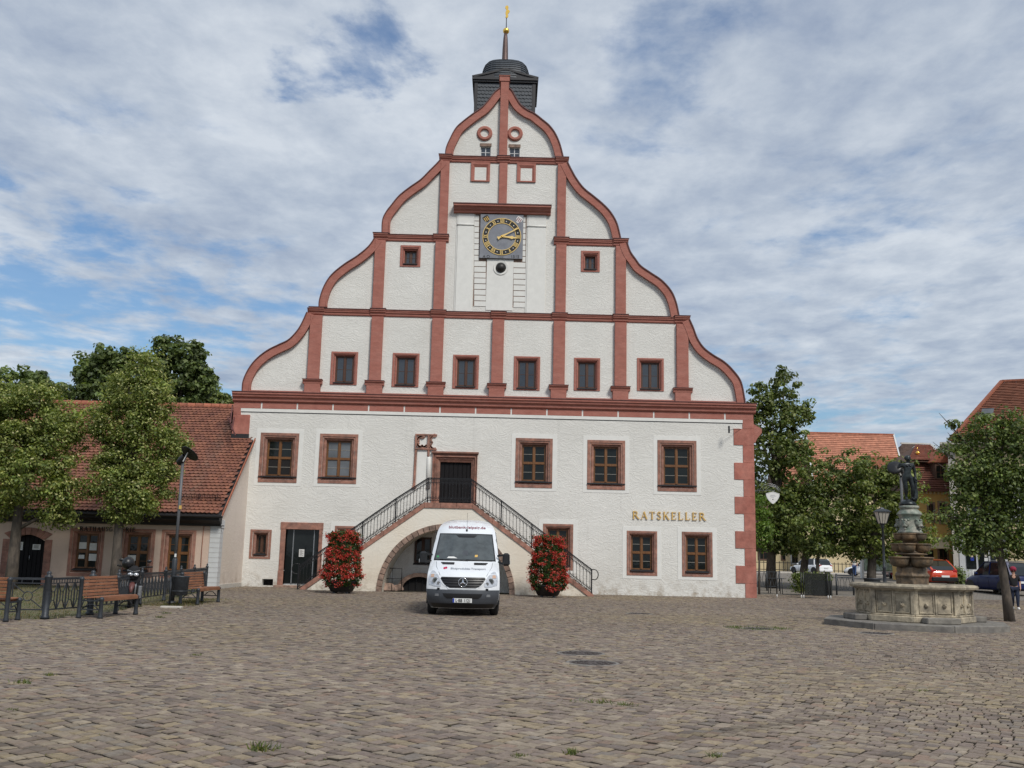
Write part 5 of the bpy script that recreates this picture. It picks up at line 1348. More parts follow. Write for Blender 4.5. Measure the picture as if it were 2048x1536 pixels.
    for q in range(16):
        x = xr - .35 - q * .72; m = MB(); m.bar((x, eave[0] + ux * (s_ + .28) + nx * .04, eave[1] + uz * (s_ + .28) + nz * .04), (x, eave[0] + ux * (s_ - .05) + nx * .02, eave[1] + uz * (s_ - .05) + nz * .02), .02); m.bar((x, eave[0] + ux * (s_ - .05) + nx * .02, eave[1] + uz * (s_ - .05) + nz * .02), (x, eave[0] + ux * s_ + nx * .26, eave[1] + uz * s_ + nz * .26), .022); m.obj('guard_bracket', 'iron', LB)
    # boxed eaves and gutter
    m = MB(); m.prism([(Yf, 2.70), (Yf - .12, 2.62), (Yf - .14, 2.68), (Yf - .42, 2.82), (Yf - .42, 3.02), (Yf, 3.02)], xl, xr + .05, axis='X'); m.box(xl, xr + .16, Yf - .10, Yf - .01, 2.585, 2.625); m.obj('boxed_eaves', 'board', LB)
    m = MB(); g = [(-4.50 + .075 * cos(t), 2.99 + .075 * sin(t)) for t in np.linspace(pi, 2 * pi, 7)]; m.prism(g + [(-4.435, 3.0), (-4.565, 3.0)][::1], xl, xr + .20, axis='X'); m.obj('gutter', 'slatef', LB)
    # windows
    for q, (w, i_) in enumerate(zip(W, I)):
        win = build_window(LB, w, i_, 'sand', 'wood', 'pane', rows=4, y0=Yf, band=False, sill='dark', stone_proud=.02, ydepth=.16, halfbar=False)
        x0, x1, z0, z1 = i_
        notes = {0: [(.28, .66, .17, .17), (.75, .63, .15, .19), (.25, .34, .12, .10), (.77, .33, .16, .18)], 1: [(.22, .34, .17, .14)], 2: []}[q]
        for u, v_, a, b in notes:
            cx, cz = x0 + (x1 - x0) * u, z0 + (z1 - z0) * v_; m = MB(); m.box(cx - a, cx + a, Yf + .155, Yf + .158, cz - b * .8, cz + b * .8); p = m.obj('notice', 'paper', win)
    # door leaves with planks and two notices
    m = MB(); m.prism([(p[0], p[1]) for p in doorpoly], Yf + .20, Yf + .26); d = m.obj('door', 'doorw', LB)
    np_ = 8
    for q in range(np_):
        a = d0 + (d1 - d0) * q / np_ + .012; b = d0 + (d1 - d0) * (q + 1) / np_ - .012
        za = dz - rise + rise * sin(pi * (a - d0) / (d1 - d0)) - .03; zb = dz - rise + rise * sin(pi * (b - d0) / (d1 - d0)) - .03
        m = MB(); m.prism([(a, 0), (a, za), (b, zb), (b, 0)], Yf + .17, Yf + .199); m.obj('plank', 'doorw', d)
    m = MB(); hx = (d0 + d1) / 2 + .0; m.tube([(hx + .08, Yf + .12, 1.0), (hx + .08, Yf + .12, 1.2)], .015, 8); m.obj('handle', 'steel', d)
    for px, py, a, b in ((40, 1092, .12, .17), (73, 1094, .165, .11)):
        x, z = FX(px, py, Yf + .16); m = MB(); m.box(x - a, x + a, Yf + .160, Yf + .166, z - b, z + b); o = m.obj('notice', 'paper', LB)
        for t in range(6):
            m = MB(); m.box(x - a * .75, x + a * (.75 if t % 2 else .5), Yf + .157, Yf + .1595, z + b * .7 - t * b * .25, z + b * .7 - t * b * .25 + .012); m.obj('printed_line', 'ink', o)
    # arched stone surround
    ow = .30
    for x, s in ((d0 - ow, 1), (d1, 1)):
        for q in range(4):
            m = MB(); m.box(x, x + ow, Yf - .03, Yf + .2, -.05 + q * .48, -.05 + q * .48 + .474); m.obj('jamb_stone', 'sand', LB, .008)
    K = 7
    for q in range(K):
        t0, t1 = q / K, (q + 1) / K
        def pt(t, r): 
            return (d0 + (d1 - d0) * t + (t - .5) * 2 * ow * r, dz - rise + .0 + rise * sin(pi * t) + .30 * r)
        P_ = [pt(t0 + .006, 0), pt(t0 + .006, 1), pt((t0 + t1) / 2, 1), pt(t1 - .006, 1), pt(t1 - .006, 0), pt((t0 + t1) / 2, 0)]
        P_ = [(a, max(b, 1.87)) for a, b in P_]
        m = MB(); m.prism(P_, Yf - (.05 if q == 3 else .032), Yf + .15); m.obj('arch_stone', 'sand', LB, .008)
    # lettering over the windows
    a = FX(160, 1061, Yf); b = FX(271, 1062.5, Yf)
    serif_word('RATHAUSGALERIE', a[0], a[1], .17, Yf - .05, .03, 'iron', LB, sp=.22, want=b[0] - a[0])
    # lightning conductor
    m = MB(); m.tube([(-12.68, Yf - .05, 2.6), (-12.69, Yf - .06, 1.6), (-12.68, Yf - .05, .9), (-12.69, Yf - .05, 0)], .013, 6); m.obj('lightning_conductor', 'ridge', LB)
    # boards where the roof meets the corner pier
    m = MB(); m.bar((-12.6, -1.2, 7.0), (-12.95, .4, 8.0), .06, .09); m.bar((-12.75, -1.0, 7.35), (-13.05, .2, 8.35), .05, .07); m.bar((-12.5, -.9, 6.8), (-13.1, -.2, 7.7), .05, .05); m.obj('roof_flashing', 'redd', LB)
    m = MB(); m.box(xl, xr - .3, 8.5, 8.6, -.2, 3.1); m.obj('rear_wall', 'pink', LB)
build_left()

# ================================================================== VAN
def build_van():
    gx, gy = GR(925, 1231)
    VX, VY = gx, gy - .0
    van = thing('delivery_van', 'white high-roofed delivery van parked before the stair arch, dark grey bumper', 'van', (0, 0, 0))
    hw = [(.20, .86), (.34, .94), (.50, .985), (.75, 1.0), (1.0, .995), (1.2, .985), (1.45, .965), (1.75, .935), (2.05, .895), (2.30, .850), (2.45, .80), (2.56, .72), (2.63, .62), (2.67, .48)]
    yf = [(.20, .16), (.34, .05), (.50, .0), (.62, .0), (.75, .03), (.90, .07), (1.02, .12), (1.12, .22), (1.22, .42), (1.35, .72), (1.45, .98), (1.75, 1.30), (2.05, 1.62), (2.24, 1.82), (2.40, 2.02), (2.52, 2.24), (2.62, 2.55), (2.67, 2.9)]
    def ip(T, z): return float(np.interp(z, [a for a, _ in T], [b for _, b in T]))
    def front(x, z):
        w = ip(hw, z); u = min(abs(x) / w, 1.0)
        c = .26 if z < 1.2 else .30
        return ip(yf, z) + c * u ** 3.2 + .10 * u * u
    # body shell: front surface + sides + roof + tail
    NX, NZ = 28, 44; zs = np.linspace(.20, 2.67, NZ); m = MB(); V = []
    for z in zs:
        w = ip(hw, z)
        for i in range(NX + 1):
            u = -1 + 2 * i / NX; u = math.copysign(1 - (1 - abs(u)) ** 1.35, u); x = u * w; V.append((x, front(x, z), z))
    F = [(j * (NX + 1) + i, j * (NX + 1) + i + 1, (j + 1) * (NX + 1) + i + 1, (j + 1) * (NX + 1) + i) for j in range(NZ - 1) for i in range(NX)]
    m.add(V, F, 0, None, True)
    yback = 5.9
    for s, col in ((-1, 0), (1, NX)):
        vv = []
        for j, z in enumerate(zs):
            p = V[j * (NX + 1) + col]; vv += [p, (p[0], yback, p[2])]
        m.add(vv, [(2 * j, 2 * j + 1, 2 * j + 3, 2 * j + 2) for j in range(NZ - 1)], 0, None, True)
    top = [V[(NZ - 1) * (NX + 1) + i] for i in range(NX + 1)]
    m.add(top + [(p[0], yback, p[2] + .03 * (1 - (p[0] / .5) ** 2)) for p in top], [(i, i + 1, i + 1 + NX + 1, i + NX + 1) for i in range(NX)], 0, None, True)
    m.add([(V[j * (NX + 1)][0], yback, zs[j]) for j in range(NZ)] + [(V[j * (NX + 1) + NX][0], yback, zs[j]) for j in range(NZ)], [(j, j + 1, j + 1 + NZ, j + NZ) for j in range(NZ - 1)])
    body = m.obj('body', 'vanw', van)
    def patch(name, mt, rows, off=.008, n=14, thick=0, parent=van, smooth=True):
        """rows: (z, xl, xr) -> surface patch laid on the front"""
        m = MB(); V = []
        for z, a, b in rows:
            for i in range(n + 1):
                x = a + (b - a) * i / n; V.append((x, front(x, z) - off, z))
        R = len(rows); F = [(j * (n + 1) + i, j * (n + 1) + i + 1, (j + 1) * (n + 1) + i + 1, (j + 1) * (n + 1) + i) for j in range(R - 1) for i in range(n)]
        m.add(V, F, 0, None, smooth)
        # closing rim back to the body
        rim = [i for i in range(n + 1)] + [j * (n + 1) + n for j in range(1, R)] + [(R - 1) * (n + 1) + i for i in range(n - 1, -1, -1)] + [j * (n + 1) for j in range(R - 2, 0, -1)]
        rv = [V[k] for k in rim]; q = len(rv); m.add(rv + [(p[0], p[1] + off + .004, p[2]) for p in rv], [(k, (k + 1) % q, (k + 1) % q + q, k + q) for k in range(q)])
        return m.obj(name, mt, parent)
    def rowz(z0, z1, n, fa, fb): return [(z, fa(z), fb(z)) for z in np.linspace(z0, z1, n)]
    # windscreen
    wl = lambda z: -(.845 - (z - 1.49) * .145) ; 
    seal = patch('windscreen_seal', 'vblack', rowz(1.465, 2.245, 12, lambda z: wl(z) - .035, lambda z: -wl(z) + .035), .006)
    ws = patch('windscreen', 'wscreen', rowz(1.50, 2.215, 12, wl, lambda z: -wl(z)), .012)
    patch('sun_band', 'vblack', [(2.20, -.28, .33), (2.13, -.20, .24)], .016, 6)
    patch('mirror_reflection', 'wscreen', [(2.16, .28, .72), (2.00, .25, .76), (1.96, .30, .70)], .016, 6)
    patch('paper_on_dashboard', 'paper', [(1.535, -.50, -.20), (1.58, -.46, -.30)], .016, 5)
    patch('yellow_tag', 'goldp', [(1.58, .28, .36), (1.64, .29, .37)], .016, 3)
    patch('seat_headrest', 'vgrey', [(1.62, -.07, .10), (1.76, -.05, .08)], .0155, 3)
    patch('green_badge', 'leafgreen', [(1.55, -.80, -.74), (1.60, -.80, -.74)], .016, 2)
    # wipers
    for a, b in (((-.70, 1.50), (.10, 1.475)), ((.05, 1.50), (.78, 1.48))):
        m = MB(); P = [(a[0] + (b[0] - a[0]) * t, front(a[0] + (b[0] - a[0]) * t, a[1] + (b[1] - a[1]) * t) - .035, a[1] + (b[1] - a[1]) * t) for t in np.linspace(0, 1, 6)]; m.tube(P, .011, 6); m.obj('wiper', 'vblack', van)
    # bonnet: vents and shut lines
    patch('bonnet_vent', 'vblack', [(1.36, -.60, -.28), (1.41, -.66, -.27), (1.425, -.66, -.28)], .008, 6)
    patch('bonnet_vent', 'vblack', [(1.36, .28, .60), (1.41, .27, .66), (1.425, .28, .66)], .008, 6)
    for s in (-1, 1):
        m = MB(); P = [(s * x, front(s * x, z) - .004, z) for x, z in ((.80, 1.44), (.77, 1.30), (.66, 1.12), (.60, 1.0), (.545, .90))]; m.tube(P, .005, 5); m.obj('shut_line', 'vgrey', van)
    # grille, upper and lower
    gl = lambda z: np.interp(z, [.74, .80, .90, 1.0, 1.04], [.34, .47, .56, .62, .58])
    patch('grille_surround', 'vanw', rowz(.715, 1.065, 8, lambda z: -float(gl(z)) - .05, lambda z: float(gl(z)) + .05), .012)
    patch('grille', 'vblack', rowz(.745, 1.035, 8, lambda z: -float(gl(z)), lambda z: float(gl(z))), .018)
    for z in (.80, .865, .935, .995):
        m = MB(); w = float(gl(z)) - .03; P = [(x, front(x, z) - .028, z) for x in np.linspace(-w, w, 12)]; m.tube(P, .014, 6); m.obj('grille_bar', 'vblack', van)
    cz = .895; cy = front(0, cz) - .055; m = MB(); n = 32; m.tube([(.118 * cos(t), cy, cz + .118 * sin(t)) for t in np.linspace(0, 2 * pi, 33)], .011, 6, cap=False)
    for k in range(3):
        a = pi / 2 + k * 2 * pi / 3; nx, nz = -sin(a), cos(a); m.add([(.024 * nx, cy, cz + .024 * nz), (-.024 * nx, cy, cz - .024 * nz), (.115 * cos(a), cy, cz + .115 * sin(a)), (0, cy - .014, cz)], [(0, 2, 3), (2, 1, 3), (0, 1, 2)])
    m.obj('three_pointed_star_badge', 'chrome', van)
    # headlights
    for s in (-1, 1):
        rows = [(.78, .60, .78), (.82, .585, .93), (.90, .595, .945), (1.0, .635, .95), (1.08, .69, .93), (1.15, .76, .90), (1.19, .82, .875)]
        R_ = [(z, s * a, s * b) if s > 0 else (z, -b, -a) for z, a, b in rows]
        hl = patch('headlight', 'lens', R_, .014, 8)
        for (x, z, r_, mt) in ((.755, .93, .085, 'chrome'), (.755, .93, .055, 'wscreen'), (.66, .865, .045, 'chrome')):
            yy = front(s * x, z) - .022 - (.006 if mt == 'wscreen' else 0); m = MB(); m.prism([(s * x + r_ * cos(t), z + r_ * sin(t)) for t in np.linspace(0, 2 * pi, 17)[:-1]], yy - .004, yy + .03); m.obj('lamp_reflector', mt, hl)
        pr = patch('indicator', 'amber', [(1.02, s * .80 if s > 0 else -.90, s * .90 if s > 0 else -.80), (1.10, s * .80 if s > 0 else -.88, s * .88 if s > 0 else -.80)], .019, 4)
    # bumper
    bw = lambda z: ip(hw, z) - .004
    patch('bumper', 'vgrey', [(z, -bw(z), bw(z)) for z in np.linspace(.22, .70, 9)], .012, 24)
    patch('bumper_intake', 'vblack', [(.47, -.42, .42), (.52, -.50, .50), (.60, -.54, .54)], .020, 10)
    patch('bumper_valance', 'vblack', [(z, -bw(z) + .06, bw(z) - .06) for z in np.linspace(.21, .33, 4)], .019, 14)
    for s in (-1, 1):
        patch('fog_lamp', 'steel', [(.52, s * .70 - .055, s * .70 + .055), (.585, s * .70 - .05, s * .70 + .05)], .019, 4)
        m = MB(); x = s * .66; m.box(x - .035, x + .035, front(x, .72) - .05, front(x, .72), .70, .745); m.obj('washer_jet', 'vblack', van, .006)
    # plate
    y = front(.0, .42) - .045
    m = MB(); m.box(-.26, .26, y, y + .02, .36, .475); pl = m.obj('number_plate', 'platew', van, .004)
    m = MB(); m.box(-.258, -.215, y - .003, y, .363, .472); m.obj('euro_band', 'euro', pl)
    me = text_mesh('plate_characters', 'L\u00b7BB 1121', .118, .002, 'ink', xs=.80, bold=.004, space=1.05); move_mesh(me, .022, y - .004, .378); link('plate_characters', me, pl)
    # roof lettering and bonnet lettering follow the surface
    def front_text(name, s, size, x, z, mt, xs=1.0, off=.006):
        me = text_mesh(name, s, size, .0, mt, xs=xs, bold=.0022)
        for v in me.vertices:
            xx, zz = v.co.x + x, v.co.z + z; v.co = Vector((xx, front(xx, zz) - off, zz))
        return link(name, me, van)
    front_text('roof_lettering', 'blutbank-leipzig.de', .112, .02, 2.395, 'maroonp', xs=1.30, off=.008)
    front_text('bonnet_lettering', 'Blutprodukte-Transport', .070, .12, 1.235, 'greyp', xs=1.42, off=.007)
    m = MB(); 
    for dx, s in ((0, 1), (.045, -1)):
        pts = [(-.535 + dx + .035 * cos(t) * s, 1.262 + .030 * sin(t) + (.012 if s < 0 else 0)) for t in np.linspace(0, 2 * pi, 13)[:-1]]
        m.add([(x, front(x, z) - .009 - (.002 if s < 0 else 0), z) for x, z in pts], [tuple(range(12))])
    m.obj('company_emblem', 'magenta', van)
    # aerial
    m = MB(); m.tube([(.02, front(.02, 2.34) - .02, 2.34), (.02, front(.02, 2.34) + .05, 2.85)], .004, 5); m.sphere((.02, front(.02, 2.33) - .02, 2.34), .028, 8, 6, 0, (1, 1, 1.7)); m.obj('aerial', 'vblack', van)
    # mirrors
    for s in (-1, 1):
        m = MB(); c = Vector((s * 1.175, 1.28, 1.53)); m.cbox(c, (.22, .16, .36), 0, None, .88); mi = m.obj('wing_mirror', 'vblack', van, .05)
        m = MB(); m.bar((s * .95, 1.35, 1.45), (s * 1.12, 1.3, 1.40), .06); m.bar((s * .93, 1.4, 1.62), (s * 1.12, 1.3, 1.66), .05); m.obj('mirror_arm', 'vblack', mi)
        m = MB(); m.box(s * 1.28, s * 1.292, 1.24, 1.30, 1.40, 1.50); m.obj('mirror_lamp', 'lens', mi)
    # side glass, sills, door lines
    for s in (-1, 1):
        m = MB(); P = [(1.65, 1.50), (2.02, 2.12), (2.75, 2.15), (2.80, 1.50)]
        v = []
        for y_, z in P: v.append((s * (ip(hw, z) + .006), y_, z))
        m.add(v, [(0, 1, 2, 3)]); m.obj('side_window', 'carglass', van)
        for y_ in (1.5, 2.9, 4.2):
            m = MB(); m.tube([(s * (ip(hw, z) + .003), y_, z) for z in np.linspace(.45, 2.3, 8)], .006, 5); m.obj('door_gap', 'vgrey', van)
        m = MB(); m.box(s * .98, s * 1.012, .95, 5.6, .30, .52); m.obj('side_sill', 'vgrey', van)
        m = MB(); m.box(s * .995, s * 1.02, 1.0, 5.7, .88, .98); m.obj('rub_strip', 'vgrey', van)
    # wheels with tread and steel rims; black arches
    for y_ in (1.0, 4.68):
        for s in (-1, 1):
            m = MB(); prof = [(.20, -.11), (.30, -.12), (.335, -.10), (.345, -.06), (.345, .06), (.335, .10), (.30, .12), (.20, .11)]
            v = []; n = 28; f = []
            for r_, x in prof:
                for k in range(n): v.append((s * .86 + x, y_ + r_ * cos(2 * pi * k / n), .345 + r_ * sin(2 * pi * k / n)))
            for i in range(len(prof) - 1):
                for k in range(n): f.append((i * n + k, i * n + (k + 1) % n, (i + 1) * n + (k + 1) % n, (i + 1) * n + k))
            m.add(v, f, 0, None, True); w = m.obj('wheel', 'rubber', van)
            m = MB(); m.tube([(s * .84, y_, .345), (s * .955, y_, .345)], .21, 20); m.tube([(s * .95, y_, .345), (s * .98, y_, .345)], .06, 12); m.obj('rim', 'steel', w)
            m = MB(); P = [(y_ + .44 * cos(t), .345 + .44 * sin(t)) for t in np.linspace(-.1, pi + .1, 14)]
            m.prism(P, s * .90, s * 1.004, axis='X'); m.obj('wheel_arch', 'vblack', van)
    m = MB(); m.box(-.80, .80, .5, 5.7, .20, .34); m.obj('underbody', 'vblack', van)
    for s in (-1, 1):
        m = MB(); m.box(s * .72, s * 1.0, 1.36, 1.38, .10, .42); m.obj('mud_flap', 'rubber', van)
    van.location = (VX, VY - .45, 0); van.rotation_euler = (0, 0, radians(.8))
MT['leafgreen'] = mat('green_sticker', (.05, .30, .10), .5)
build_van()

# ================================================================== FLOWER TOWERS
def flower_tower(px, py, wpx, top, seed, label):
    x, y = GR(px, py); d = y + 46; x += 0; y += .7; sc = (y + 46) / FPX
    t = thing('flower_tower', label, 'planter', (x, y, 0), group='flower towers flanking the stair')
    R = wpx * sc / 2; H = FX(px, top, y)[1]; r = np.random.default_rng(seed)
    m = MB(); m.lathe([(R * .55, .06), (R * .62, .10), (R * .86, .44), (R * .90, .46), (R * .90, .50), (R * .80, .50), (R * .78, .44)], (x, y, 0), 32); m.obj('bowl', 'vblack', t)
    m = MB()
    for k in range(4):
        a = pi / 4 + k * pi / 2; m.cbox((x + R * .5 * cos(a), y + R * .5 * sin(a), .04), (.09, .09, .09))
    m.obj('feet', 'castiron', t)
    m = MB(); m.lathe([(R * .30, .45), (R * .30, H - .25)], (x, y, 0), 12); m.obj('core', 'soil', t)
    def rad(z):
        f = (z - .42) / (H - .42); return R * float(np.interp(f, [-.2, 0, .08, .22, .42, .65, .82, .93, 1.0], [.7, .86, 1.0, .98, .92, .84, .78, .72, .58]))
    # foliage clumps then blossom heads
    def cloud(n, size, pal, push, name, flat, cl=None):
        z = r.uniform(.30, H, n); a = r.uniform(0, 2 * pi, n)
        lump = 1 + .10 * np.sin(a * 5 + z * 4) + .07 * np.sin(a * 9 - z * 7)
        rr = np.array([rad(q) for q in z]) * lump * (1 - .22 * r.random(n) ** 2 * push[1]) + push[0]
        c = np.stack([x + rr * np.cos(a), y + rr * np.sin(a), z + r.normal(0, .03, n)], 1)
        top_ = r.random(n) < .10; c[top_, 0] = x + r.normal(0, R * .35, top_.sum()); c[top_, 1] = y + r.normal(0, R * .35, top_.sum()); c[top_, 2] = H + r.normal(-.05, .06, top_.sum())
        return c, a
    c, a = cloud(7500, .05, None, (0, 1), 'f', 0)
    leaf_cloud('foliage', c, .050, [(.040, .075, .018), (.055, .095, .022), (.028, .055, .014)], r, t, 'petal')
    # flower heads: umbels of 9-12 petals
    nh = 520; ch, ah = cloud(nh, .1, None, (.045, .25), 'h', 0)
    stripe = np.sin(ch[:, 2] * 9.0 + r.normal(0, .4, nh)) > -.80
    ch = ch[stripe]
    P = np.repeat(ch, 22, 0) + r.normal(0, .052, (len(ch) * 22, 3)) * [1.15, 1.15, .72]
    leaf_cloud('blossoms', P, .030, [(.54, .060, .047), (.43, .040, .034), (.66, .115, .085), (.34, .028, .026)], r, t, 'petal', bias=.2)
def leaf_cloud(name, c, size, pal, r, parent, matn='leaf', bias=.5, jit=None, kind=None, colmul=None, sz=None, out=None):
    n = len(c); nrm = r.normal(0, 1, (n, 3)); nrm[:, 2] += bias * 1.6
    if out is not None: nrm = nrm * .55 + out * 1.5
    nrm = nrm + 1e-6; nrm /= np.linalg.norm(nrm, axis=1)[:, None]
    t1 = np.cross(nrm, r.normal(0, 1, (n, 3))); t1 /= np.linalg.norm(t1, axis=1)[:, None]; t2 = np.cross(nrm, t1)
    s = (size * r.uniform(.65, 1.3, n))[:, None] if sz is None else (size * r.uniform(.65, 1.3, n) * sz)[:, None]
    V = np.stack([c - t1 * s, c + t2 * s * .62 + nrm * s * .12, c + t1 * s, c - t2 * s * .62 + nrm * s * .12], 1).reshape(-1, 3)
    F = np.arange(n * 4).reshape(n, 4); P = np.array(pal); C = P[r.integers(0, len(P), n)] * r.uniform(.8, 1.25, n)[:, None]
    if colmul is not None: C = C * colmul[:, None]
    return big_mesh(name, V, F, matn, C, parent, kind=kind)
flower_tower(677, 1188, 71, 1066, 3, 'tall flower tower of red geraniums left of the white van')
flower_tower(1097, 1196, 68, 1074, 8, 'tall flower tower of red geraniums right of the white van')

# ================================================================== FOUNTAIN
def body_mesh(name, J, B, matn, parent, sub=2, root=0, extra=None):
    """one continuous skinned figure: J joints {name:(x,y,z,rx,ry)}, B bones"""
    names = list(J); idx = {n: i for i, n in enumerate(names)}
    me = bpy.data.meshes.new(name); me.from_pydata([J[n][:3] for n in names], [(idx[a], idx[b]) for a, b in B], []); me.update()
    o = bpy.data.objects.new(name, me); COL.objects.link(o)
    sk = o.modifiers.new('skin', 'SKIN'); sk.use_smooth_shade = True
    for i, n in enumerate(names):
        d = me.skin_vertices[0].data[i]; d.radius = (J[n][3], J[n][4] if len(J[n]) > 4 else J[n][3]); d.use_root = (i == root)
    ss = o.modifiers.new('sub', 'SUBSURF'); ss.levels = sub; ss.render_levels = sub
    bpy.context.view_layer.update()
    m2 = bpy.data.meshes.new_from_object(o.evaluated_get(bpy.context.evaluated_depsgraph_get()))
    bpy.data.objects.remove(o); m2.name = name; m2.materials.clear(); m2.materials.append(MT[matn])
    for p in m2.polygons: p.use_smooth = True
    return link(name, m2, parent)

def build_fountain():
    cx, cy = PLATC
    F = thing('fountain', 'octagonal carved stone fountain with tiers of bowls and a bronze figure on top', 'fountain', (cx, cy, 0))
    oc = lambda R, k, a0=-pi / 2: (cx + R * cos(a0 + k * pi / 4), cy + R * sin(a0 + k * pi / 4))
    BA = radians(-111)
    # platform slabs
    PR = 2.46
    for k in range(8):
        a, b = oc(PR, k), oc(PR, k + 1); c, d = oc(1.2, k), oc(1.2, k + 1)
        e = Vector((a[0] - b[0], a[1] - b[1])).normalized() * .006
        m = MB(); m.prism([(a[0] - e.x, a[1] - e.y), (b[0] + e.x, b[1] + e.y), (d[0] + e.x, d[1] + e.y), (c[0] - e.x, c[1] - e.y)], -.05, .165, axis='Z'); m.obj('platform_slab', 'plat', F, .018)
    R0 = 1.49; zt = 1.13; zb = .166
    # basin walls: recessed twin panels between corner pilasters
    for k in range(8):
        A, B = Vector(oc(R0, k, BA) + (0,)), Vector(oc(R0, k + 1, BA) + (0,)); L = (B - A).length; ex = (B - A) / L; en = Vector((ex.y, -ex.x, 0))
        def blk(u0, u1, o0, o1, z0, z1, mm):
            v = []
            for z in (z0, z1):
                for u, o in ((u0, o0), (u1, o0), (u1, o1), (u0, o1)): v.append(tuple(A + ex * u + en * o + Vector((0, 0, z))))
            mm.add(v, [(0, 3, 2, 1), (4, 5, 6, 7), (0, 1, 5, 4), (1, 2, 6, 5), (2, 3, 7, 6), (3, 0, 4, 7)])
        m = MB(); blk(.0, L, -.22, -.04, zb, zt - .16, m); w = m.obj('basin_wall', 'fount', F)
        m = MB(); blk(-.02, L + .02, -.22, .055, zb, zb + .16, m); blk(.0, L, -.2, .03, zb + .161, zb + .20, m); m.obj('base_course', 'fount', F, .02)
        pw = .10
        for u0, u1 in ((0, pw), (L - pw, L), (L / 2 - .028, L / 2 + .028)):
            m = MB(); blk(u0, u1, -.05, .012 if u1 - u0 > .08 else -.008, zb + .201, zt - .16, m); m.obj('panel_divider', 'fount', F, .01)
        for h in (0, 1):
            u0 = pw + .02 + h * (L / 2 - pw + .01); u1 = u0 + L / 2 - pw - .065
            m = MB(); t = .028
            for a, b, c, d in ((u0, u1, zb + .235, zb + .235 + t), (u0, u1, zt - .235, zt - .235 + t), (u0, u0 + t, zb + .235 + t + .001, zt - .236), (u1 - t, u1, zb + .235 + t + .001, zt - .236)): blk(a, b, -.05, -.012, c, d, m)
            m.obj('panel_frame', 'fount', F, .006)
            uc = (u0 + u1) / 2; p = A + ex * uc + en * -.035; m = MB(); z = zb + .44
            m.sphere((p.x, p.y, z), .062, 12, 8, 0, (1, 1, .9)); q = p + en * .045
            m.sphere((q.x, q.y, z + .012), .034, 10, 6); m.sphere((q.x + ex.x * .03, q.y + ex.y * .03, z + .04), .022, 8, 6); m.sphere((q.x - ex.x * .03, q.y - ex.y * .03, z + .04), .022, 8, 6)
            m.obj('mask_boss', 'fount', F)
        # rounded rim stone
        P = []; prof = [(.02, zt - .158), (.05, zt - .12), (.135, zt - .10), (.15, zt - .05), (.12, zt - .005), (.05, zt + .01), (-.26, zt + .01), (-.30, zt - .03), (-.30, zt - .158)]
        def pt(kk, o, z):
            f = (R0 + o / cos(pi / 8)); x, y = oc(f, kk, BA); return (x, y, z)
        v = [pt(k, o, z) for o, z in prof] + [pt(k + 1, o, z) for o, z in prof]; n = len(prof)
        m = MB(); m.add(v, [(i, (i + 1) % n, (i + 1) % n + n, i + n) for i in range(n)] + [tuple(range(n)), tuple(range(2 * n - 1, n - 1, -1))]); m.obj('rim_stone', 'fount', F)
        if k in (0, 2, 4, 6):       # low steps set against alternate sides
            m = MB(); blk(L * .12, L * .88, .06, .42, zb + .0, zb + .15, m); m.obj('mounting_step', 'plat', F, .02)
    m = MB(); m.prism([oc(R0 - .2, k, BA) for k in range(8)], .2, .72, axis='Z'); m.obj('basin_water', 'wscreen', F)
    # pier and tiered bowls
    m = MB(); m.lathe([(.42, .3), (.42, 1.30), (.45, 1.33), (.45, 1.38), (.40, 1.42), (.40, 1.56), (.34, 1.60)], (cx, cy, 0), 8, smooth=False, a0=pi / 8); m.obj('pier', 'fountd', F, .015)
    m = MB(); m.lathe([(.28, 1.56), (.26, 1.70), (.22, 1.95), (.30, 1.98), (.22, 2.05), (.20, 2.28), (.30, 2.32), (.30, 2.5)], (cx, cy, 0), 12); m.obj('shaft', 'fountd', F)
    def bowls(z0, z1, ring, r_, n, a0):
        for k in range(n):
            a = a0 + k * 2 * pi / n; c = (cx + ring * cos(a), cy + ring * sin(a), 0); h = z1 - z0
            m = MB(); m.lathe([(r_ * .30, z0), (r_ * .62, z0 + h * .06), (r_ * .88, z0 + h * .3), (r_ * .93, z0 + h * .68), (r_ * .94, z0 + h * .84), (r_ * 1.03, z0 + h * .87), (r_ * 1.04, z1), (r_ * .86, z1), (r_ * .82, z0 + h * .7), (.01, z0 + h * .5)], c, 20); m.obj('bowl', 'fountd', F)
    bowls(1.58, 1.86, .38, .29, 4, radians(18))
    m = MB(); m.lathe([(.30, 1.90), (.42, 1.92), (.42, 1.95), (.28, 1.97)], (cx, cy, 0), 16); m.obj('collar', 'fountd', F)
    bowls(1.98, 2.22, .30, .235, 4, radians(50))
    bowls(2.30, 2.50, .27, .185, 5, radians(25))
    # bronze drum with four heads
    z0 = 2.50
    m = MB(); m.lathe([(.32, z0), (.335, z0 + .03), (.31, z0 + .06), (.275, z0 + .12), (.265, z0 + .42), (.30, z0 + .49), (.335, z0 + .515), (.33, z0 + .54), (.24, z0 + .64), (.215, z0 + .66), (.255, z0 + .68), (.27, z0 + .72), (.25, z0 + .755), (.0, z0 + .76)], (cx, cy, 0), 28); d = m.obj('bronze_drum', 'verdi', F)
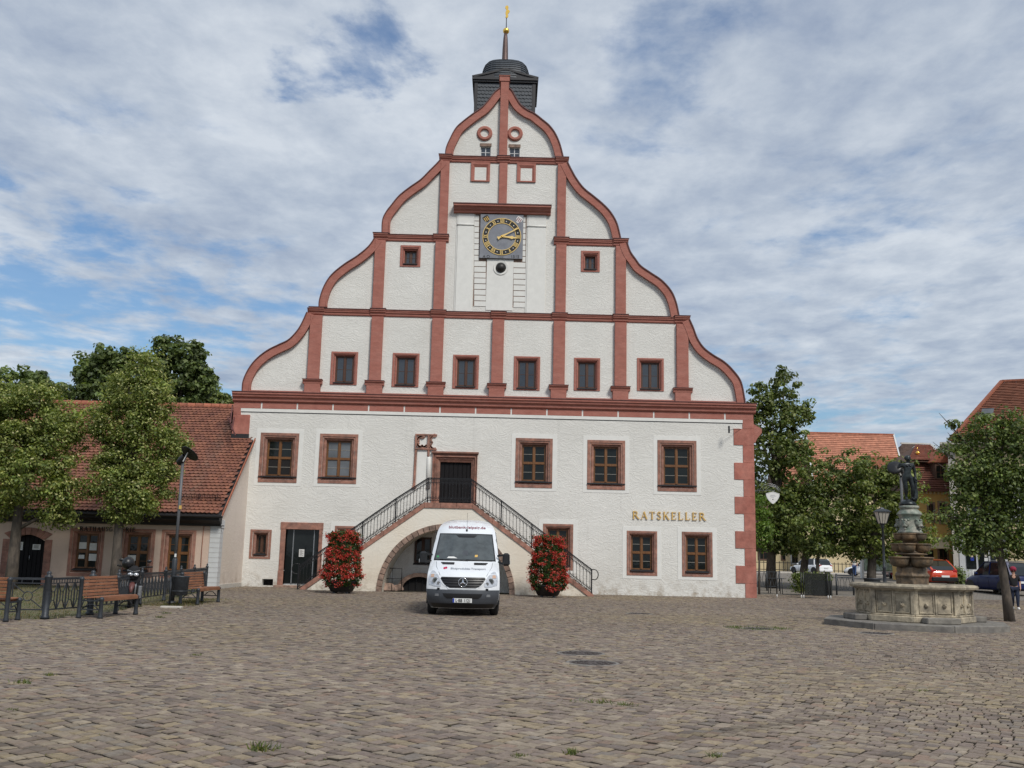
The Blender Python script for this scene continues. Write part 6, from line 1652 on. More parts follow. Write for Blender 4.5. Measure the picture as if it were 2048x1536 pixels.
    for k in range(5):
        a = radians(-62 + 72 * k); ux, uy = cos(a), sin(a); tx, ty = -uy, ux
        m = MB()
        def S(o, t, z, r_, sc=(1, 1, 1)): m.sphere((cx + ux * o + tx * t, cy + uy * o + ty * t, z0 + z), r_, 12, 8, 0, sc)
        S(.27, 0, .27, .098, (1, 1, 1.25)); S(.35, 0, .20, .055, (1, 1, .8)); S(.345, .04, .19, .032); S(.345, -.04, .19, .032); S(.33, .05, .31, .028); S(.33, -.05, .31, .028); S(.37, 0, .235, .024)
        S(.30, .085, .36, .032); S(.30, -.085, .36, .032); S(.345, 0, .36, .03, (1, 1.6, .6)); S(.33, 0, .12, .035)
        m.obj('lion_head', 'verdi', F)
        m = MB(); m.tube([(cx + ux * .38, cy + uy * .38, z0 + .19), (cx + ux * .44, cy + uy * .44, z0 + .17)], .012, 6); m.obj('water_spout', 'bronze', F)
    # bronze figure on its mound
    m = MB(); m.lathe([(.22, 3.26), (.235, 3.30), (.19, 3.36), (.10, 3.42), (0, 3.43)], (cx - .03, cy, 0), 16); m.obj('figure_mound', 'bronze', F)
    B0 = (cx + .0, cy, 3.40); h = 1.27
    def j(x, y, z, r, r2=None): return (B0[0] + x * h * 1.08, B0[1] + y * h, B0[2] + z * h, r * h * 1.12, (r2 or r) * h * 1.12)
    J = dict(pelvis=j(-.015, 0, .53, .082, .062), waist=j(-.005, 0, .62, .066, .052), chest=j(.01, -.01, .735, .088, .060), neckb=j(.015, -.005, .815, .042), neck=j(.02, -.01, .85, .032), head=j(.022, -.015, .905, .052, .058), crown=j(.02, -.01, .955, .042, .048),
             hipL=j(.055, 0, .50, .062), kneeL=j(.085, -.035, .28, .040), calfL=j(.078, -.02, .20, .040), ankL=j(.075, 0, .06, .021), toeL=j(.085, -.075, .018, .020),
             hipR=j(-.075, 0, .50, .064), kneeR=j(-.055, -.02, .28, .042), calfR=j(-.05, 0, .20, .041), ankR=j(-.035, .02, .06, .022), toeR=j(-.045, -.055, .018, .020),
             shL=j(.115, 0, .785, .042), elL=j(.155, .01, .625, .029), wrL=j(.150, -.03, .49, .020), haL=j(.150, -.045, .44, .024),
             shR=j(-.10, 0, .785, .042), elR=j(-.195, .02, .70, .030), wrR=j(-.15, .0, .79, .022), haR=j(-.12, -.01, .825, .022))
    Bn = [('pelvis', 'waist'), ('waist', 'chest'), ('chest', 'neckb'), ('neckb', 'neck'), ('neck', 'head'), ('head', 'crown'), ('pelvis', 'hipL'), ('hipL', 'kneeL'), ('kneeL', 'calfL'), ('calfL', 'ankL'), ('ankL', 'toeL'), ('pelvis', 'hipR'), ('hipR', 'kneeR'), ('kneeR', 'calfR'), ('calfR', 'ankR'), ('ankR', 'toeR'), ('chest', 'shL'), ('shL', 'elL'), ('elL', 'wrL'), ('wrL', 'haL'), ('chest', 'shR'), ('shR', 'elR'), ('elR', 'wrR'), ('wrR', 'haR')]
    fg = body_mesh('bronze_figure', J, Bn, 'bronze', F)
    P0 = Vector(B0)
    m = MB(); hc = P0 + Vector((.022, -.01, .925)) * h; m.sphere(hc + Vector((0, .02, .01)), .072 * h * .95, 12, 8, 0, (1, 1, .95)); m.sphere(hc + Vector((-.03, .09, .0)), .03, 8, 6)
    for a in range(9): m.sphere(hc + Vector((.075 * cos(a * .7), .03 + .07 * sin(a * .7), .01 + .02 * (a % 2))), .022, 6, 5)
    m.obj('curled_hair', 'bronze', fg)
    m = MB(); f = hc + Vector((0, -.068, -.03)); m.cbox(f, (.012, .02, .035)); m.sphere(f + Vector((.018, .012, .012)), .007, 6, 4); m.sphere(f + Vector((-.018, .012, .012)), .007, 6, 4); m.cbox(f + Vector((0, .008, -.026)), (.026, .008, .006)); m.obj('face', 'bronze', fg)
    for s in (-1, 1):
        m = MB(); m.sphere(P0 + Vector((.012 + s * .036, -.052, .755)) * h, .038, 10, 6); m.obj('breast', 'bronze', fg)
    for key in ('haL', 'haR'):
        p = Vector(J[key][:3]); dn = -1 if key == 'haL' else 1
        for q in range(5):
            m = MB(); o = Vector(((q - 2) * .010, -.004 * abs(q - 2), 0)); l = (.034, .046, .050, .046, .030)[q]
            m.tube([p + o, p + o * 1.3 + Vector((0, -.01, dn * l * .6)), p + o * 1.3 + Vector((0, -.022, dn * l))], [.007, .006, .005], 5); m.obj('finger', 'bronze', fg)
    # cloth falling from the lowered hand
    m = MB(); P = [(.150, -.02, .52), (.165, -.01, .42), (.150, .0, .30), (.165, .01, .18), (.145, .0, .06), (.11, .0, .0)]
    m.tube([P0 + Vector(p) * h for p in P], [.035, .05, .055, .06, .07, .08], 10); m.tube([P0 + Vector((p[0] - .035, p[1] + .03, p[2])) * h for p in P], [.02, .035, .04, .045, .05, .06], 8); m.obj('drapery', 'bronze', fg)
build_fountain()

# ================================================================== LAMPS
def modern_lamp(px_top, py_top, x, y, label, dirx=1, pole='castiron', disc=.30):
    """slim pole with a tilted cone spotlight throwing on a round disc reflector"""
    t = thing('street_lamp', label, 'street lamp', (x, y, 0), group='slim poles with a spotlight and disc')
    zt = CAMP.z + (FX(px_top, py_top, y)[1] - CAMP.z)
    m = MB(); m.tube([(x, y, 0), (x, y, 1.30), (x, y, 1.34)], [.075, .075, .055], 14); m.lathe([(.13, 0), (.13, .04), (.08, .08)], (x, y, 0), 14); m.obj('lower_pole', 'castiron', t)
    m = MB(); m.tube([(x, y, 1.34), (x, y, zt)], .045, 12); m.obj('upper_pole', 'polegrey', t)
    if dirx > 0:
        m = MB(); m.cbox((x + .05, y - .06, 2.86), (.08, .02, .11)); m.obj('yellow_tag', 'goldp', t)
        m = MB(); m.cbox((x + .02, y - .05, 1.42), (.05, .03, .10)); m.obj('pole_sticker', 'paper', t)
    hd = Vector((x, y, zt)); ax = Vector((dirx * .52, -.25, .62)).normalized()
    m = MB(); a = hd + Vector((-dirx * .06, 0, .02)); q = ax.to_track_quat('Z', 'Y').to_matrix()
    prof = [(.07, -.14), (.105, -.10), (.115, .04), (.09, .16), (.085, .20)]; v = []; n = 16
    for r_, z in prof:
        for k in range(n): v.append(a + q @ Vector((r_ * cos(2 * pi * k / n), r_ * sin(2 * pi * k / n), z)))
    m.add(v, [(i * n + k, i * n + (k + 1) % n, (i + 1) * n + (k + 1) % n, (i + 1) * n + k) for i in range(len(prof) - 1) for k in range(n)] + [tuple(range(n))], smooth=True); m.obj('spotlight', 'vblack', t)
    m = MB(); b = hd + ax * .30 + Vector((dirx * .04, 0, .02)); ax2 = Vector((dirx * .42, .5, .75)).normalized() if dirx > 0 else Vector((-.30, -.72, .45)).normalized(); q = ax2.to_track_quat('Z', 'Y').to_matrix(); v = []; n = 28
    prof = [(0, .05), (disc * .6, .035), (disc, 0), (disc, -.02), (disc * .6, .015), (0, .03)]
    for r_, z in prof:
        for k in range(n): v.append(b + q @ Vector((r_ * cos(2 * pi * k / n), r_ * sin(2 * pi * k / n), z)))
    m.add(v, [(i * n + k, i * n + (k + 1) % n, (i + 1) * n + (k + 1) % n, (i + 1) * n + k) for i in range(len(prof) - 1) for k in range(n)], smooth=True); m.obj('disc_reflector', 'vblack', t)
    m = MB(); m.bar(hd + Vector((dirx * .04, -.1, -.02)), hd + Vector((dirx * .17, -.12, .26)), .05, .018); m.obj('pale_bracket', 'paper', t)
    return t
lx, ly = GR(343, 1207)
modern_lamp(347, 922, lx, ly, 'slim grey lamp post with tilted black disc beside the litter bin', 1)
lx2 = FX(1804, 1000, -13.4)[0]
modern_lamp(1797, 950, lx2, -13.4, 'slim lamp post with black disc head rising behind the fountain figure', -1, disc=.25)

def lantern(px, ptop, Y, label):
    x = FX(px, 1100, Y)[0]; zt = FX(px, ptop, Y)[1]
    t = thing('lantern_post', label, 'street lamp', (x, Y, 0))
    m = MB(); m.lathe([(.14, 0), (.14, .12), (.10, .16), (.09, .7), (.11, .74), (.07, .80), (.055, 1.5), (.075, 1.53), (.045, 1.58), (.04, zt - .75), (.075, zt - .72), (.05, zt - .66), (.10, zt - .60), (.12, zt - .57)], (x, Y, 0), 14); m.obj('post', 'castiron', t)
    z0 = zt - .57; z1 = zt - .16
    m = MB(); a, b = .115, .215
    v = [(x + sx * a, Y + sy * a, z0) for sx, sy in ((-1, -1), (1, -1), (1, 1), (-1, 1))] + [(x + sx * b, Y + sy * b, z1) for sx, sy in ((-1, -1), (1, -1), (1, 1), (-1, 1))]
    m.add(v, [(0, 1, 5, 4), (1, 2, 6, 5), (2, 3, 7, 6), (3, 0, 4, 7), (0, 3, 2, 1)]); m.obj('lantern_glass', 'lantg', t)
    m = MB()
    for sx, sy in ((-1, -1), (1, -1), (1, 1), (-1, 1)): m.bar((x + sx * a, Y + sy * a, z0), (x + sx * b, Y + sy * b, z1), .022)
    for s in (-1, 1): m.bar((x + s * .04, Y - a, z0), (x + s * .07, Y - b, z1), .012)
    m.obj('lantern_frame', 'castiron', t)
    m = MB(); m.lathe([(b * 1.62, z1 - .0), (b * 1.62, z1 + .03), (b * 1.1, z1 + .09), (.09, z1 + .13), (.06, z1 + .17), (0, z1 + .19)], (x, Y, 0), 4, smooth=False, a0=pi / 4); m.obj('lantern_roof', 'castiron', t)
lantern(1767, 1016, -9.0, 'old-fashioned black four-sided lantern post left of the fountain column')

# ================================================================== FENCE, BENCHES, BIN, MOTORBIKE
def build_fence():
    t = thing('iron_fence', 'low dark iron fence of hexagon panels in front of the pink house', 'fence', (-10.3, -15, 0))
    P = [(-16.0, -23.9), (-13.2, -23.75), (-10.30, -23.2), (-9.98, -21.55), (-10.0, -19.85), (-10.25, -18.3), (-10.52, -16.76), (-10.63, -14.4), (-11.15, -11.3), (-11.65, -8.2), (-12.1, -5.1)]
    H = .92
    for i, (x, y) in enumerate(P):
        m = MB(); r_ = .075 if i in (2, 3) else .05
        m.lathe([(r_ * 1.3, 0), (r_ * 1.3, .05), (r_, .08), (r_, H - .02), (r_ * 1.2, H), (r_ * 1.1, H + .03), (r_ * .5, H + .05), (r_ * .8, H + .09), (r_ * .5, H + .125), (0, H + .14)], (x, y, 0), 12); m.obj('post', 'castiron', t)
    for k, (a, b) in enumerate(zip(P[:-1], P[1:])):
        A = Vector((a[0], a[1], 0)); B = Vector((b[0], b[1], 0)); L = (B - A).length; e = (B - A) / L
        def q(u, z): return A + e * u + Vector((0, 0, z))
        for z, w in ((H - .04, .05), (H - .14, .022), (.20, .03)):
            m = MB(); m.bar(q(.05, z), q(L - .05, z), .022, w); m.obj('rail', 'castiron', t)
        nseg = max(2, int(round(L / (.33 if k != 1 else .75)))); w = (L - .1) / nseg
        for s in range(nseg * 3):
            u = .1 + (L - .2) * s / (nseg * 3); m = MB(); m.bar(q(u, H - .14), q(u, H - .065), .016); m.obj('rail_stud', 'castiron', t)
        for s in range(nseg):
            u0 = .05 + s * w; uc = u0 + w / 2; m = MB(); z0, z1 = .215, H - .15; zc = (z0 + z1) / 2; b_ = .020
            if k == 1 or k == 0:
                R_ = .10 if k else .09
                for sx in (-1, 1):
                    for sz in (-1, 1): m.bar(q(uc + sx * w * .48, zc + sz * (z1 - z0) / 2), q(uc + sx * R_ * .72, zc + sz * R_ * .72), b_)
                m.tube([q(uc + R_ * cos(t_), zc + R_ * sin(t_)) for t_ in np.linspace(0, 2 * pi, 17)], b_ * .6, 5, cap=False)
                m.bar(q(u0 + .03, z0), q(u0 + .03, z1), b_); m.bar(q(u0 + w - .03, z0), q(u0 + w - .03, z1), b_)
            else:
                g = w * .16; hz = .10
                for sx in (-1, 1):
                    m.bar(q(uc + sx * w * .44, z1), q(uc + sx * g, zc + hz), b_); m.bar(q(uc + sx * g, zc + hz), q(uc + sx * g, zc - hz), b_); m.bar(q(uc + sx * g, zc - hz), q(uc + sx * w * .44, z0), b_)
                m.bar(q(uc - g, zc + hz), q(uc + g, zc + hz), b_ * .8); m.bar(q(uc - g, zc - hz), q(uc + g, zc - hz), b_ * .8)
                m.bar(q(u0, z0), q(u0, z1), b_ * 1.4)
            m.obj('panel_motif', 'castiron', t)
build_fence()

def make_bench():
    """local frame: seat faces +x, length along y (0 = near end)"""
    t = thing('park_bench', '', 'bench', (0, 0, 0)); L = 1.72
    for y in (0, L):
        for x, z, nm in ((-.27, .92, 'rear_leg'), (.25, .47, 'front_leg')):
            m = MB(); m.lathe([(.062, 0), (.058, .04), (.047, .10), (.047, z - .07), (.058, z - .05), (.058, z - .02), (.035, z + .01), (0, z + .02)], (x, y, 0), 12); m.obj(nm, 'castiron', t)
        m = MB(); m.bar((-.27, y, .40), (.25, y, .40), .035); m.bar((-.27, y, .20), (.25, y, .20), .025); m.tube([(-.20, y, .21), (-.08, y, .31), (.06, y, .32), (.18, y, .21)], .014, 6); m.obj('side_frame', 'castiron', t)
        m = MB(); m.tube([(-.23, y, .40), (-.25, y, .60), (-.30, y, .90)], .02, 6); m.obj('back_frame', 'castiron', t)
    for k in range(5):
        m = MB(); x = -.20 + k * .095; m.box(x, x + .082, -.02 + .04, L + .02 - .04, .445 + .004 * k, .475 + .004 * k); m.obj('seat_slat', 'benchw', t, .006)
    m = MB(); m.box(.275, .298, .02, L - .02, .385, .468); m.obj('front_slat', 'benchw', t, .006)
    for k in range(6):
        z = .49 + k * .076; x = -.212 - (z - .45) * .14; m = MB(); m.add([(x, .02, z), (x, L - .02, z), (x - .025, L - .02, z), (x - .025, .02, z), (x - .010, .02, z + .060), (x - .010, L - .02, z + .060), (x - .035, L - .02, z + .060), (x - .035, .02, z + .060)], [(0, 3, 2, 1), (4, 5, 6, 7), (0, 1, 5, 4), (1, 2, 6, 5), (2, 3, 7, 6), (3, 0, 4, 7)]); m.obj('back_slat', 'benchw', t, .005)
    return t
B = make_bench(); B['group'] = 'wooden park benches along the iron fence'
B2 = copy_tree(B); B3 = copy_tree(B)
B['label'] = 'wooden slatted bench in front of the motorbike, between two stout iron posts'
B.location = (-9.48, -22.75, 0); B.rotation_euler = (0, 0, radians(-6))
B2['label'] = 'wooden slatted bench half hidden behind the grey litter bin'
B2.location = (-9.30, -16.1, 0); B2.rotation_euler = (0, 0, radians(-4))
B3['label'] = 'wooden slatted bench cut off by the left edge of the picture'
B3.location = (-10.62, -23.75, 0); B3.rotation_euler = (0, 0, radians(-90) + pi + radians(0))
B3.rotation_euler = (0, 0, radians(90)); B3.location = (-10.62, -24.05, 0)

def litter_bin():
    x, y = -10.02, -16.9
    x = FX(360, 1180, y)[0]
    t = thing('litter_bin', 'round grey metal litter bin next to the slim lamp post', 'litter bin', (x, y, 0))
    m = MB(); m.lathe([(.20, .30), (.215, .31), (.235, .80), (.25, .82), (.25, .85), (.225, .85), (.215, .80), (.2, .36)], (x, y, 0), 24); m.obj('bin_body', 'castiron', t)
    m = MB(); m.lathe([(.215, .40), (.232, .41), (.232, .43), (.218, .44)], (x, y, 0), 24); m.obj('hoop', 'castiron', t)
    m = MB(); m.tube([(x - .27, y, 0), (x - .27, y, .8)], .03, 8); m.bar((x - .27, y, .6), (x - .2, y, .6), .03); m.obj('support_post', 'castiron', t)
litter_bin()

def motorbike():
    x, y = GR(257, 1216); x += .02
    t = thing('motorbike', 'black motorbike with twin headlights parked behind the front bench, helmet on it', 'motorbike', (0, 0, 0))
    def tor(c, R, r_, name, mt, n=24, par_=t):
        m = MB(); m.tube([(c[0], c[1] + R * cos(a), c[2] + R * sin(a)) for a in np.linspace(0, 2 * pi, n + 1)], r_, 8, cap=False); return m.obj(name, mt, par_)
    for yy in (0.0, 1.35):
        w = tor((0, yy, .31), .25, .055, 'wheel', 'rubber'); m = MB(); m.tube([(-.03, yy, .31), (.03, yy, .31)], .05, 10)
        for k in range(10): a = k * pi / 5; m.bar((0, yy, .31), (0, yy + .22 * cos(a), .31 + .22 * sin(a)), .012)
        m.obj('rim', 'steel', w)
        m = MB(); m.tube([(-.045, yy, .31), (-.04, yy, .31)], .12, 16); m.obj('brake_disc', 'steel', w)
    for s in (-1, 1):
        m = MB(); m.tube([(s * .09, 0, .31), (s * .09, .22, .98)], .026, 8); m.obj('fork_leg', 'steel', t)
    m = MB(); m.tube([(0, -.28, .42), (0, -.15, .58), (0, .08, .64), (0, .25, .55)], [.03, .075, .08, .05], 10); m.obj('front_mudguard', 'redd', t)
    m = MB(); m.sphere((0, .08, .93), .2, 16, 10, 0, (.92, .8, 1.05)); m.cbox((0, .12, .80), (.30, .2, .22), 0, None, .9); m.obj('fairing', 'blk', t)
    for s in (-1, 1):
        m = MB(); m.sphere((s * .072, -.085, .90), .062, 12, 8, 0, (1.15, .5, .8)); m.obj('headlight', 'lens', t)
    m = MB(); m.bar((-.16, -.11, 1.02), (0, -.13, .97), .02); m.bar((.16, -.11, 1.02), (0, -.13, .97), .02); m.obj('silver_trim', 'chrome', t)
    m = MB(); m.tube([(-.42, .25, 1.10), (-.2, .22, 1.10), (0, .22, 1.04), (.2, .22, 1.10), (.42, .25, 1.12)], .016, 6); m.obj('handlebar', 'iron', t)
    for s in (-1, 1):
        m = MB(); m.tube([(s * .36, .24, 1.11), (s * .46, .26, 1.12)], .024, 8); m.obj('grip', 'rubber', t)
        m = MB(); m.tube([(s * .3, .22, 1.1), (s * .34, .2, 1.24)], .008, 5); m.sphere((s * .36, .2, 1.27), .055, 10, 6, 0, (1.2, .3, .8)); m.obj('mirror', 'vblack', t)
    m = MB(); m.cbox((0, .62, .80), (.30, .55, .26), 0, None, .8); m.obj('fuel_tank', 'blk', t, .05)
    m = MB(); m.cbox((0, 1.1, .80), (.28, .62, .12)); m.obj('seat', 'vblack', t, .03)
    m = MB(); m.cbox((0, .65, .42), (.26, .45, .34)); m.cbox((.12, .6, .30), (.08, .5, .08)); m.obj('engine', 'castiron', t, .02)
    m = MB(); m.cbox((.20, .35, .42), (.10, .30, .34)); m.obj('silver_pannier', 'steel', t, .02)
    m = MB(); m.tube([(.15, .6, .3), (.18, 1.5, .38)], .04, 8); m.obj('exhaust', 'steel', t)
    m = MB(); m.tube([(.08, .7, .3), (.28, .72, .01)], .012, 6); m.obj('side_stand', 'iron', t)
    for o in kids(t): pass
    t.location = (x, y, 0); t.rotation_euler = (0, radians(2), radians(17))
    h = bpy.data.objects.new('x', None); bpy.data.objects.remove(h)
    m = MB(); c = Vector((x - .17, y + .10, 1.20)); m.sphere(c, .175, 18, 12, 0, (.95, 1.1, 1.0)); 
    hm = m.obj('helmet', 'vblack', None); tag(hm, 'round black helmet hung on the motorbike handlebar', 'helmet')
    m = MB(); m.tube([c + Vector((-.11, -.10, -.01)), c + Vector((0, -.165, .01)), c + Vector((.11, -.10, -.01))], .03, 8); m.obj('visor', 'wscreen', hm)
motorbike()

# ================================================================== TREES
GREEN = [(.110, .148, .036), (.150, .188, .050), (.070, .105, .028), (.200, .225, .072)]
LIME = [(.150, .190, .045), (.220, .245, .065), (.095, .135, .032), (.180, .215, .052)]
DEEP = [(.100, .140, .044), (.130, .172, .056), (.072, .105, .034), (.165, .205, .070)]
def tree(name, label, lobes, Y, trunk, r_trunk, pal, n, leaf, seed, group=None, dens=1.0, open_=.15, gapy=None, limbs=True, bend=0.0, depth=.9, droop=.0, lead=None, cat='tree', bloom=False):
    """lobes: (px, py, rx, ry) in photo pixels, spread in depth round the plane y = Y; trunk: foot pixel x"""
    r = np.random.default_rng(seed); sc = (Y + 46) / FPX
    tx = FX(trunk[0], trunk[1], Y)[0]; gz = ground_h(0, Y)
    t = thing(name, label, cat, (tx, Y, gz), group=group)
    L = []
    for (px, py, rx, ry) in lobes:
        x, z = FX(px, py, Y); L.append((x, Y + r.uniform(-.35, .35) * rx * sc, z, rx * sc, max(rx, ry) * sc * depth, ry * sc))
    vol = np.array([l[3] * l[5] for l in L]); cnt = np.maximum(1, (vol / vol.sum() * n / 44).astype(int))
    C = []; cm = []; nf = []
    for (x, y, z, a, b, c), k in zip(L, cnt):
        d = r.normal(0, 1, (k, 3)); d /= np.linalg.norm(d, axis=1)[:, None]
        rad = r.uniform(.30, 1, k) ** .36 * (1 + r.normal(0, .13, k))
        cc = np.array([x, y, z]) + d * rad[:, None] * np.array([a, b, c])
        C.append(cc); 
    C = np.concatenate(C)
    # twig clusters
    m = 44; cr = np.clip(r.normal(.34, .10, len(C)), .14, .6) * (sc / .019) ** .45
    od = r.normal(0, 1, (len(C), m, 3)); od[..., 2] += .35; od /= np.linalg.norm(od, axis=2)[..., None]
    off = od * (r.uniform(.15, 1, (len(C), m, 1)) ** .5) * cr[:, None, None] * np.array([1.1, 1.1, .62])
    off[..., 2] -= (off[..., 0] ** 2 + off[..., 1] ** 2) * droop
    P = (C[:, None, :] + off).reshape(-1, 3); OD = od.reshape(-1, 3)
    tone = np.repeat(np.clip(1 + r.normal(0, .25, len(C)), .55, 1.7), m)
    keep = r.random(len(P)) < (1 - open_ * r.random()); P = P[keep]; tone = tone[keep]; OD = OD[keep]
    leaf_cloud('crown', P, leaf, pal, r, t, 'leaf', bias=.55, colmul=tone, out=OD)
    if bloom:
        bd = r.normal(0, 1, (len(C), 16, 3)); bd[..., 2] += .9; bd /= np.linalg.norm(bd, axis=2)[..., None]
        ok = r.random(len(C)) < .62
        Pb = (C[:, None, :] + bd * cr[:, None, None] * np.array([1.12, 1.12, .72]) * r.uniform(.85, 1.1, (len(C), 16, 1)))[ok].reshape(-1, 3)
        leaf_cloud('blossom', Pb, leaf * .78, [(.44, .44, .17), (.36, .38, .12), (.54, .51, .25), (.28, .32, .09)], r, t, 'leaf', bias=.5, out=bd[ok].reshape(-1, 3))
    # trunk and limbs
    zc = min(l[2] - l[5] * .2 for l in L); low = sorted(L, key=lambda l: l[2])
    cx = np.average([l[0] for l in L], weights=vol); ztop = max(l[2] for l in L)
    mb = MB(); fork = FX(trunk[2], trunk[3], Y) if len(trunk) > 2 else (cx, (gz + ztop) / 2)
    pts = [Vector((tx, Y, gz - .1)), Vector((tx * .7 + fork[0] * .3 + bend, Y, gz + (fork[1] - gz) * .35)), Vector((tx * .3 + fork[0] * .7, Y, gz + (fork[1] - gz) * .7)), Vector((fork[0], Y, fork[1]))]
    top = max(L, key=lambda l: l[2]); pts2 = pts + [Vector(((fork[0] + top[0]) / 2, Y, (fork[1] + top[2]) / 2)), Vector((top[0], top[1], top[2] + top[5] * .4))]
    mb.tube(pts2, [r_trunk * 1.25, r_trunk, r_trunk * .9, r_trunk * .75, r_trunk * .4, r_trunk * .08], 12)
    if limbs:
        for l in L:
            if l is top: continue
            st = pts2[3] if l[2] > fork[1] else pts2[2]; st = st.lerp(pts2[4], max(0, min(1, (l[2] - fork[1]) / max(.1, ztop - fork[1]) - .25)))
            e = Vector((l[0], l[1], l[2])); mid = st.lerp(e, .5) + Vector((0, 0, .12 * (e - st).length))
            mb.tube([st, mid, e, e + (e - mid) * .5], [r_trunk * .42, r_trunk * .28, r_trunk * .14, r_trunk * .04], 7)
            for q in range(3):
                f = e + Vector(r.normal(0, .5, 3) * [l[3], l[4], l[5]]); mb.tube([mid.lerp(e, .3 + .2 * q), f], [r_trunk * .12, r_trunk * .03], 5)
    mb.obj('trunk', 'bark', t)
    return t
# the two limes before the pink house
tree('lime_tree', 'flowering lime tree at the left edge in front of the pink house door', [(55, 845, 78, 55), (15, 900, 80, 60), (108, 880, 46, 66), (60, 960, 85, 45), (-50, 880, 60, 90), (122, 985, 28, 44), (10, 800, 50, 35), (85, 800, 40, 28), (-20, 1000, 60, 40), (110, 1035, 36, 20)],
     -8.5, (20, 1182, 38, 1010), .20, LIME, 44000, .062, 21, 'lime trees before the pink house', open_=.35, bloom=True)
tree('lime_tree', 'tall flowering lime tree between the pink house and the slim lamp post', [(289, 745, 26, 45), (262, 790, 52, 40), (312, 800, 34, 45), (232, 845, 58, 42), (300, 860, 58, 45), (214, 905, 32, 34), (262, 930, 70, 40), (345, 897, 34, 24), (228, 965, 42, 34), (285, 985, 58, 38), (252, 1022, 44, 26), (186, 985, 18, 14), (318, 945, 38, 26), (196, 862, 16, 16)],
     -8.0, (228, 1186, 240, 1020), .185, LIME, 40000, .058, 22, 'lime trees before the pink house', open_=.4, bloom=True)
# dark trees behind the pink house
tree('broadleaf_tree', 'dark round tree behind the pink roof at the left edge', [(20, 775, 60, 42), (80, 785, 50, 38), (-40, 790, 60, 50), (118, 800, 22, 36)], 26, (40, 900), .3, DEEP, 12000, .16, 31, 'trees behind the pink roof')
tree('broadleaf_tree', 'dark tree with two rounded tops behind the middle of the pink roof', [(232, 722, 40, 36), (195, 745, 45, 40), (160, 775, 26, 35), (250, 765, 40, 38), (215, 790, 60, 30)], 24, (210, 900), .3, DEEP, 13000, .16, 32, 'trees behind the pink roof')
tree('broadleaf_tree', 'tallest dark tree behind the pink roof, just left of the gable', [(335, 700, 26, 32), (372, 712, 34, 38), (350, 750, 55, 40), (400, 765, 34, 36), (345, 790, 60, 28), (305, 735, 24, 34), (385, 735, 26, 34)], 24, (355, 900), .3, DEEP, 15000, .16, 33, 'trees behind the pink roof')
tree('broadleaf_tree', 'low light green treetop just left of the gable foot', [(432, 800, 22, 14), (450, 806, 14, 8)], 30, (432, 900), .15, GREEN, 2500, .15, 34, 'trees behind the pink roof')
# right of the hall
tree('broadleaf_tree', 'tall loose tree rising beside the right corner of the town hall', [(1572, 775, 26, 42), (1520, 800, 32, 34), (1560, 835, 40, 30), (1600, 825, 30, 30), (1512, 850, 26, 30), (1545, 900, 60, 40), (1590, 895, 34, 40), (1535, 965, 48, 40), (1560, 1020, 55, 45), (1535, 1072, 40, 36), (1580, 1075, 38, 32)],
     9.0, (1541, 1176, 1545, 1050), .26, GREEN, 21000, .105, 41, 'trees in the square right of the hall', open_=.6)
tree('broadleaf_tree', 'broad round bushy tree, middle of the three right of the hall', [(1640, 960, 60, 42), (1690, 945, 55, 42), (1610, 1010, 60, 45), (1675, 1010, 75, 50), (1630, 1060, 72, 40), (1700, 1065, 58, 38), (1600, 1088, 46, 24), (1660, 1092, 50, 20)],
     8.0, (1604, 1178, 1612, 1100), .22, GREEN, 26000, .095, 42, 'trees in the square right of the hall', open_=.45)
tree('broadleaf_tree', 'broad bushy tree directly behind the lantern and the fountain', [(1755, 945, 50, 36), (1790, 975, 45, 50), (1740, 1010, 60, 50), (1805, 1030, 36, 46), (1760, 1075, 66, 36), (1842, 1062, 22, 36), (1720, 1098, 46, 22), (1780, 1116, 26, 10)],
     7.0, (1742, 1178, 1745, 1090), .24, [(.115, .150, .034), (.165, .195, .048), (.080, .112, .026), (.21, .235, .065)], 24000, .092, 43, 'trees in the square right of the hall', open_=.45)
tree('young_tree', 'slender stem of a small tree in front of the white hatchback', [(1636, 1100, 20, 14), (1628, 1085, 16, 12)], 7.0, (1634, 1166, 1636, 1100), .10, GREEN, 1500, .09, 44)
tree('shrub', 'bright green shrub growing at the right corner of the town hall', [(1519, 1010, 9, 22), (1524, 1045, 12, 26), (1518, 1075, 10, 22), (1530, 1062, 9, 14)], 3.2, (1518, 1175, 1519, 1060), .05, [(.10, .17, .02), (.14, .21, .03), (.07, .13, .018)], 2600, .07, 45, cat='shrub')
tree('broadleaf_tree', 'large dark tree with leaning trunk at the right edge beside the fountain', [(1982, 890, 48, 38), (2042, 878, 50, 40), (1945, 940, 40, 34), (2005, 960, 66, 46), (1972, 1012, 60, 38), (2060, 980, 55, 60), (1938, 1050, 34, 26), (2012, 1060, 62, 42), (1980, 1095, 54, 22), (2060, 1090, 46, 26), (1918, 888, 20, 20), (1926, 985, 26, 18), (1903, 852, 14, 10), (1960, 848, 22, 16), (2008, 838, 24, 18), (1893, 905, 13, 9), (1898, 945, 16, 11), (1890, 1030, 14, 10), (1905, 1075, 16, 10)],
     -14.9, (2020, 1245, 1998, 1090), .135, [(.092, .132, .034), (.128, .172, .045), (.064, .096, .026), (.175, .208, .062)], 33000, .058, 46, open_=.6)

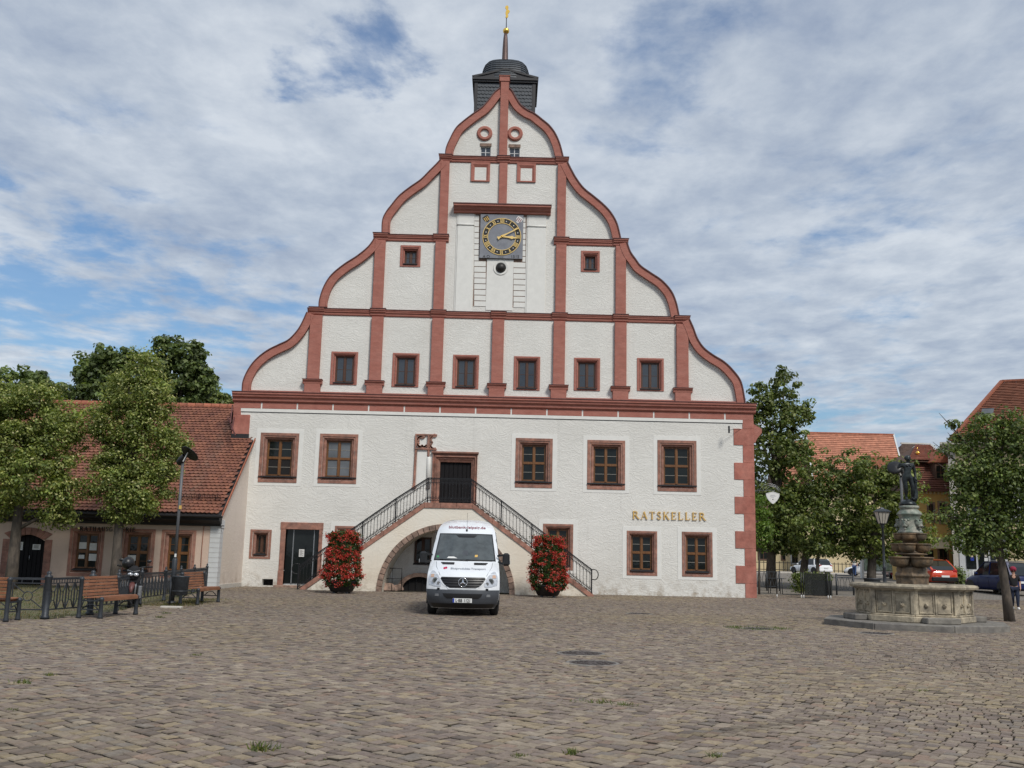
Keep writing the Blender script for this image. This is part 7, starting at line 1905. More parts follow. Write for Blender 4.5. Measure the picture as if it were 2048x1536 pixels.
# ================================================================== RIGHT SIDE: houses
def simple_window(parent, x0, x1, z0, z1, y, fr='sandg', name='window', woods='woodd', recess=.12, fw=.14, pane='pane', axis=None):
    m = MB(); m.box(x0, x1, y + .02, y + .06, z0, z1); w = m.obj(name, pane, parent)
    m = MB(); m.box(x0 - fw, x0, y - .03, y + .06, z0 - fw, z1 + fw); m.box(x1, x1 + fw, y - .03, y + .06, z0 - fw, z1 + fw); m.box(x0, x1, y - .03, y + .06, z1, z1 + fw); m.box(x0, x1, y - .05, y + .06, z0 - fw, z0); m.obj('frame', fr, w)
    xm = (x0 + x1) / 2; m = MB(); m.box(xm - .03, xm + .03, y - .0, y + .019, z0, z1); m.box(x0, xm - .031, y, y + .019, (z0 + z1) / 2 - .025, (z0 + z1) / 2 + .025); m.box(xm + .031, x1, y, y + .019, (z0 + z1) / 2 - .025, (z0 + z1) / 2 + .025); m.obj('glazing_bar', woods, w)
def tiled_slope(name, p0, p1, p2, p3, rows, parent, cols=(.30, .10, .05), seed=1, mt='farroof', nc=24):
    """slope between eaves p0-p1 and ridge p3-p2 in lapped courses broken into tiles"""
    r = np.random.default_rng(seed); p0, p1, p2, p3 = map(np.array, (p0, p1, p2, p3)); nrm = np.cross(p1 - p0, p3 - p0); nrm = nrm / np.linalg.norm(nrm); nrm = nrm if nrm[2] > 0 else -nrm
    V = []; C = []
    for j in range(rows):
        a, b = j / rows, (j + 1.25) / rows
        A0 = p0 + (p3 - p0) * a; A1 = p1 + (p2 - p1) * a; B0 = p0 + (p3 - p0) * min(b, 1); B1 = p1 + (p2 - p1) * min(b, 1)
        for i in range(nc):
            t0, t1 = (i) / nc, (i + 1) / nc; h = .09 + r.uniform(0, .02); col = np.array(cols) * r.uniform(.84, 1.16)
            q = [A0 + (A1 - A0) * t0 + nrm * h, A0 + (A1 - A0) * t1 + nrm * h, B0 + (B1 - B0) * t1 + nrm * .01, B0 + (B1 - B0) * t0 + nrm * .01]; V += q; C.append(col)
            q2 = [q[0] - nrm * .07, q[1] - nrm * .07, q[1], q[0]]; V += q2; C.append(col * .8)
    V = np.array(V); F = np.arange(len(V)).reshape(-1, 4)
    return big_mesh(name, V, F, mt, np.array(C), parent, kind='stuff')

def build_right_houses():
    # far house with the plain red roof
    Y = 62; A = thing('red_roofed_house', 'long house with plain light red tiled roof beyond the trees', 'house', (30, Y, .6))
    xl, zr = FX(1611, 866, Y + 6); xr, _ = FX(1787, 869, Y + 6); ze = 9.4; xel = FX(1600, 1000, Y)[0]
    xer = FX(1812, 960, Y)[0]
    m = MB(); m.box(xl - 2, xer - .4, Y + .5, Y + 11, .3, ze); m.obj('wall', 'yellowp', A)
    tiled_slope('roof_tiles', (xl - 1.0, Y, ze), (xer + .3, Y, ze), (xr, Y + 6, zr), (xl, Y + 6, zr), 30, A, (.43, .185, .115), 1, nc=30)
    m = MB(); m.add([(xl - 1.0, Y, ze - .1), (xer + .3, Y, ze - .1), (xr, Y + 6, zr - .1), (xl, Y + 6, zr - .1), (xl - 1, Y + 12, ze - .1), (xer + .3, Y + 12, ze - .1)], [(0, 1, 2, 3), (3, 2, 5, 4), (0, 3, 4), (1, 5, 2)]); m.obj('roof_deck', 'redwall', A)
    m = MB(); m.bar((xl, Y + 6, zr + .06), (xr, Y + 6, zr + .06), .3, .16); m.obj('ridge', 'ridge', A)
    m = MB(); m.bar((xer + .3, Y, ze + .1), (xr, Y + 6, zr + .1), .16, .16); m.obj('verge', 'palegrey', A); m = MB(); m.bar((xl - 1.0, Y, ze + .1), (xl, Y + 6, zr + .1), .16, .16); m.obj('verge', 'palegrey', A)
    dx, dz = FX(1770, 915, Y + 1); m = MB(); m.prism([(dx - 2.2, dz - 1.3), (dx - 1.4, dz), (dx + 1.0, dz), (dx + 2.0, dz - 1.3)], Y + .5, Y + 4); m.obj('dormer_roof', 'ridge', A); m = MB(); m.box(dx - 1.8, dx + 1.8, Y + .8, Y + 4, dz - 2.6, dz - 1.31); m.obj('dormer_front', 'redwall', A)
    for q in range(5):
        x = xl + .5 + q * 1.9; simple_window(A, x, x + .8, 4.6, 6.0, Y + .46, 'palegrey')
    # lower wing to the left
    Bn = thing('low_red_roofed_house', 'lower red roofed house seen between the tall tree and the long roof', 'house', (24, Y + 4, .6))
    x0, z0 = FX(1556, 880, Y + 8); x1, _ = FX(1612, 884, Y + 8)
    tiled_slope('roof_tiles', (x0 - 1, Y + 3, 8.6), (x1 + .5, Y + 3, 8.6), (x1, Y + 8, z0), (x0, Y + 8, z0), 22, Bn, (.38, .16, .10), 2, nc=12)
    m = MB(); m.add([(x0 - 1, Y + 3, 8.5), (x1 + .5, Y + 3, 8.5), (x1, Y + 8, z0 - .1), (x0, Y + 8, z0 - .1), (x0 - 1, Y + 13, 8.5), (x1 + .5, Y + 13, 8.5)], [(0, 1, 2, 3), (3, 2, 5, 4), (0, 3, 4), (1, 5, 2)]); m.obj('roof_deck', 'redwall', Bn)
    m = MB(); m.box(x0 - .6, x1, Y + 3.6, Y + 12, .3, 8.5); m.obj('wall', 'yellowp', Bn)
    for q in range(3): simple_window(Bn, x0 + q * 1.7, x0 + q * 1.7 + .8, 1.6, 3.0, Y + 3.56, 'palegrey')
    # grey roofed house with oval dormer window, far
    Yg = 82; G_ = thing('grey_roofed_house', 'far house with grey brown roof and round dormer window', 'house', (45, Yg, .6))
    x0, z0 = FX(1803, 888, Yg + 5); x1, _ = FX(1858, 889, Yg + 5); zb = FX(1830, 930, Yg)[1]; xa, xb = FX(1796, 930, Yg)[0], FX(1872, 930, Yg)[0]
    tiled_slope('roof_tiles', (xa, Yg, zb), (xb + 4, Yg, zb), (x1, Yg + 5, z0), (x0, Yg + 5, z0), 22, G_, (.13, .085, .065), 3, nc=16)
    m = MB(); m.add([(xa, Yg, zb - .1), (xb + 4, Yg, zb - .1), (x1, Yg + 5, z0 - .1), (x0, Yg + 5, z0 - .1), (xa, Yg + 10, zb - .1), (xb + 4, Yg + 10, zb - .1)], [(0, 1, 2, 3), (3, 2, 5, 4), (0, 3, 4), (1, 5, 2)]); m.obj('roof_deck', 'redwall', G_)
    m = MB(); m.box(xa + .4, xb + 3.5, Yg + .5, Yg + 9.5, .3, zb - .05); m.obj('wall', 'concrete', G_)
    m = MB(); m.box(x0 - .1, x1 + .1, Yg + 4.85, Yg + 5.15, z0, z0 + .2); m.obj('ridge', 'concrete', G_)
    ox, oz = FX(1853, 898, Yg + 1.5); m = MB(); m.prism([(ox + 1.05 * cos(t), oz + .75 * sin(t)) for t in np.linspace(0, 2 * pi, 21)[:-1]], Yg + 1.1, Yg + 4); w = m.obj('dormer', 'palegrey', G_)
    m = MB(); m.prism([(ox + .72 * cos(t), oz + .5 * sin(t)) for t in np.linspace(0, 2 * pi, 21)[:-1]], Yg + 1.02, Yg + 1.2); m.obj('round_window', 'pane', w)
    # yellow house with mansard roof
    Y = 22; H = thing('yellow_house', 'yellow house with dark red mansard roof and dormer right of the fountain figure', 'house', (33, Y, .6))
    xa = FX(1838, 1060, Y)[0]; xb = FX(1907, 1060, Y)[0]; ze = FX(1860, 982, Y)[1]; zk = FX(1860, 926, Y + 1.2)[1]; zt = FX(1870, 897, Y + 3)[1]; g = .55
    m = MB(); m.box(xa, xb, Y, Y + 5, g - .6, ze); m.obj('front_wall', 'yellow', H)
    tiled_slope('roof_tiles', (xa - .3, Y - .4, ze + .1), (xb, Y - .4, ze + .1), (xb, Y + 1.1, zk), (xa - .3, Y + 1.1, zk), 12, H, (.16, .060, .04), 4, nc=20)
    m = MB(); m.box(xa - .1, xb, Y + 1.1, Y + 4.8, ze, zk + .02); m.obj('attic_wall', 'redwall', H)
    tiled_slope('upper_roof_tiles', (xa - .3, Y + .5, zk + .1), (xb, Y + .5, zk + .1), (xb, Y + 3.2, zt + .3), (xa + 1.4, Y + 3.2, zt + .3), 12, H, (.27, .105, .072), 5, nc=20)
    m = MB(); m.add([(xa - .3, Y + .5, zk), (xb, Y + .5, zk), (xb, Y + 3.2, zt + .2), (xa + 1.4, Y + 3.2, zt + .2), (xa - .3, Y + 6.0, zk), (xb, Y + 6.0, zk)], [(0, 1, 2, 3), (3, 2, 5, 4), (0, 3, 4)]); m.obj('roof_deck', 'redwall', H)
    m = MB(); m.box(xa - .35, xb, Y - .5, Y + .1, ze - .05, ze + .12); m.obj('eaves_moulding', 'redd', H)
    m = MB()
    for q in range(10): m.box(xa + q * .27, xa + q * .27 + .13, Y - .12, Y, ze - .22, ze - .051)
    m.obj('dentils', 'yellowp', H, kind='stuff')
    dx0, dz1 = FX(1866, 925, Y + .2); dx1, dz0 = FX(1894, 957, Y + .2)
    m = MB(); m.box(dx0, dx1, Y + .15, Y + 3, dz0 - .3, dz1); dm = m.obj('dormer', 'redwall', H); simple_window(H, dx0 + .15, dx1 - .15, dz0, dz1 - .25, Y + .08, 'redwall', fw=.10)
    m = MB(); m.prism([(dx0 - .25, dz1), ((dx0 + dx1) / 2, dz1 + .85), (dx1 + .25, dz1)], Y - .05, Y + 3.4); m.obj('dormer_roof', 'ridge', H)
    for l, r_, t_, b_ in ((1857, 1867, 1008, 1042), (1878.5, 1890.5, 1006, 1045)):
        x0, z1 = FX(l, t_, Y); x1, z0 = FX(r_, b_, Y); simple_window(H, x0, x1, z0, z1, Y - .03, 'sandg', fw=.13)
    x0, z1 = FX(1878, 1098, Y); x1, _ = FX(1893, 1098, Y); simple_window(H, x0, x1, 1.6, z1, Y - .03, 'sandg', name='shop_window', fw=.12)
    x0, z1 = FX(1848, 1100, Y); x1, _ = FX(1866, 1100, Y); m = MB(); m.box(x0, x1, Y - .04, Y, g - .3, z1); m.obj('door', 'doorw', H)
    ax0, az = FX(1868, 1074, Y - .2); ax1, az2 = FX(1903, 1086, Y - 1.6)
    m = MB(); m.add([(ax0, Y, az), (ax1 + .4, Y, az), (ax1, Y - 1.5, az - .75), (ax0 - .8, Y - 1.5, az - .75), (ax0, Y, az - .05), (ax1 + .4, Y, az - .05), (ax1, Y - 1.5, az - .80), (ax0 - .8, Y - 1.5, az - .80)], [(0, 1, 2, 3), (4, 7, 6, 5), (3, 2, 6, 7), (1, 5, 6, 2), (0, 3, 7, 4)]); m.obj('awning', 'awn', H)
    m = MB(); m.tube([(xb - .15, Y - .12, g), (xb - .15, Y - .12, ze)], .06, 8); m.obj('downpipe', 'sandg', H)
    fx_, fz = FX(1835.5, 906, Y + 1.2); m = MB(); m.sphere((fx_, Y + 1.2, fz), .14, 12, 8); m.tube([(fx_, Y + 1.2, fz + .1), (fx_, Y + 1.2, fz + .45)], [.03, .005], 6); f = m.obj('gilded_finial', 'gold', H)
    m = MB(); m.tube([(fx_, Y + 1.2, fz - .1), (fx_ - .25, Y + 1.2, fz - .7), (fx_ - .7, Y + 1.2, fz - 1.4)], [.04, .06, .08], 8); m.obj('finial_base', 'palegrey', f)
    m = MB(); a = FX(1850, 1030, Y - 2); b = FX(1925, 1022, 12); m.tube([(a[0], Y - 2, a[1]), ((a[0] + b[0]) / 2, Y - 8, (a[1] + b[1]) / 2 - .1), (b[0], 12, b[1])], .022, 5); o = m.obj('overhead_cable', 'iron', None); tag(o, 'black overhead cable crossing in front of the yellow house', 'cable')
    # big house at the right with the shop
    Y = 16; K = thing('shop_house', 'large pale yellow house with steep brown roof and shop front, right edge', 'house', (FX(1908, 1100, Y)[0], Y, 0))
    xa = FX(1908, 1100, Y)[0]; zee = FX(1930, 886, Y)[1]; g = .5; xr_ = xa + 16
    KX = lambda px, dY=0: xa + (FX(px, 1000, Y + dY)[0] - xa) / 1.13
    m = MB(); m.box(xa, xr_, Y, Y + 11, g - .7, zee); m.obj('front_wall', 'yellowp', K)
    m = MB(); m.box(xa - .06, xa + .34, Y - .05, Y + .0, g - .4, zee - .01); m.obj('corner_pilaster', 'concrete', K)
    zr = FX(2020, 760, Y + 2.6)[1]; xrr = KX(2008, 2.0) - .3
    tiled_slope('roof_tiles', (xa + .1, Y - .5, zee), (xr_, Y - .5, zee), (xr_, Y + 5.5, zr), (xrr, Y + 5.5, zr), 34, K, (.22, .088, .052), 6, nc=54)
    m = MB(); m.add([(xa + .1, Y - .5, zee - .1), (xr_, Y - .5, zee - .1), (xr_, Y + 5.5, zr - .1), (xrr, Y + 5.5, zr - .1), (xa - .5, Y + 11.5, zee - .1), (xr_, Y + 11.5, zee - .1)], [(0, 1, 2, 3), (3, 2, 5, 4), (0, 3, 4)]); m.obj('roof_deck', 'ridge', K)
    m = MB(); m.bar((xa + .1, Y - .5, zee + .12), (xrr, Y + 5.5, zr + .12), .22, .12); m.bar((xrr, Y + 5.5, zr + .1), (xr_, Y + 5.5, zr + .1), .25, .14); m.obj('hip_tiles', 'ridge', K)
    m = MB(); m.prism([(Y - .6, zee - .02), (Y - .6, zee - .16), (Y - .1, zee - .42), (Y + .02, zee - .42), (Y + .02, zee - .02)], xa - .5, xr_, axis='X'); m.obj('eaves_moulding', 'concrete', K)
    sx, sz = KX(1972, 1.0), FX(1972, 827, Y + .6)[1]; m = MB(); q = Vector((0, 0, 0)); m.add([(sx - .45, Y + 1.2, sz - .45), (sx + .25, Y + 1.2, sz - .45), (sx + .45, Y + 1.9, sz + .35), (sx - .25, Y + 1.9, sz + .35), (sx - .45, Y + 1.35, sz - .5), (sx + .25, Y + 1.35, sz - .5), (sx + .45, Y + 2.05, sz + .3), (sx - .25, Y + 2.05, sz + .3)], [(0, 1, 2, 3), (0, 4, 5, 1), (1, 5, 6, 2), (2, 6, 7, 3), (3, 7, 4, 0)]); m.obj('skylight', 'panecurt', K)
    for px in (1940, 1990, 2040):
        x = KX(px); simple_window(K, x, x + 1.0, 4.6, 6.3, Y - .03, 'palegrey', fw=.16)
    # shop front
    x0, zt_ = KX(1924), FX(1924, 1062, Y)[1]; x1 = KX(1998)
    m = MB(); m.box(x0 - .3, x1 + .3, Y - .10, Y - .02, g + .9, zt_ + .25); m.obj('shop_surround', 'palegrey', K)
    n = 3
    for q in range(n):
        a = x0 + (x1 - x0) * q / n + .06; b = x0 + (x1 - x0) * (q + 1) / n - .06; m = MB(); m.box(a, b, Y - .13, Y - .11, g + 1.0, zt_); w = m.obj('shop_window', 'pane', K)
        r = random.Random(q)
        for k in range(6):
            u = a + r.uniform(.1, .8) * (b - a); v = g + 1.15 + r.uniform(0, 1.3); m = MB(); m.box(u, u + r.uniform(.08, .22), Y - .135, Y - .131, v, v + r.uniform(.10, .28)); m.obj('displayed_card', r.choice(['paper', 'awn', 'euro', 'concrete']), w)
    m = MB(); m.box(x0 - .3, x0 + 2.6, Y - .55, Y - .11, g - .3, g + .88); m.obj('white_stall_riser', 'palegrey', K, .02)
    m = MB(); m.box(xa + .7, xa + 3.4, Y - .16, Y - .12, g + 2.75, g + 3.0)
    K.rotation_euler = (0, 0, -atan2(xa, Y + 46))
    # A-board outside
    t = thing('pavement_sign', 'white framed folding pavement sign by the shop window', 'sign', (0, 0, 0)); x, z = FX(1958, 1135, Y - 4.5); y = Y - 4.5; gz = ground_h(0, y)
    m = MB(); m.bar((x - .35, y, gz), (x - .28, y + .2, gz + 1.05), .05); m.bar((x + .35, y, gz), (x + .28, y + .2, gz + 1.05), .05); m.bar((x - .28, y + .2, gz + 1.05), (x + .28, y + .2, gz + 1.05), .05); m.bar((x - .35, y + .4, gz), (x - .28, y + .2, gz + 1.05), .04); m.bar((x + .35, y + .4, gz), (x + .28, y + .2, gz + 1.05), .04); m.obj('sign_frame', 'paper', t)
    m = MB(); m.add([(x - .32, y + .0, gz + .15), (x + .32, y + .0, gz + .15), (x + .27, y + .18, gz + 1.0), (x - .27, y + .18, gz + 1.0)], [(0, 1, 2, 3)]); m.obj('sign_board', 'dial', t)
    # dark bush in a tub by the corner
    t2 = tree('shrub', 'dark clipped shrub at the corner between the yellow house and the shop', [(1912, 1150, 10, 12), (1920, 1158, 9, 8)], 14, (1914, 1166, 1914, 1155), .05, DEEP, 1400, .07, 71, cat='shrub')
build_right_houses()
def hills():
    """wooded rise beyond the roofs and behind the square"""
    xs = np.linspace(-500, 620, 90); ys = np.linspace(150, 520, 24); X, Y = np.meshgrid(xs, ys)
    Z = 24 * np.clip((Y - 150) / 200, 0, 1) ** 1.1 * (1 + .18 * np.sin(X * .02) + .1 * np.sin(X * .051 + 1)) - 1
    V = np.stack([X.ravel(), Y.ravel(), Z.ravel()], 1); nx = len(xs); F = np.array([(j * nx + i, j * nx + i + 1, (j + 1) * nx + i + 1, (j + 1) * nx + i) for j in range(len(ys) - 1) for i in range(nx - 1)])
    MT['hill'] = mat('wooded_hill', (.045, .065, .03), .95, var=.3, vscale=.1)
    big_mesh('hill', V, F, 'hill', kind='structure', smooth=True)
    r = np.random.default_rng(77); n = 1500; X = r.uniform(-60, 330, n); Y = r.uniform(180, 380, n)
    Z = 24 * np.clip((Y - 150) / 200, 0, 1) ** 1.1 * (1 + .18 * np.sin(X * .02) + .1 * np.sin(X * .051 + 1)) + 3
    C = np.stack([X, Y, Z], 1); m = 22; P = (C[:, None, :] + r.normal(0, 1, (n, m, 3)) * [2.6, 2.6, 2.2]).reshape(-1, 3)
    o = leaf_cloud('distant_wood', P, .75, [(.030, .048, .022), (.04, .06, .028), (.022, .038, .018)], r, None, 'leaf', kind='stuff'); tag(o, 'dark wooded hill behind the far roofs', 'wood')
hills()

# ================================================================== VEHICLES IN THE STREET
def make_car(name, label, paint, L=4.1, W=1.74, H=1.5, group=None, hatch=.30, sloped=0.0, plate='', roofrails=False):
    """hatchback, front towards +x, built round the origin"""
    t = thing(name, label, 'car', (0, 0, 0), group=group); hw = W / 2
    zb = H * .60
    # (x, underside, top of body, half width)
    st = [(-.5, .38, .62, .80), (-.492, .30, .86, .90), (-.47, .24, zb, .96), (-.40, .20, zb + .02, 1), (-.2, .18, zb, 1), (.05, .18, zb - .02, 1), (.22, .18, zb - .05, 1), (.32, .20, zb - .10, .985), (.42, .22, zb - .22, .95), (.475, .26, zb - .34, .88), (.5, .34, .48, .74)]
    m = MB(); rings = []
    for x, a, b, w in st:
        x *= L; w *= hw; h = b - a
        rings.append([(x, s * ww, z) for s, ww, z in ((-1, w * .86, a), (-1, w * .98, a + h * .18), (-1, w, a + h * .45), (-1, w * .985, a + h * .80), (-1, w * .88, b), (1, w * .88, b), (1, w * .985, a + h * .80), (1, w, a + h * .45), (1, w * .98, a + h * .18), (1, w * .86, a))])
    n = 10; v = [p for r in rings for p in r]; f = [(i * n + k, i * n + (k + 1) % n, (i + 1) * n + (k + 1) % n, (i + 1) * n + k) for i in range(len(st) - 1) for k in range(n)] + [tuple(range(n - 1, -1, -1)), tuple((len(st) - 1) * n + k for k in range(n))]
    m.add(v, f, 0, None, True); body = m.obj('body', paint, t)
    # glasshouse
    gs = [(-.485 + hatch * 0, zb - .02, .80), (-.44 + sloped * .0, zb + (H - zb) * (.62 - sloped * .3), .76), (-.39 + sloped * .06, H - .05 - sloped * .06, .70), (-.30 + sloped * .1, H - .02, .70), (-.05, H, .71), (.08, H - .03, .70), (.28, zb - .06, .82)]
    m = MB(); v = []
    for x, z, w in gs:
        for s in (-1, 1): v.append((x * L, s * w * hw, z))
    base = []
    for x, z, w in gs:
        for s in (-1, 1): base.append((x * L, s * .90 * hw, min(z, zb - .03)))
    k = len(gs); f = [(2 * i, 2 * i + 1, 2 * i + 3, 2 * i + 2) for i in range(k - 1)]
    v += base; f += [(2 * i, 2 * i + 2, 2 * i + 2 + 2 * k, 2 * i + 2 * k) for i in range(k - 1)] + [(2 * i + 1, 2 * i + 3, 2 * i + 3 + 2 * k, 2 * i + 1 + 2 * k) for i in range(k - 1)]
    m.add(v, f, 0, None, False); m.obj('window_glass', 'carglass', t)
    m = MB(); rp = [g for g in gs if g[1] > zb + (H - zb) * .72]; v = []
    for x, z, w in rp:
        for s in (-1, -.5, .5, 1): v.append((x * L, s * (w + .012) * hw, z + (.022 if abs(s) < 1 else .008)))
    q = len(rp); m.add(v, [(4 * i + j, 4 * i + j + 1, 4 * i + 5 + j, 4 * i + 4 + j) for i in range(q - 1) for j in range(3)], 0, None, True)
    m.obj('roof', paint, t)
    m = MB()
    for s in (-1, 1):
        def sp(i, f_=0.0): x, z, w = gs[i]; return Vector((x * L, s * (w + .015) * hw, z + .006))
        m.bar(sp(5), (gs[6][0] * L, s * .86 * hw, zb - .05), .05, .03); m.bar(sp(2), (gs[0][0] * L, s * .84 * hw, zb - .02), .12, .04)
        m.bar(sp(4), (-.06 * L, s * .90 * hw, zb), .06, .03); m.bar((-.30 * L, s * .715 * hw, H - .02), (-.34 * L, s * .90 * hw, zb), .13, .03); m.bar(sp(2), sp(5), .05, .03)
    m.obj('pillars', paint, t)
    for x in (-.325 * L, .33 * L):
        for s in (-1, 1):
            m = MB(); R_ = .315; v = []; nn = 24; pr = [(.19, -.09), (.28, -.10), (R_, -.07), (R_, .07), (.28, .10), (.19, .09)]
            for r_, y in pr:
                for k_ in range(nn): v.append((x + r_ * cos(2 * pi * k_ / nn), s * (hw - .10) + y, R_ + r_ * sin(2 * pi * k_ / nn)))
            m.add(v, [(i * nn + k_, i * nn + (k_ + 1) % nn, (i + 1) * nn + (k_ + 1) % nn, (i + 1) * nn + k_) for i in range(len(pr) - 1) for k_ in range(nn)], 0, None, True); w = m.obj('wheel', 'rubber', t)
            m = MB(); m.tube([(x, s * (hw - .12), R_), (x, s * (hw - .03), R_)], .06, 8)
            for k_ in range(5): a = k_ * 2 * pi / 5; m.bar((x, s * (hw - .035), R_), (x + .19 * cos(a), s * (hw - .03), R_ + .19 * sin(a)), .05, .03)
            m.obj('rim', 'steel', w)
            m = MB(); P = [(x + .37 * cos(t_), R_ + .37 * sin(t_)) for t_ in np.linspace(-.15, pi + .15, 14)]; m.prism(P, s * (hw - .22), s * (hw + .006)); m.obj('wheel_arch', 'vblack', t)
    for s in (-1, 1):
        m = MB(); m.cbox((-.482 * L, s * hw * .74, zb - .08), (.10, .34 * hw, .17)); m.obj('tail_light', 'redl', t, .02)
        m = MB(); m.cbox((.452 * L, s * hw * .70, zb - .30), (.16, .30 * hw, .13)); m.obj('headlight', 'lens', t, .02)
        m = MB(); m.cbox((.17 * L, s * (hw + .06), zb + .04), (.12, .16, .11)); m.obj('wing_mirror', paint, t, .02)
        for xx in (.16, -.07, -.27):
            m = MB(); m.tube([(xx * L, s * hw * .995, .30), (xx * L, s * hw * 1.003, .62), (xx * L, s * hw * .96, zb - .05)], .006, 4); m.obj('door_gap', 'vblack', t)
        for xx in (-.03, -.23): m = MB(); m.cbox((xx * L, s * hw * 1.0, zb - .16), (.16, .03, .025)); m.obj('door_handle', paint, t)
        if roofrails:
            m = MB(); m.tube([(-.34 * L, s * hw * .66, H + .03), (-.1 * L, s * hw * .68, H + .06), (.06 * L, s * hw * .66, H + .02)], .018, 6); m.obj('roof_rail', 'steel', t)
    m = MB(); m.cbox((-.5 * L + .02, 0, .38), (.14, W * .92, .26)); m.obj('rear_bumper', 'vblack' if sloped else paint, t, .05)
    m = MB(); m.cbox((.49 * L, 0, .34), (.12, W * .80, .22)); m.obj('front_bumper', 'vblack', t, .05)
    m = MB(); m.cbox((-.5 * L - .055, 0, .62 if not sloped else .55), (.015, .50, .11)); m.obj('number_plate', 'platew', t)
    m = MB(); m.box(-.40 * L, .42 * L, -hw * .8, hw * .8, .16, .3); m.obj('underbody', 'vblack', t)
    return t
def place_car(t, px_rear, d, phi, py=1150):
    """rear bumper centre seen at px_rear, d metres from the camera line; phi = how far it points away"""
    Y = d - 46; x = FX(px_rear, py, Y)[0]; al = atan2(px_rear - 1024, FPX)
    hx = cos(phi) * -cos(al) + sin(phi) * sin(al); hy = cos(phi) * sin(al) + sin(phi) * cos(al)
    t.rotation_euler = (0, 0, atan2(hy, hx)); t.location = (x + hx * 2.05, Y + hy * 2.05, ground_h(0, Y + hy * 2.0) - .0)
c1 = make_car('parked_car', 'white hatchback parked under the trees between the hall and the fountain', 'whitec', 4.2, 1.76, 1.47, 'cars parked in the street')
place_car(c1, 1652, 94, radians(47))
c2 = make_car('parked_car', 'orange-red crossover car parked behind the fountain column', 'redc', 4.2, 1.8, 1.55, 'cars parked in the street', sloped=1.0)
place_car(c2, 1889, 58.5, radians(58))
c3 = make_car('parked_car', 'dark blue small family car beside the tree at the right edge', 'blueb', 3.95, 1.72, 1.66, 'cars parked in the street', roofrails=True)
place_car(c3, 2050, 52.5, radians(52))
c4 = make_car('parked_car', 'crimson car of which only a corner shows left of the fountain pier', 'maroonc', 4.1, 1.74, 1.46, 'cars parked in the street')
place_car(c4, 1806, 76, radians(80))
c5 = make_car('parked_car', 'white car partly hidden behind the glazed display case', 'whitec', 4.3, 1.78, 1.55, 'cars parked in the street')
place_car(c5, 1792, 86, radians(6))

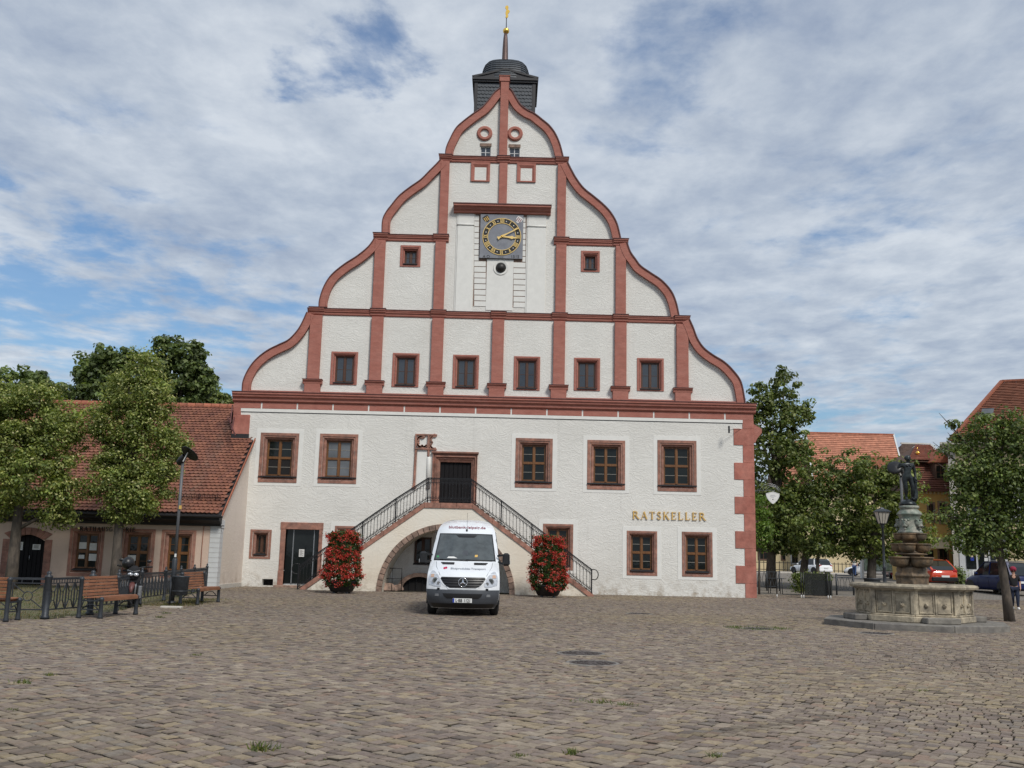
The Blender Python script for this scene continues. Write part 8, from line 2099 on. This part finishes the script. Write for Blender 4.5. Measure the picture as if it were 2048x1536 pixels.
# ================================================================== PEOPLE
def person(name_label, x, y, H, face, cloth_top, cloth_leg, hairmat, cap=None, shoes='shoe', stride=.12, sleeves=.45, group=None):
    gz = ground_h(x, y); t = thing('person', name_label, 'person', (x, y, gz), 0, group)
    def P(a, b, c): return (x + a * H, y + b * H, gz + c * H)
    st = stride
    J = dict(pelvis=P(0, 0, .53) + (.085 * H, .06 * H), waist=P(0, 0, .62) + (.072 * H, .055 * H), chest=P(0, 0, .73) + (.088 * H, .058 * H), nb=P(0, .0, .82) + (.035 * H,), neck=P(0, -.01, .85) + (.030 * H,), head=P(.0, -.018, .905) + (.048 * H,), crown=P(.0, -.012, .955) + (.042 * H,),
             hL=P(.05, 0, .50) + (.058 * H,), kL=P(.055, -st * .75, .28) + (.038 * H,), cL=P(.05, -st * .8, .20) + (.034 * H,), aL=P(.05, -st * .9, .05) + (.021 * H,), tL=P(.055, -st * .9 - .08, .015) + (.020 * H,),
             hR=P(-.05, 0, .50) + (.058 * H,), kR=P(-.048, -st * .1, .28) + (.038 * H,), cR=P(-.045, st * .3, .20) + (.034 * H,), aR=P(-.042, st * .7, .06) + (.021 * H,), tR=P(-.045, st * .7 - .08, .018) + (.020 * H,),
             sL=P(.10, 0, .79) + (.035 * H,), eL=P(.135, .03, .64) + (.024 * H,), wL=P(.125, -.06, .52) + (.016 * H,), fL=P(.12, -.08, .475) + (.018 * H,),
             sR=P(-.10, 0, .79) + (.035 * H,), eR=P(-.135, .0, .64) + (.024 * H,), wR=P(-.14, .02, .52) + (.016 * H,), fR=P(-.14, .02, .475) + (.018 * H,))
    Bn = [('pelvis', 'waist'), ('waist', 'chest'), ('chest', 'nb'), ('nb', 'neck'), ('neck', 'head'), ('head', 'crown'), ('pelvis', 'hL'), ('hL', 'kL'), ('kL', 'cL'), ('cL', 'aL'), ('aL', 'tL'), ('pelvis', 'hR'), ('hR', 'kR'), ('kR', 'cR'), ('cR', 'aR'), ('aR', 'tR'), ('chest', 'sL'), ('sL', 'eL'), ('eL', 'wL'), ('wL', 'fL'), ('chest', 'sR'), ('sR', 'eR'), ('eR', 'wR'), ('wR', 'fR')]
    bd = body_mesh('body', J, Bn, 'skin', t)
    g = 1.16
    def sub(keys, bones, nm, mt, grow=1.16, edit={}):
        J2 = {}
        for k_ in keys: 
            p = list(J[k_]); p[3:] = [q * grow for q in p[3:]]; J2[k_] = tuple(edit.get(k_, p))
        return body_mesh(nm, J2, bones, mt, t)
    mid = lambda a, b, f: tuple(J[a][i] + (J[b][i] - J[a][i]) * f for i in range(3))
    J['cuffL'] = mid('sL', 'eL', sleeves * 2) + (.030 * H,); J['cuffR'] = mid('sR', 'eR', sleeves * 2) + (.030 * H,); J['hem'] = P(0, 0, .50) + (.092 * H, .068 * H); J['yoke'] = P(0, 0, .79) + (.05 * H, .04 * H)
    sub(['hem', 'waist', 'chest', 'yoke', 'sL', 'cuffL', 'sR', 'cuffR'], [('hem', 'waist'), ('waist', 'chest'), ('chest', 'yoke'), ('chest', 'sL'), ('sL', 'cuffL'), ('chest', 'sR'), ('sR', 'cuffR')], 'top', cloth_top, 1.14)
    sub(['pelvis', 'hL', 'kL', 'cL', 'aL', 'hR', 'kR', 'cR', 'aR'], [('pelvis', 'hL'), ('hL', 'kL'), ('kL', 'cL'), ('cL', 'aL'), ('pelvis', 'hR'), ('hR', 'kR'), ('kR', 'cR'), ('cR', 'aR')], 'trousers', cloth_leg, 1.2)
    for a, b in (('aL', 'tL'), ('aR', 'tR')):
        A, Bv = Vector(J[a][:3]), Vector(J[b][:3]); m = MB(); m.tube([A + Vector((0, .035, -.03)), A.lerp(Bv, .5) + Vector((0, 0, -.005)), Bv + Vector((0, -.03, 0))], [.048, .052, .035], 10); m.obj('shoe', shoes, t)
    hc = Vector(P(0, -.012, .925)); r_ = .062 * H
    m = MB(); m.sphere(hc + Vector((0, .022, .0)), r_ * 1.06, 14, 10, 0, (1, 1, 1.1)); m.sphere(hc + Vector((0, .07, -.06)), r_ * .7, 10, 8); m.obj('hair', hairmat, t)
    if cap:
        m = MB(); m.sphere(hc + Vector((0, .012, .045)), r_ * 1.22, 16, 10, 0, (1, 1.05, .92)); m.cbox(hc + Vector((0, -.115, .035)), (.15, .10, .018)); m.obj('cap', cap, t)
    f = hc + Vector((0, -r_ * .98 - .006, 0)); m = MB(); m.cbox(f + Vector((0, -.006, -.015)), (.022, .03, .036))
    m.obj('nose', 'skin', bd)
    m = MB()
    for s in (-1, 1): m.sphere(f + Vector((s * .03, .006, .008)), .009, 8, 6)
    m.obj('eyes', 'ink', bd); m = MB(); m.cbox(f + Vector((0, .004, -.055)), (.045, .012, .010)); m.obj('mouth', 'redl', bd)
    m = MB()
    for s in (-1, 1): m.sphere(hc + Vector((s * r_ * 1.02, .0, -.01)), .022, 8, 6, 0, (.4, .8, 1.2))
    m.obj('ears', 'skin', bd)
    for key, s in (('fL', 1), ('fR', -1)):
        p = Vector(J[key][:3])
        for q in range(5):
            l = (.05, .075, .08, .074, .055)[q]; o = Vector((0, (q - 2) * .016, 0)); m = MB()
            if q == 0: m.tube([p + Vector((0, -.02, .02)), p + Vector((0, -.045, -.01)), p + Vector((0, -.05, -.03))], [.010, .009, .007], 6)
            else: m.tube([p + o, p + o + Vector((-s * .008, -.006, -l * .6)), p + o + Vector((-s * .022, -.012, -l))], [.0095, .009, .007], 6)
            m.obj('finger', 'skin', bd)
    t.rotation_euler = (0, 0, face)
    return t
px_, py_ = GR(2031, 1219)
person('woman in a burgundy cap, black top and dark jeans walking past the leaning tree', px_, py_, 1.66, radians(-18), 'blk', 'jean', 'hair', 'capr', stride=.10)
xx = FX(1709, 1140, 38)[0]
person('person in white shirt and blue jeans standing beside the white car near the display case', xx, 38, 1.72, radians(150), 'paper', 'jean2', 'hair', None, 'blk', stride=.05)

# ================================================================== STREET FURNITURE ON THE RIGHT
def right_furniture():
    # shield sign on a scrolled wire bracket from the flank of the hall
    t = thing('hanging_sign', 'white shield-shaped sign hanging from a curled wire bracket beside the right corner', 'sign', (XR, 1.0, 4.7))
    Y = 1.0; cx, cz = FX(1545.5, 995, Y); k = .93 / 40 * 1.05
    P = [(0, 11), (-4, 10), (-8, 8.6), (-12.7, 7.7), (-12.4, 3), (-10.4, -1.5), (-7.3, -6), (-3.6, -9.6), (0, -12.2), (3.6, -9.6), (7.3, -6), (10.4, -1.5), (12.4, 3), (12.7, 7.7), (8, 8.6), (4, 10)]
    P = [(cx + a * k, cz + b * k) for a, b in P]
    m = MB(); m.prism(P, Y - .025, Y + .025); sh = m.obj('shield', 'paper', t, .006)
    m = MB(); m.ribbon(P + [P[0]], -.012, .012, Y - .032, Y + .032); m.obj('shield_rim', 'palegrey', sh)
    m = MB()
    for i, (w, zo) in enumerate(((.10, .10), (.13, .055), (.07, .0))): 
        x = -w
        while x < w - .02: m.box(cx + x, cx + x + .022, Y - .030, Y - .026, cz + zo, cz + zo + .018); x += .034
    m.obj('small_lettering', 'greyp', sh)
    m = MB(); m.prism([(cx - .018, cz - .06), (cx + .018, cz - .06), (cx + .022, cz - .10), (cx, cz - .125), (cx - .022, cz - .10)], Y - .030, Y - .026); m.obj('shield_mark', 'ink', sh)
    for j, R_ in enumerate((.30, .42, .55)):
        m = MB(); c = (cx - .02 - j * .05, cz + .22 - j * .06); m.tube([(c[0] + R_ * cos(a), Y, c[1] + R_ * sin(a)) for a in np.linspace(radians(10 + 5 * j), radians(170), 14)], .009, 5); m.obj('wire_arc', 'steel', t)
    m = MB(); m.tube([(XR, Y, cz + .30), (cx + .1, Y, cz + .34), (cx, Y, cz + .26)], .012, 6); m.obj('arm', 'steel', t)
    # posts of the terrace enclosure with black feet sleeves
    labs = ['single black terrace post with white foot nearest the hall corner', 'left post of the middle pair, black with white foot', 'right post of the middle pair, black with white foot', 'left post of the pair nearest the fountain, black with white foot', 'right post of the pair nearest the fountain, black with white foot']
    for (px, py), lb in zip(((1554, 1196), (1603, 1197), (1607.5, 1197.3), (1656.5, 1200), (1661.5, 1200)), labs):
        x = FX(px, py, .9)[0]; y = .9; gz = ground_h(0, y); q = thing('terrace_post', lb, 'post', (x, y, gz), group='slim posts of the terrace enclosure')
        m = MB(); m.tube([(x, y, gz + .14), (x, y, gz + 1.2)], .028, 8); m.obj('shaft', 'vblack', q)
        m = MB(); m.lathe([(.032, 0), (.030, .12), (.026, .16)], (x, y, gz), 10); m.obj('foot', 'paper', q)
    m = MB(); x0, x1 = FX(1609, 1170, 1.0)[0], FX(1656, 1170, 1.0)[0]; gz = .06
    m.box(x0, x1, 1.0, 1.01, gz + .12, gz + 1.08); m.box(x0, x1, .99, 1.02, gz + 1.081, gz + 1.11); m.box(x0, x1, .99, 1.02, gz + .09, gz + .119)
    MT['veil'] = mat('sheer_black_netting', (.015, .017, .016), .9)
    n_ = MT['veil'].node_tree.nodes['Principled BSDF']; n_.inputs['Alpha'].default_value = .68
    o = m.obj('terrace_screen', 'veil', None); tag(o, 'dark see-through netting screen stretched between the two pairs of black posts', 'screen')
    # planting box and tubs behind the screen
    t = thing('planting_box', 'dark planting box with green shrubs behind the terrace screen', 'planter', (0, 0, 0)); xa, xb = FX(1590, 1170, 3.2)[0], FX(1662, 1170, 3.2)[0]; gz = ground_h(0, 3.2)
    m = MB(); m.box(xa + .9, xb, 3.0, 3.6, gz, gz + .75); m.obj('box', 'mesh', t, .02)
    r = np.random.default_rng(5); n = 3200; Pq = np.stack([r.uniform(xa, xb, n), r.normal(3.3, .2, n), gz + .75 + np.abs(r.normal(0, .14, n))], 1); Pq[: n // 3, 0] = r.normal(xa + .35, .25, n // 3); Pq[: n // 3, 2] = gz + r.uniform(.1, 1.05, n // 3)
    leaf_cloud('foliage', Pq, .055, GREEN, r, t)
    t = thing('iron_fence', 'short dark iron fence panel between terrace and fountain', 'fence', (0, 0, 0)); Y = 4.5; x0, x1 = FX(1673, 1170, Y)[0], FX(1707, 1170, Y)[0]; gz = ground_h(0, Y)
    for x in (x0, x1): m = MB(); m.tube([(x, Y, gz - .05), (x, Y, gz + 1.02)], .045, 8); m.obj('post', 'castiron', t)
    for z in (.95, .86, .2): m = MB(); m.bar((x0, Y, gz + z), (x1, Y, gz + z), .03, .03 if z != .95 else .06); m.obj('rail', 'castiron', t)
    w = (x1 - x0) / 3
    for s in range(3):
        u = x0 + (s + .5) * w; m = MB(); zc = gz + .53
        for sx in (-1, 1): m.bar((u + sx * w * .45, Y, gz + .86), (u + sx * w * .16, Y, zc + .1), .02); m.bar((u + sx * w * .16, Y, zc + .1), (u + sx * w * .16, Y, zc - .1), .02); m.bar((u + sx * w * .16, Y, zc - .1), (u + sx * w * .45, Y, gz + .2), .02)
        m.obj('panel_motif', 'castiron', t)
    t = thing('iron_fence', 'dark iron fence bay in the shade right beside the hall corner', 'fence', (0, 0, 0)); Y = 6.5; x0, x1 = FX(1508, 1160, Y)[0], FX(1559, 1160, Y)[0]; gz = ground_h(0, Y)
    for x in (x0, (x0 + x1) / 2, x1): m = MB(); m.tube([(x, Y, gz - .05), (x, Y, gz + 1.0)], .04, 8); m.obj('post', 'castiron', t)
    for z in (.95, .2): m = MB(); m.bar((x0, Y, gz + z), (x1, Y, gz + z), .03, .04); m.obj('rail', 'castiron', t)
    for s in range(5):
        w = (x1 - x0) / 5; u = x0 + (s + .5) * w; m = MB(); zc = gz + .55
        for sx in (-1, 1): m.bar((u + sx * w * .45, Y, gz + .93), (u + sx * w * .12, Y, zc), .02); m.bar((u + sx * w * .12, Y, zc), (u + sx * w * .45, Y, gz + .2), .02)
        m.obj('panel_motif', 'castiron', t)
    # round cafe table
    xt = FX(1552, 1150, 4.0)[0]; gz = ground_h(0, 4.0); t = thing('cafe_table', 'dark cafe table under the trees next to the hall corner', 'table', (xt, 4, gz))
    m = MB(); m.box(xt - .45, xt + .35, 3.7, 4.3, gz + .73, gz + .76); m.obj('table_top', 'castiron', t, .01)
    for sx in (-.35, .25):
        for sy in (-.2, .2): m = MB(); m.tube([(xt + sx, 4 + sy, gz), (xt + sx * .9, 4 + sy * .9, gz + .73)], .02, 6); m.obj('leg', 'castiron', t)
    # glazed display case
    Y = 30; t = thing('display_case', 'white framed glazed display case with green landscape posters near the trees', 'display case', (0, 0, 0)); x0, z1 = FX(1723, 1106, Y); x1, _ = FX(1789, 1107, Y); gz = ground_h(0, Y); z0 = gz + .55
    m = MB(); m.box(x0, x1, Y, Y + .25, z0, z1)
    m.obj('case', 'panecurt', t)
    m = MB(); w = .12
    m.box(x0 - .05, x0 + w, Y - .06, Y + .3, gz, z1 + .1); m.box(x1 - w, x1 + .05, Y - .06, Y + .3, gz, z1 + .1); m.box(x0 + w, x1 - w, Y - .06, Y + .3, z1 - .02, z1 + .1); m.box(x0 + w, x1 - w, Y - .06, Y + .3, z0 - .08, z0); m.obj('frame', 'paper', t)
    MT['postergreen'] = mat('green_landscape_print', (.16, .26, .13), .4, var=.5, vscale=2.2, col2=(.50, .60, .58))
    m = MB(); m.box(x0 + w + .05, x1 - w - .05, Y - .03, Y - .005, z0 + .05, z1 - .08); m.obj('poster', 'postergreen', t)
    # tub at the foot of the tree
    xt = FX(1744, 1150, 6.2)[0]; gz = ground_h(0, 6.2); m = MB(); m.lathe([(.40, 0), (.44, .1), (.40, .66), (.44, .70), (.44, .76), (.36, .76)], (xt, 6.2, gz), 20); o = m.obj('planter_tub', 'castiron', None); tag(o, 'round dark grey tub in front of the glazed display case', 'tub')
    # low green fence and wall across the street
    t = thing('picket_fence', 'low dark green picket fence across the street behind the trees', 'fence', (0, 0, 0)); Y = 56; gz = .62; xa = FX(1512, 1140, Y)[0]; xb = FX(1720, 1140, Y)[0]; x = xa; m = MB()
    m.bar((xa, Y, gz + .3), (xb, Y, gz + .3), .04, .06); m.bar((xa, Y, gz + 1.0), (xb, Y, gz + 1.0), .04, .06); m.obj('rail', 'iron', t)
    while x < xb: m = MB(); m.bar((x, Y - .02, gz), (x, Y - .02, gz + 1.15), .06, .03); m.obj('picket', 'iron', t); x += .40
    m = MB(); m.box(xa - 2, xb + 16, Y - 1.2, Y - .9, gz - .1, gz + .14); m.obj('kerb', 'concrete', None, kind='structure')
    # low buildings glimpsed beneath the crowns
    t = thing('garden_house', 'low cream house seen under the tree crowns beyond the picket fence', 'house', (0, 0, 0)); Y = 66; xa = FX(1500, 1100, Y)[0]; xb = FX(1600, 1100, Y)[0]
    m = MB(); m.box(xa, xb, Y, Y + 6, .4, 5.4); m.obj('wall', 'yellowp', t)
    m = MB(); m.prism([(Y - .4, 5.4), (Y + 3, 8.6), (Y + 6.4, 5.4)], xa - .3, xb + .3, axis='X'); m.obj('roof', 'redwall', t)
    for q in range(3): simple_window(t, xa + 1 + q * 2.6, xa + 2 + q * 2.6, 2.0, 3.4, Y - .04, 'redwall')
right_furniture()
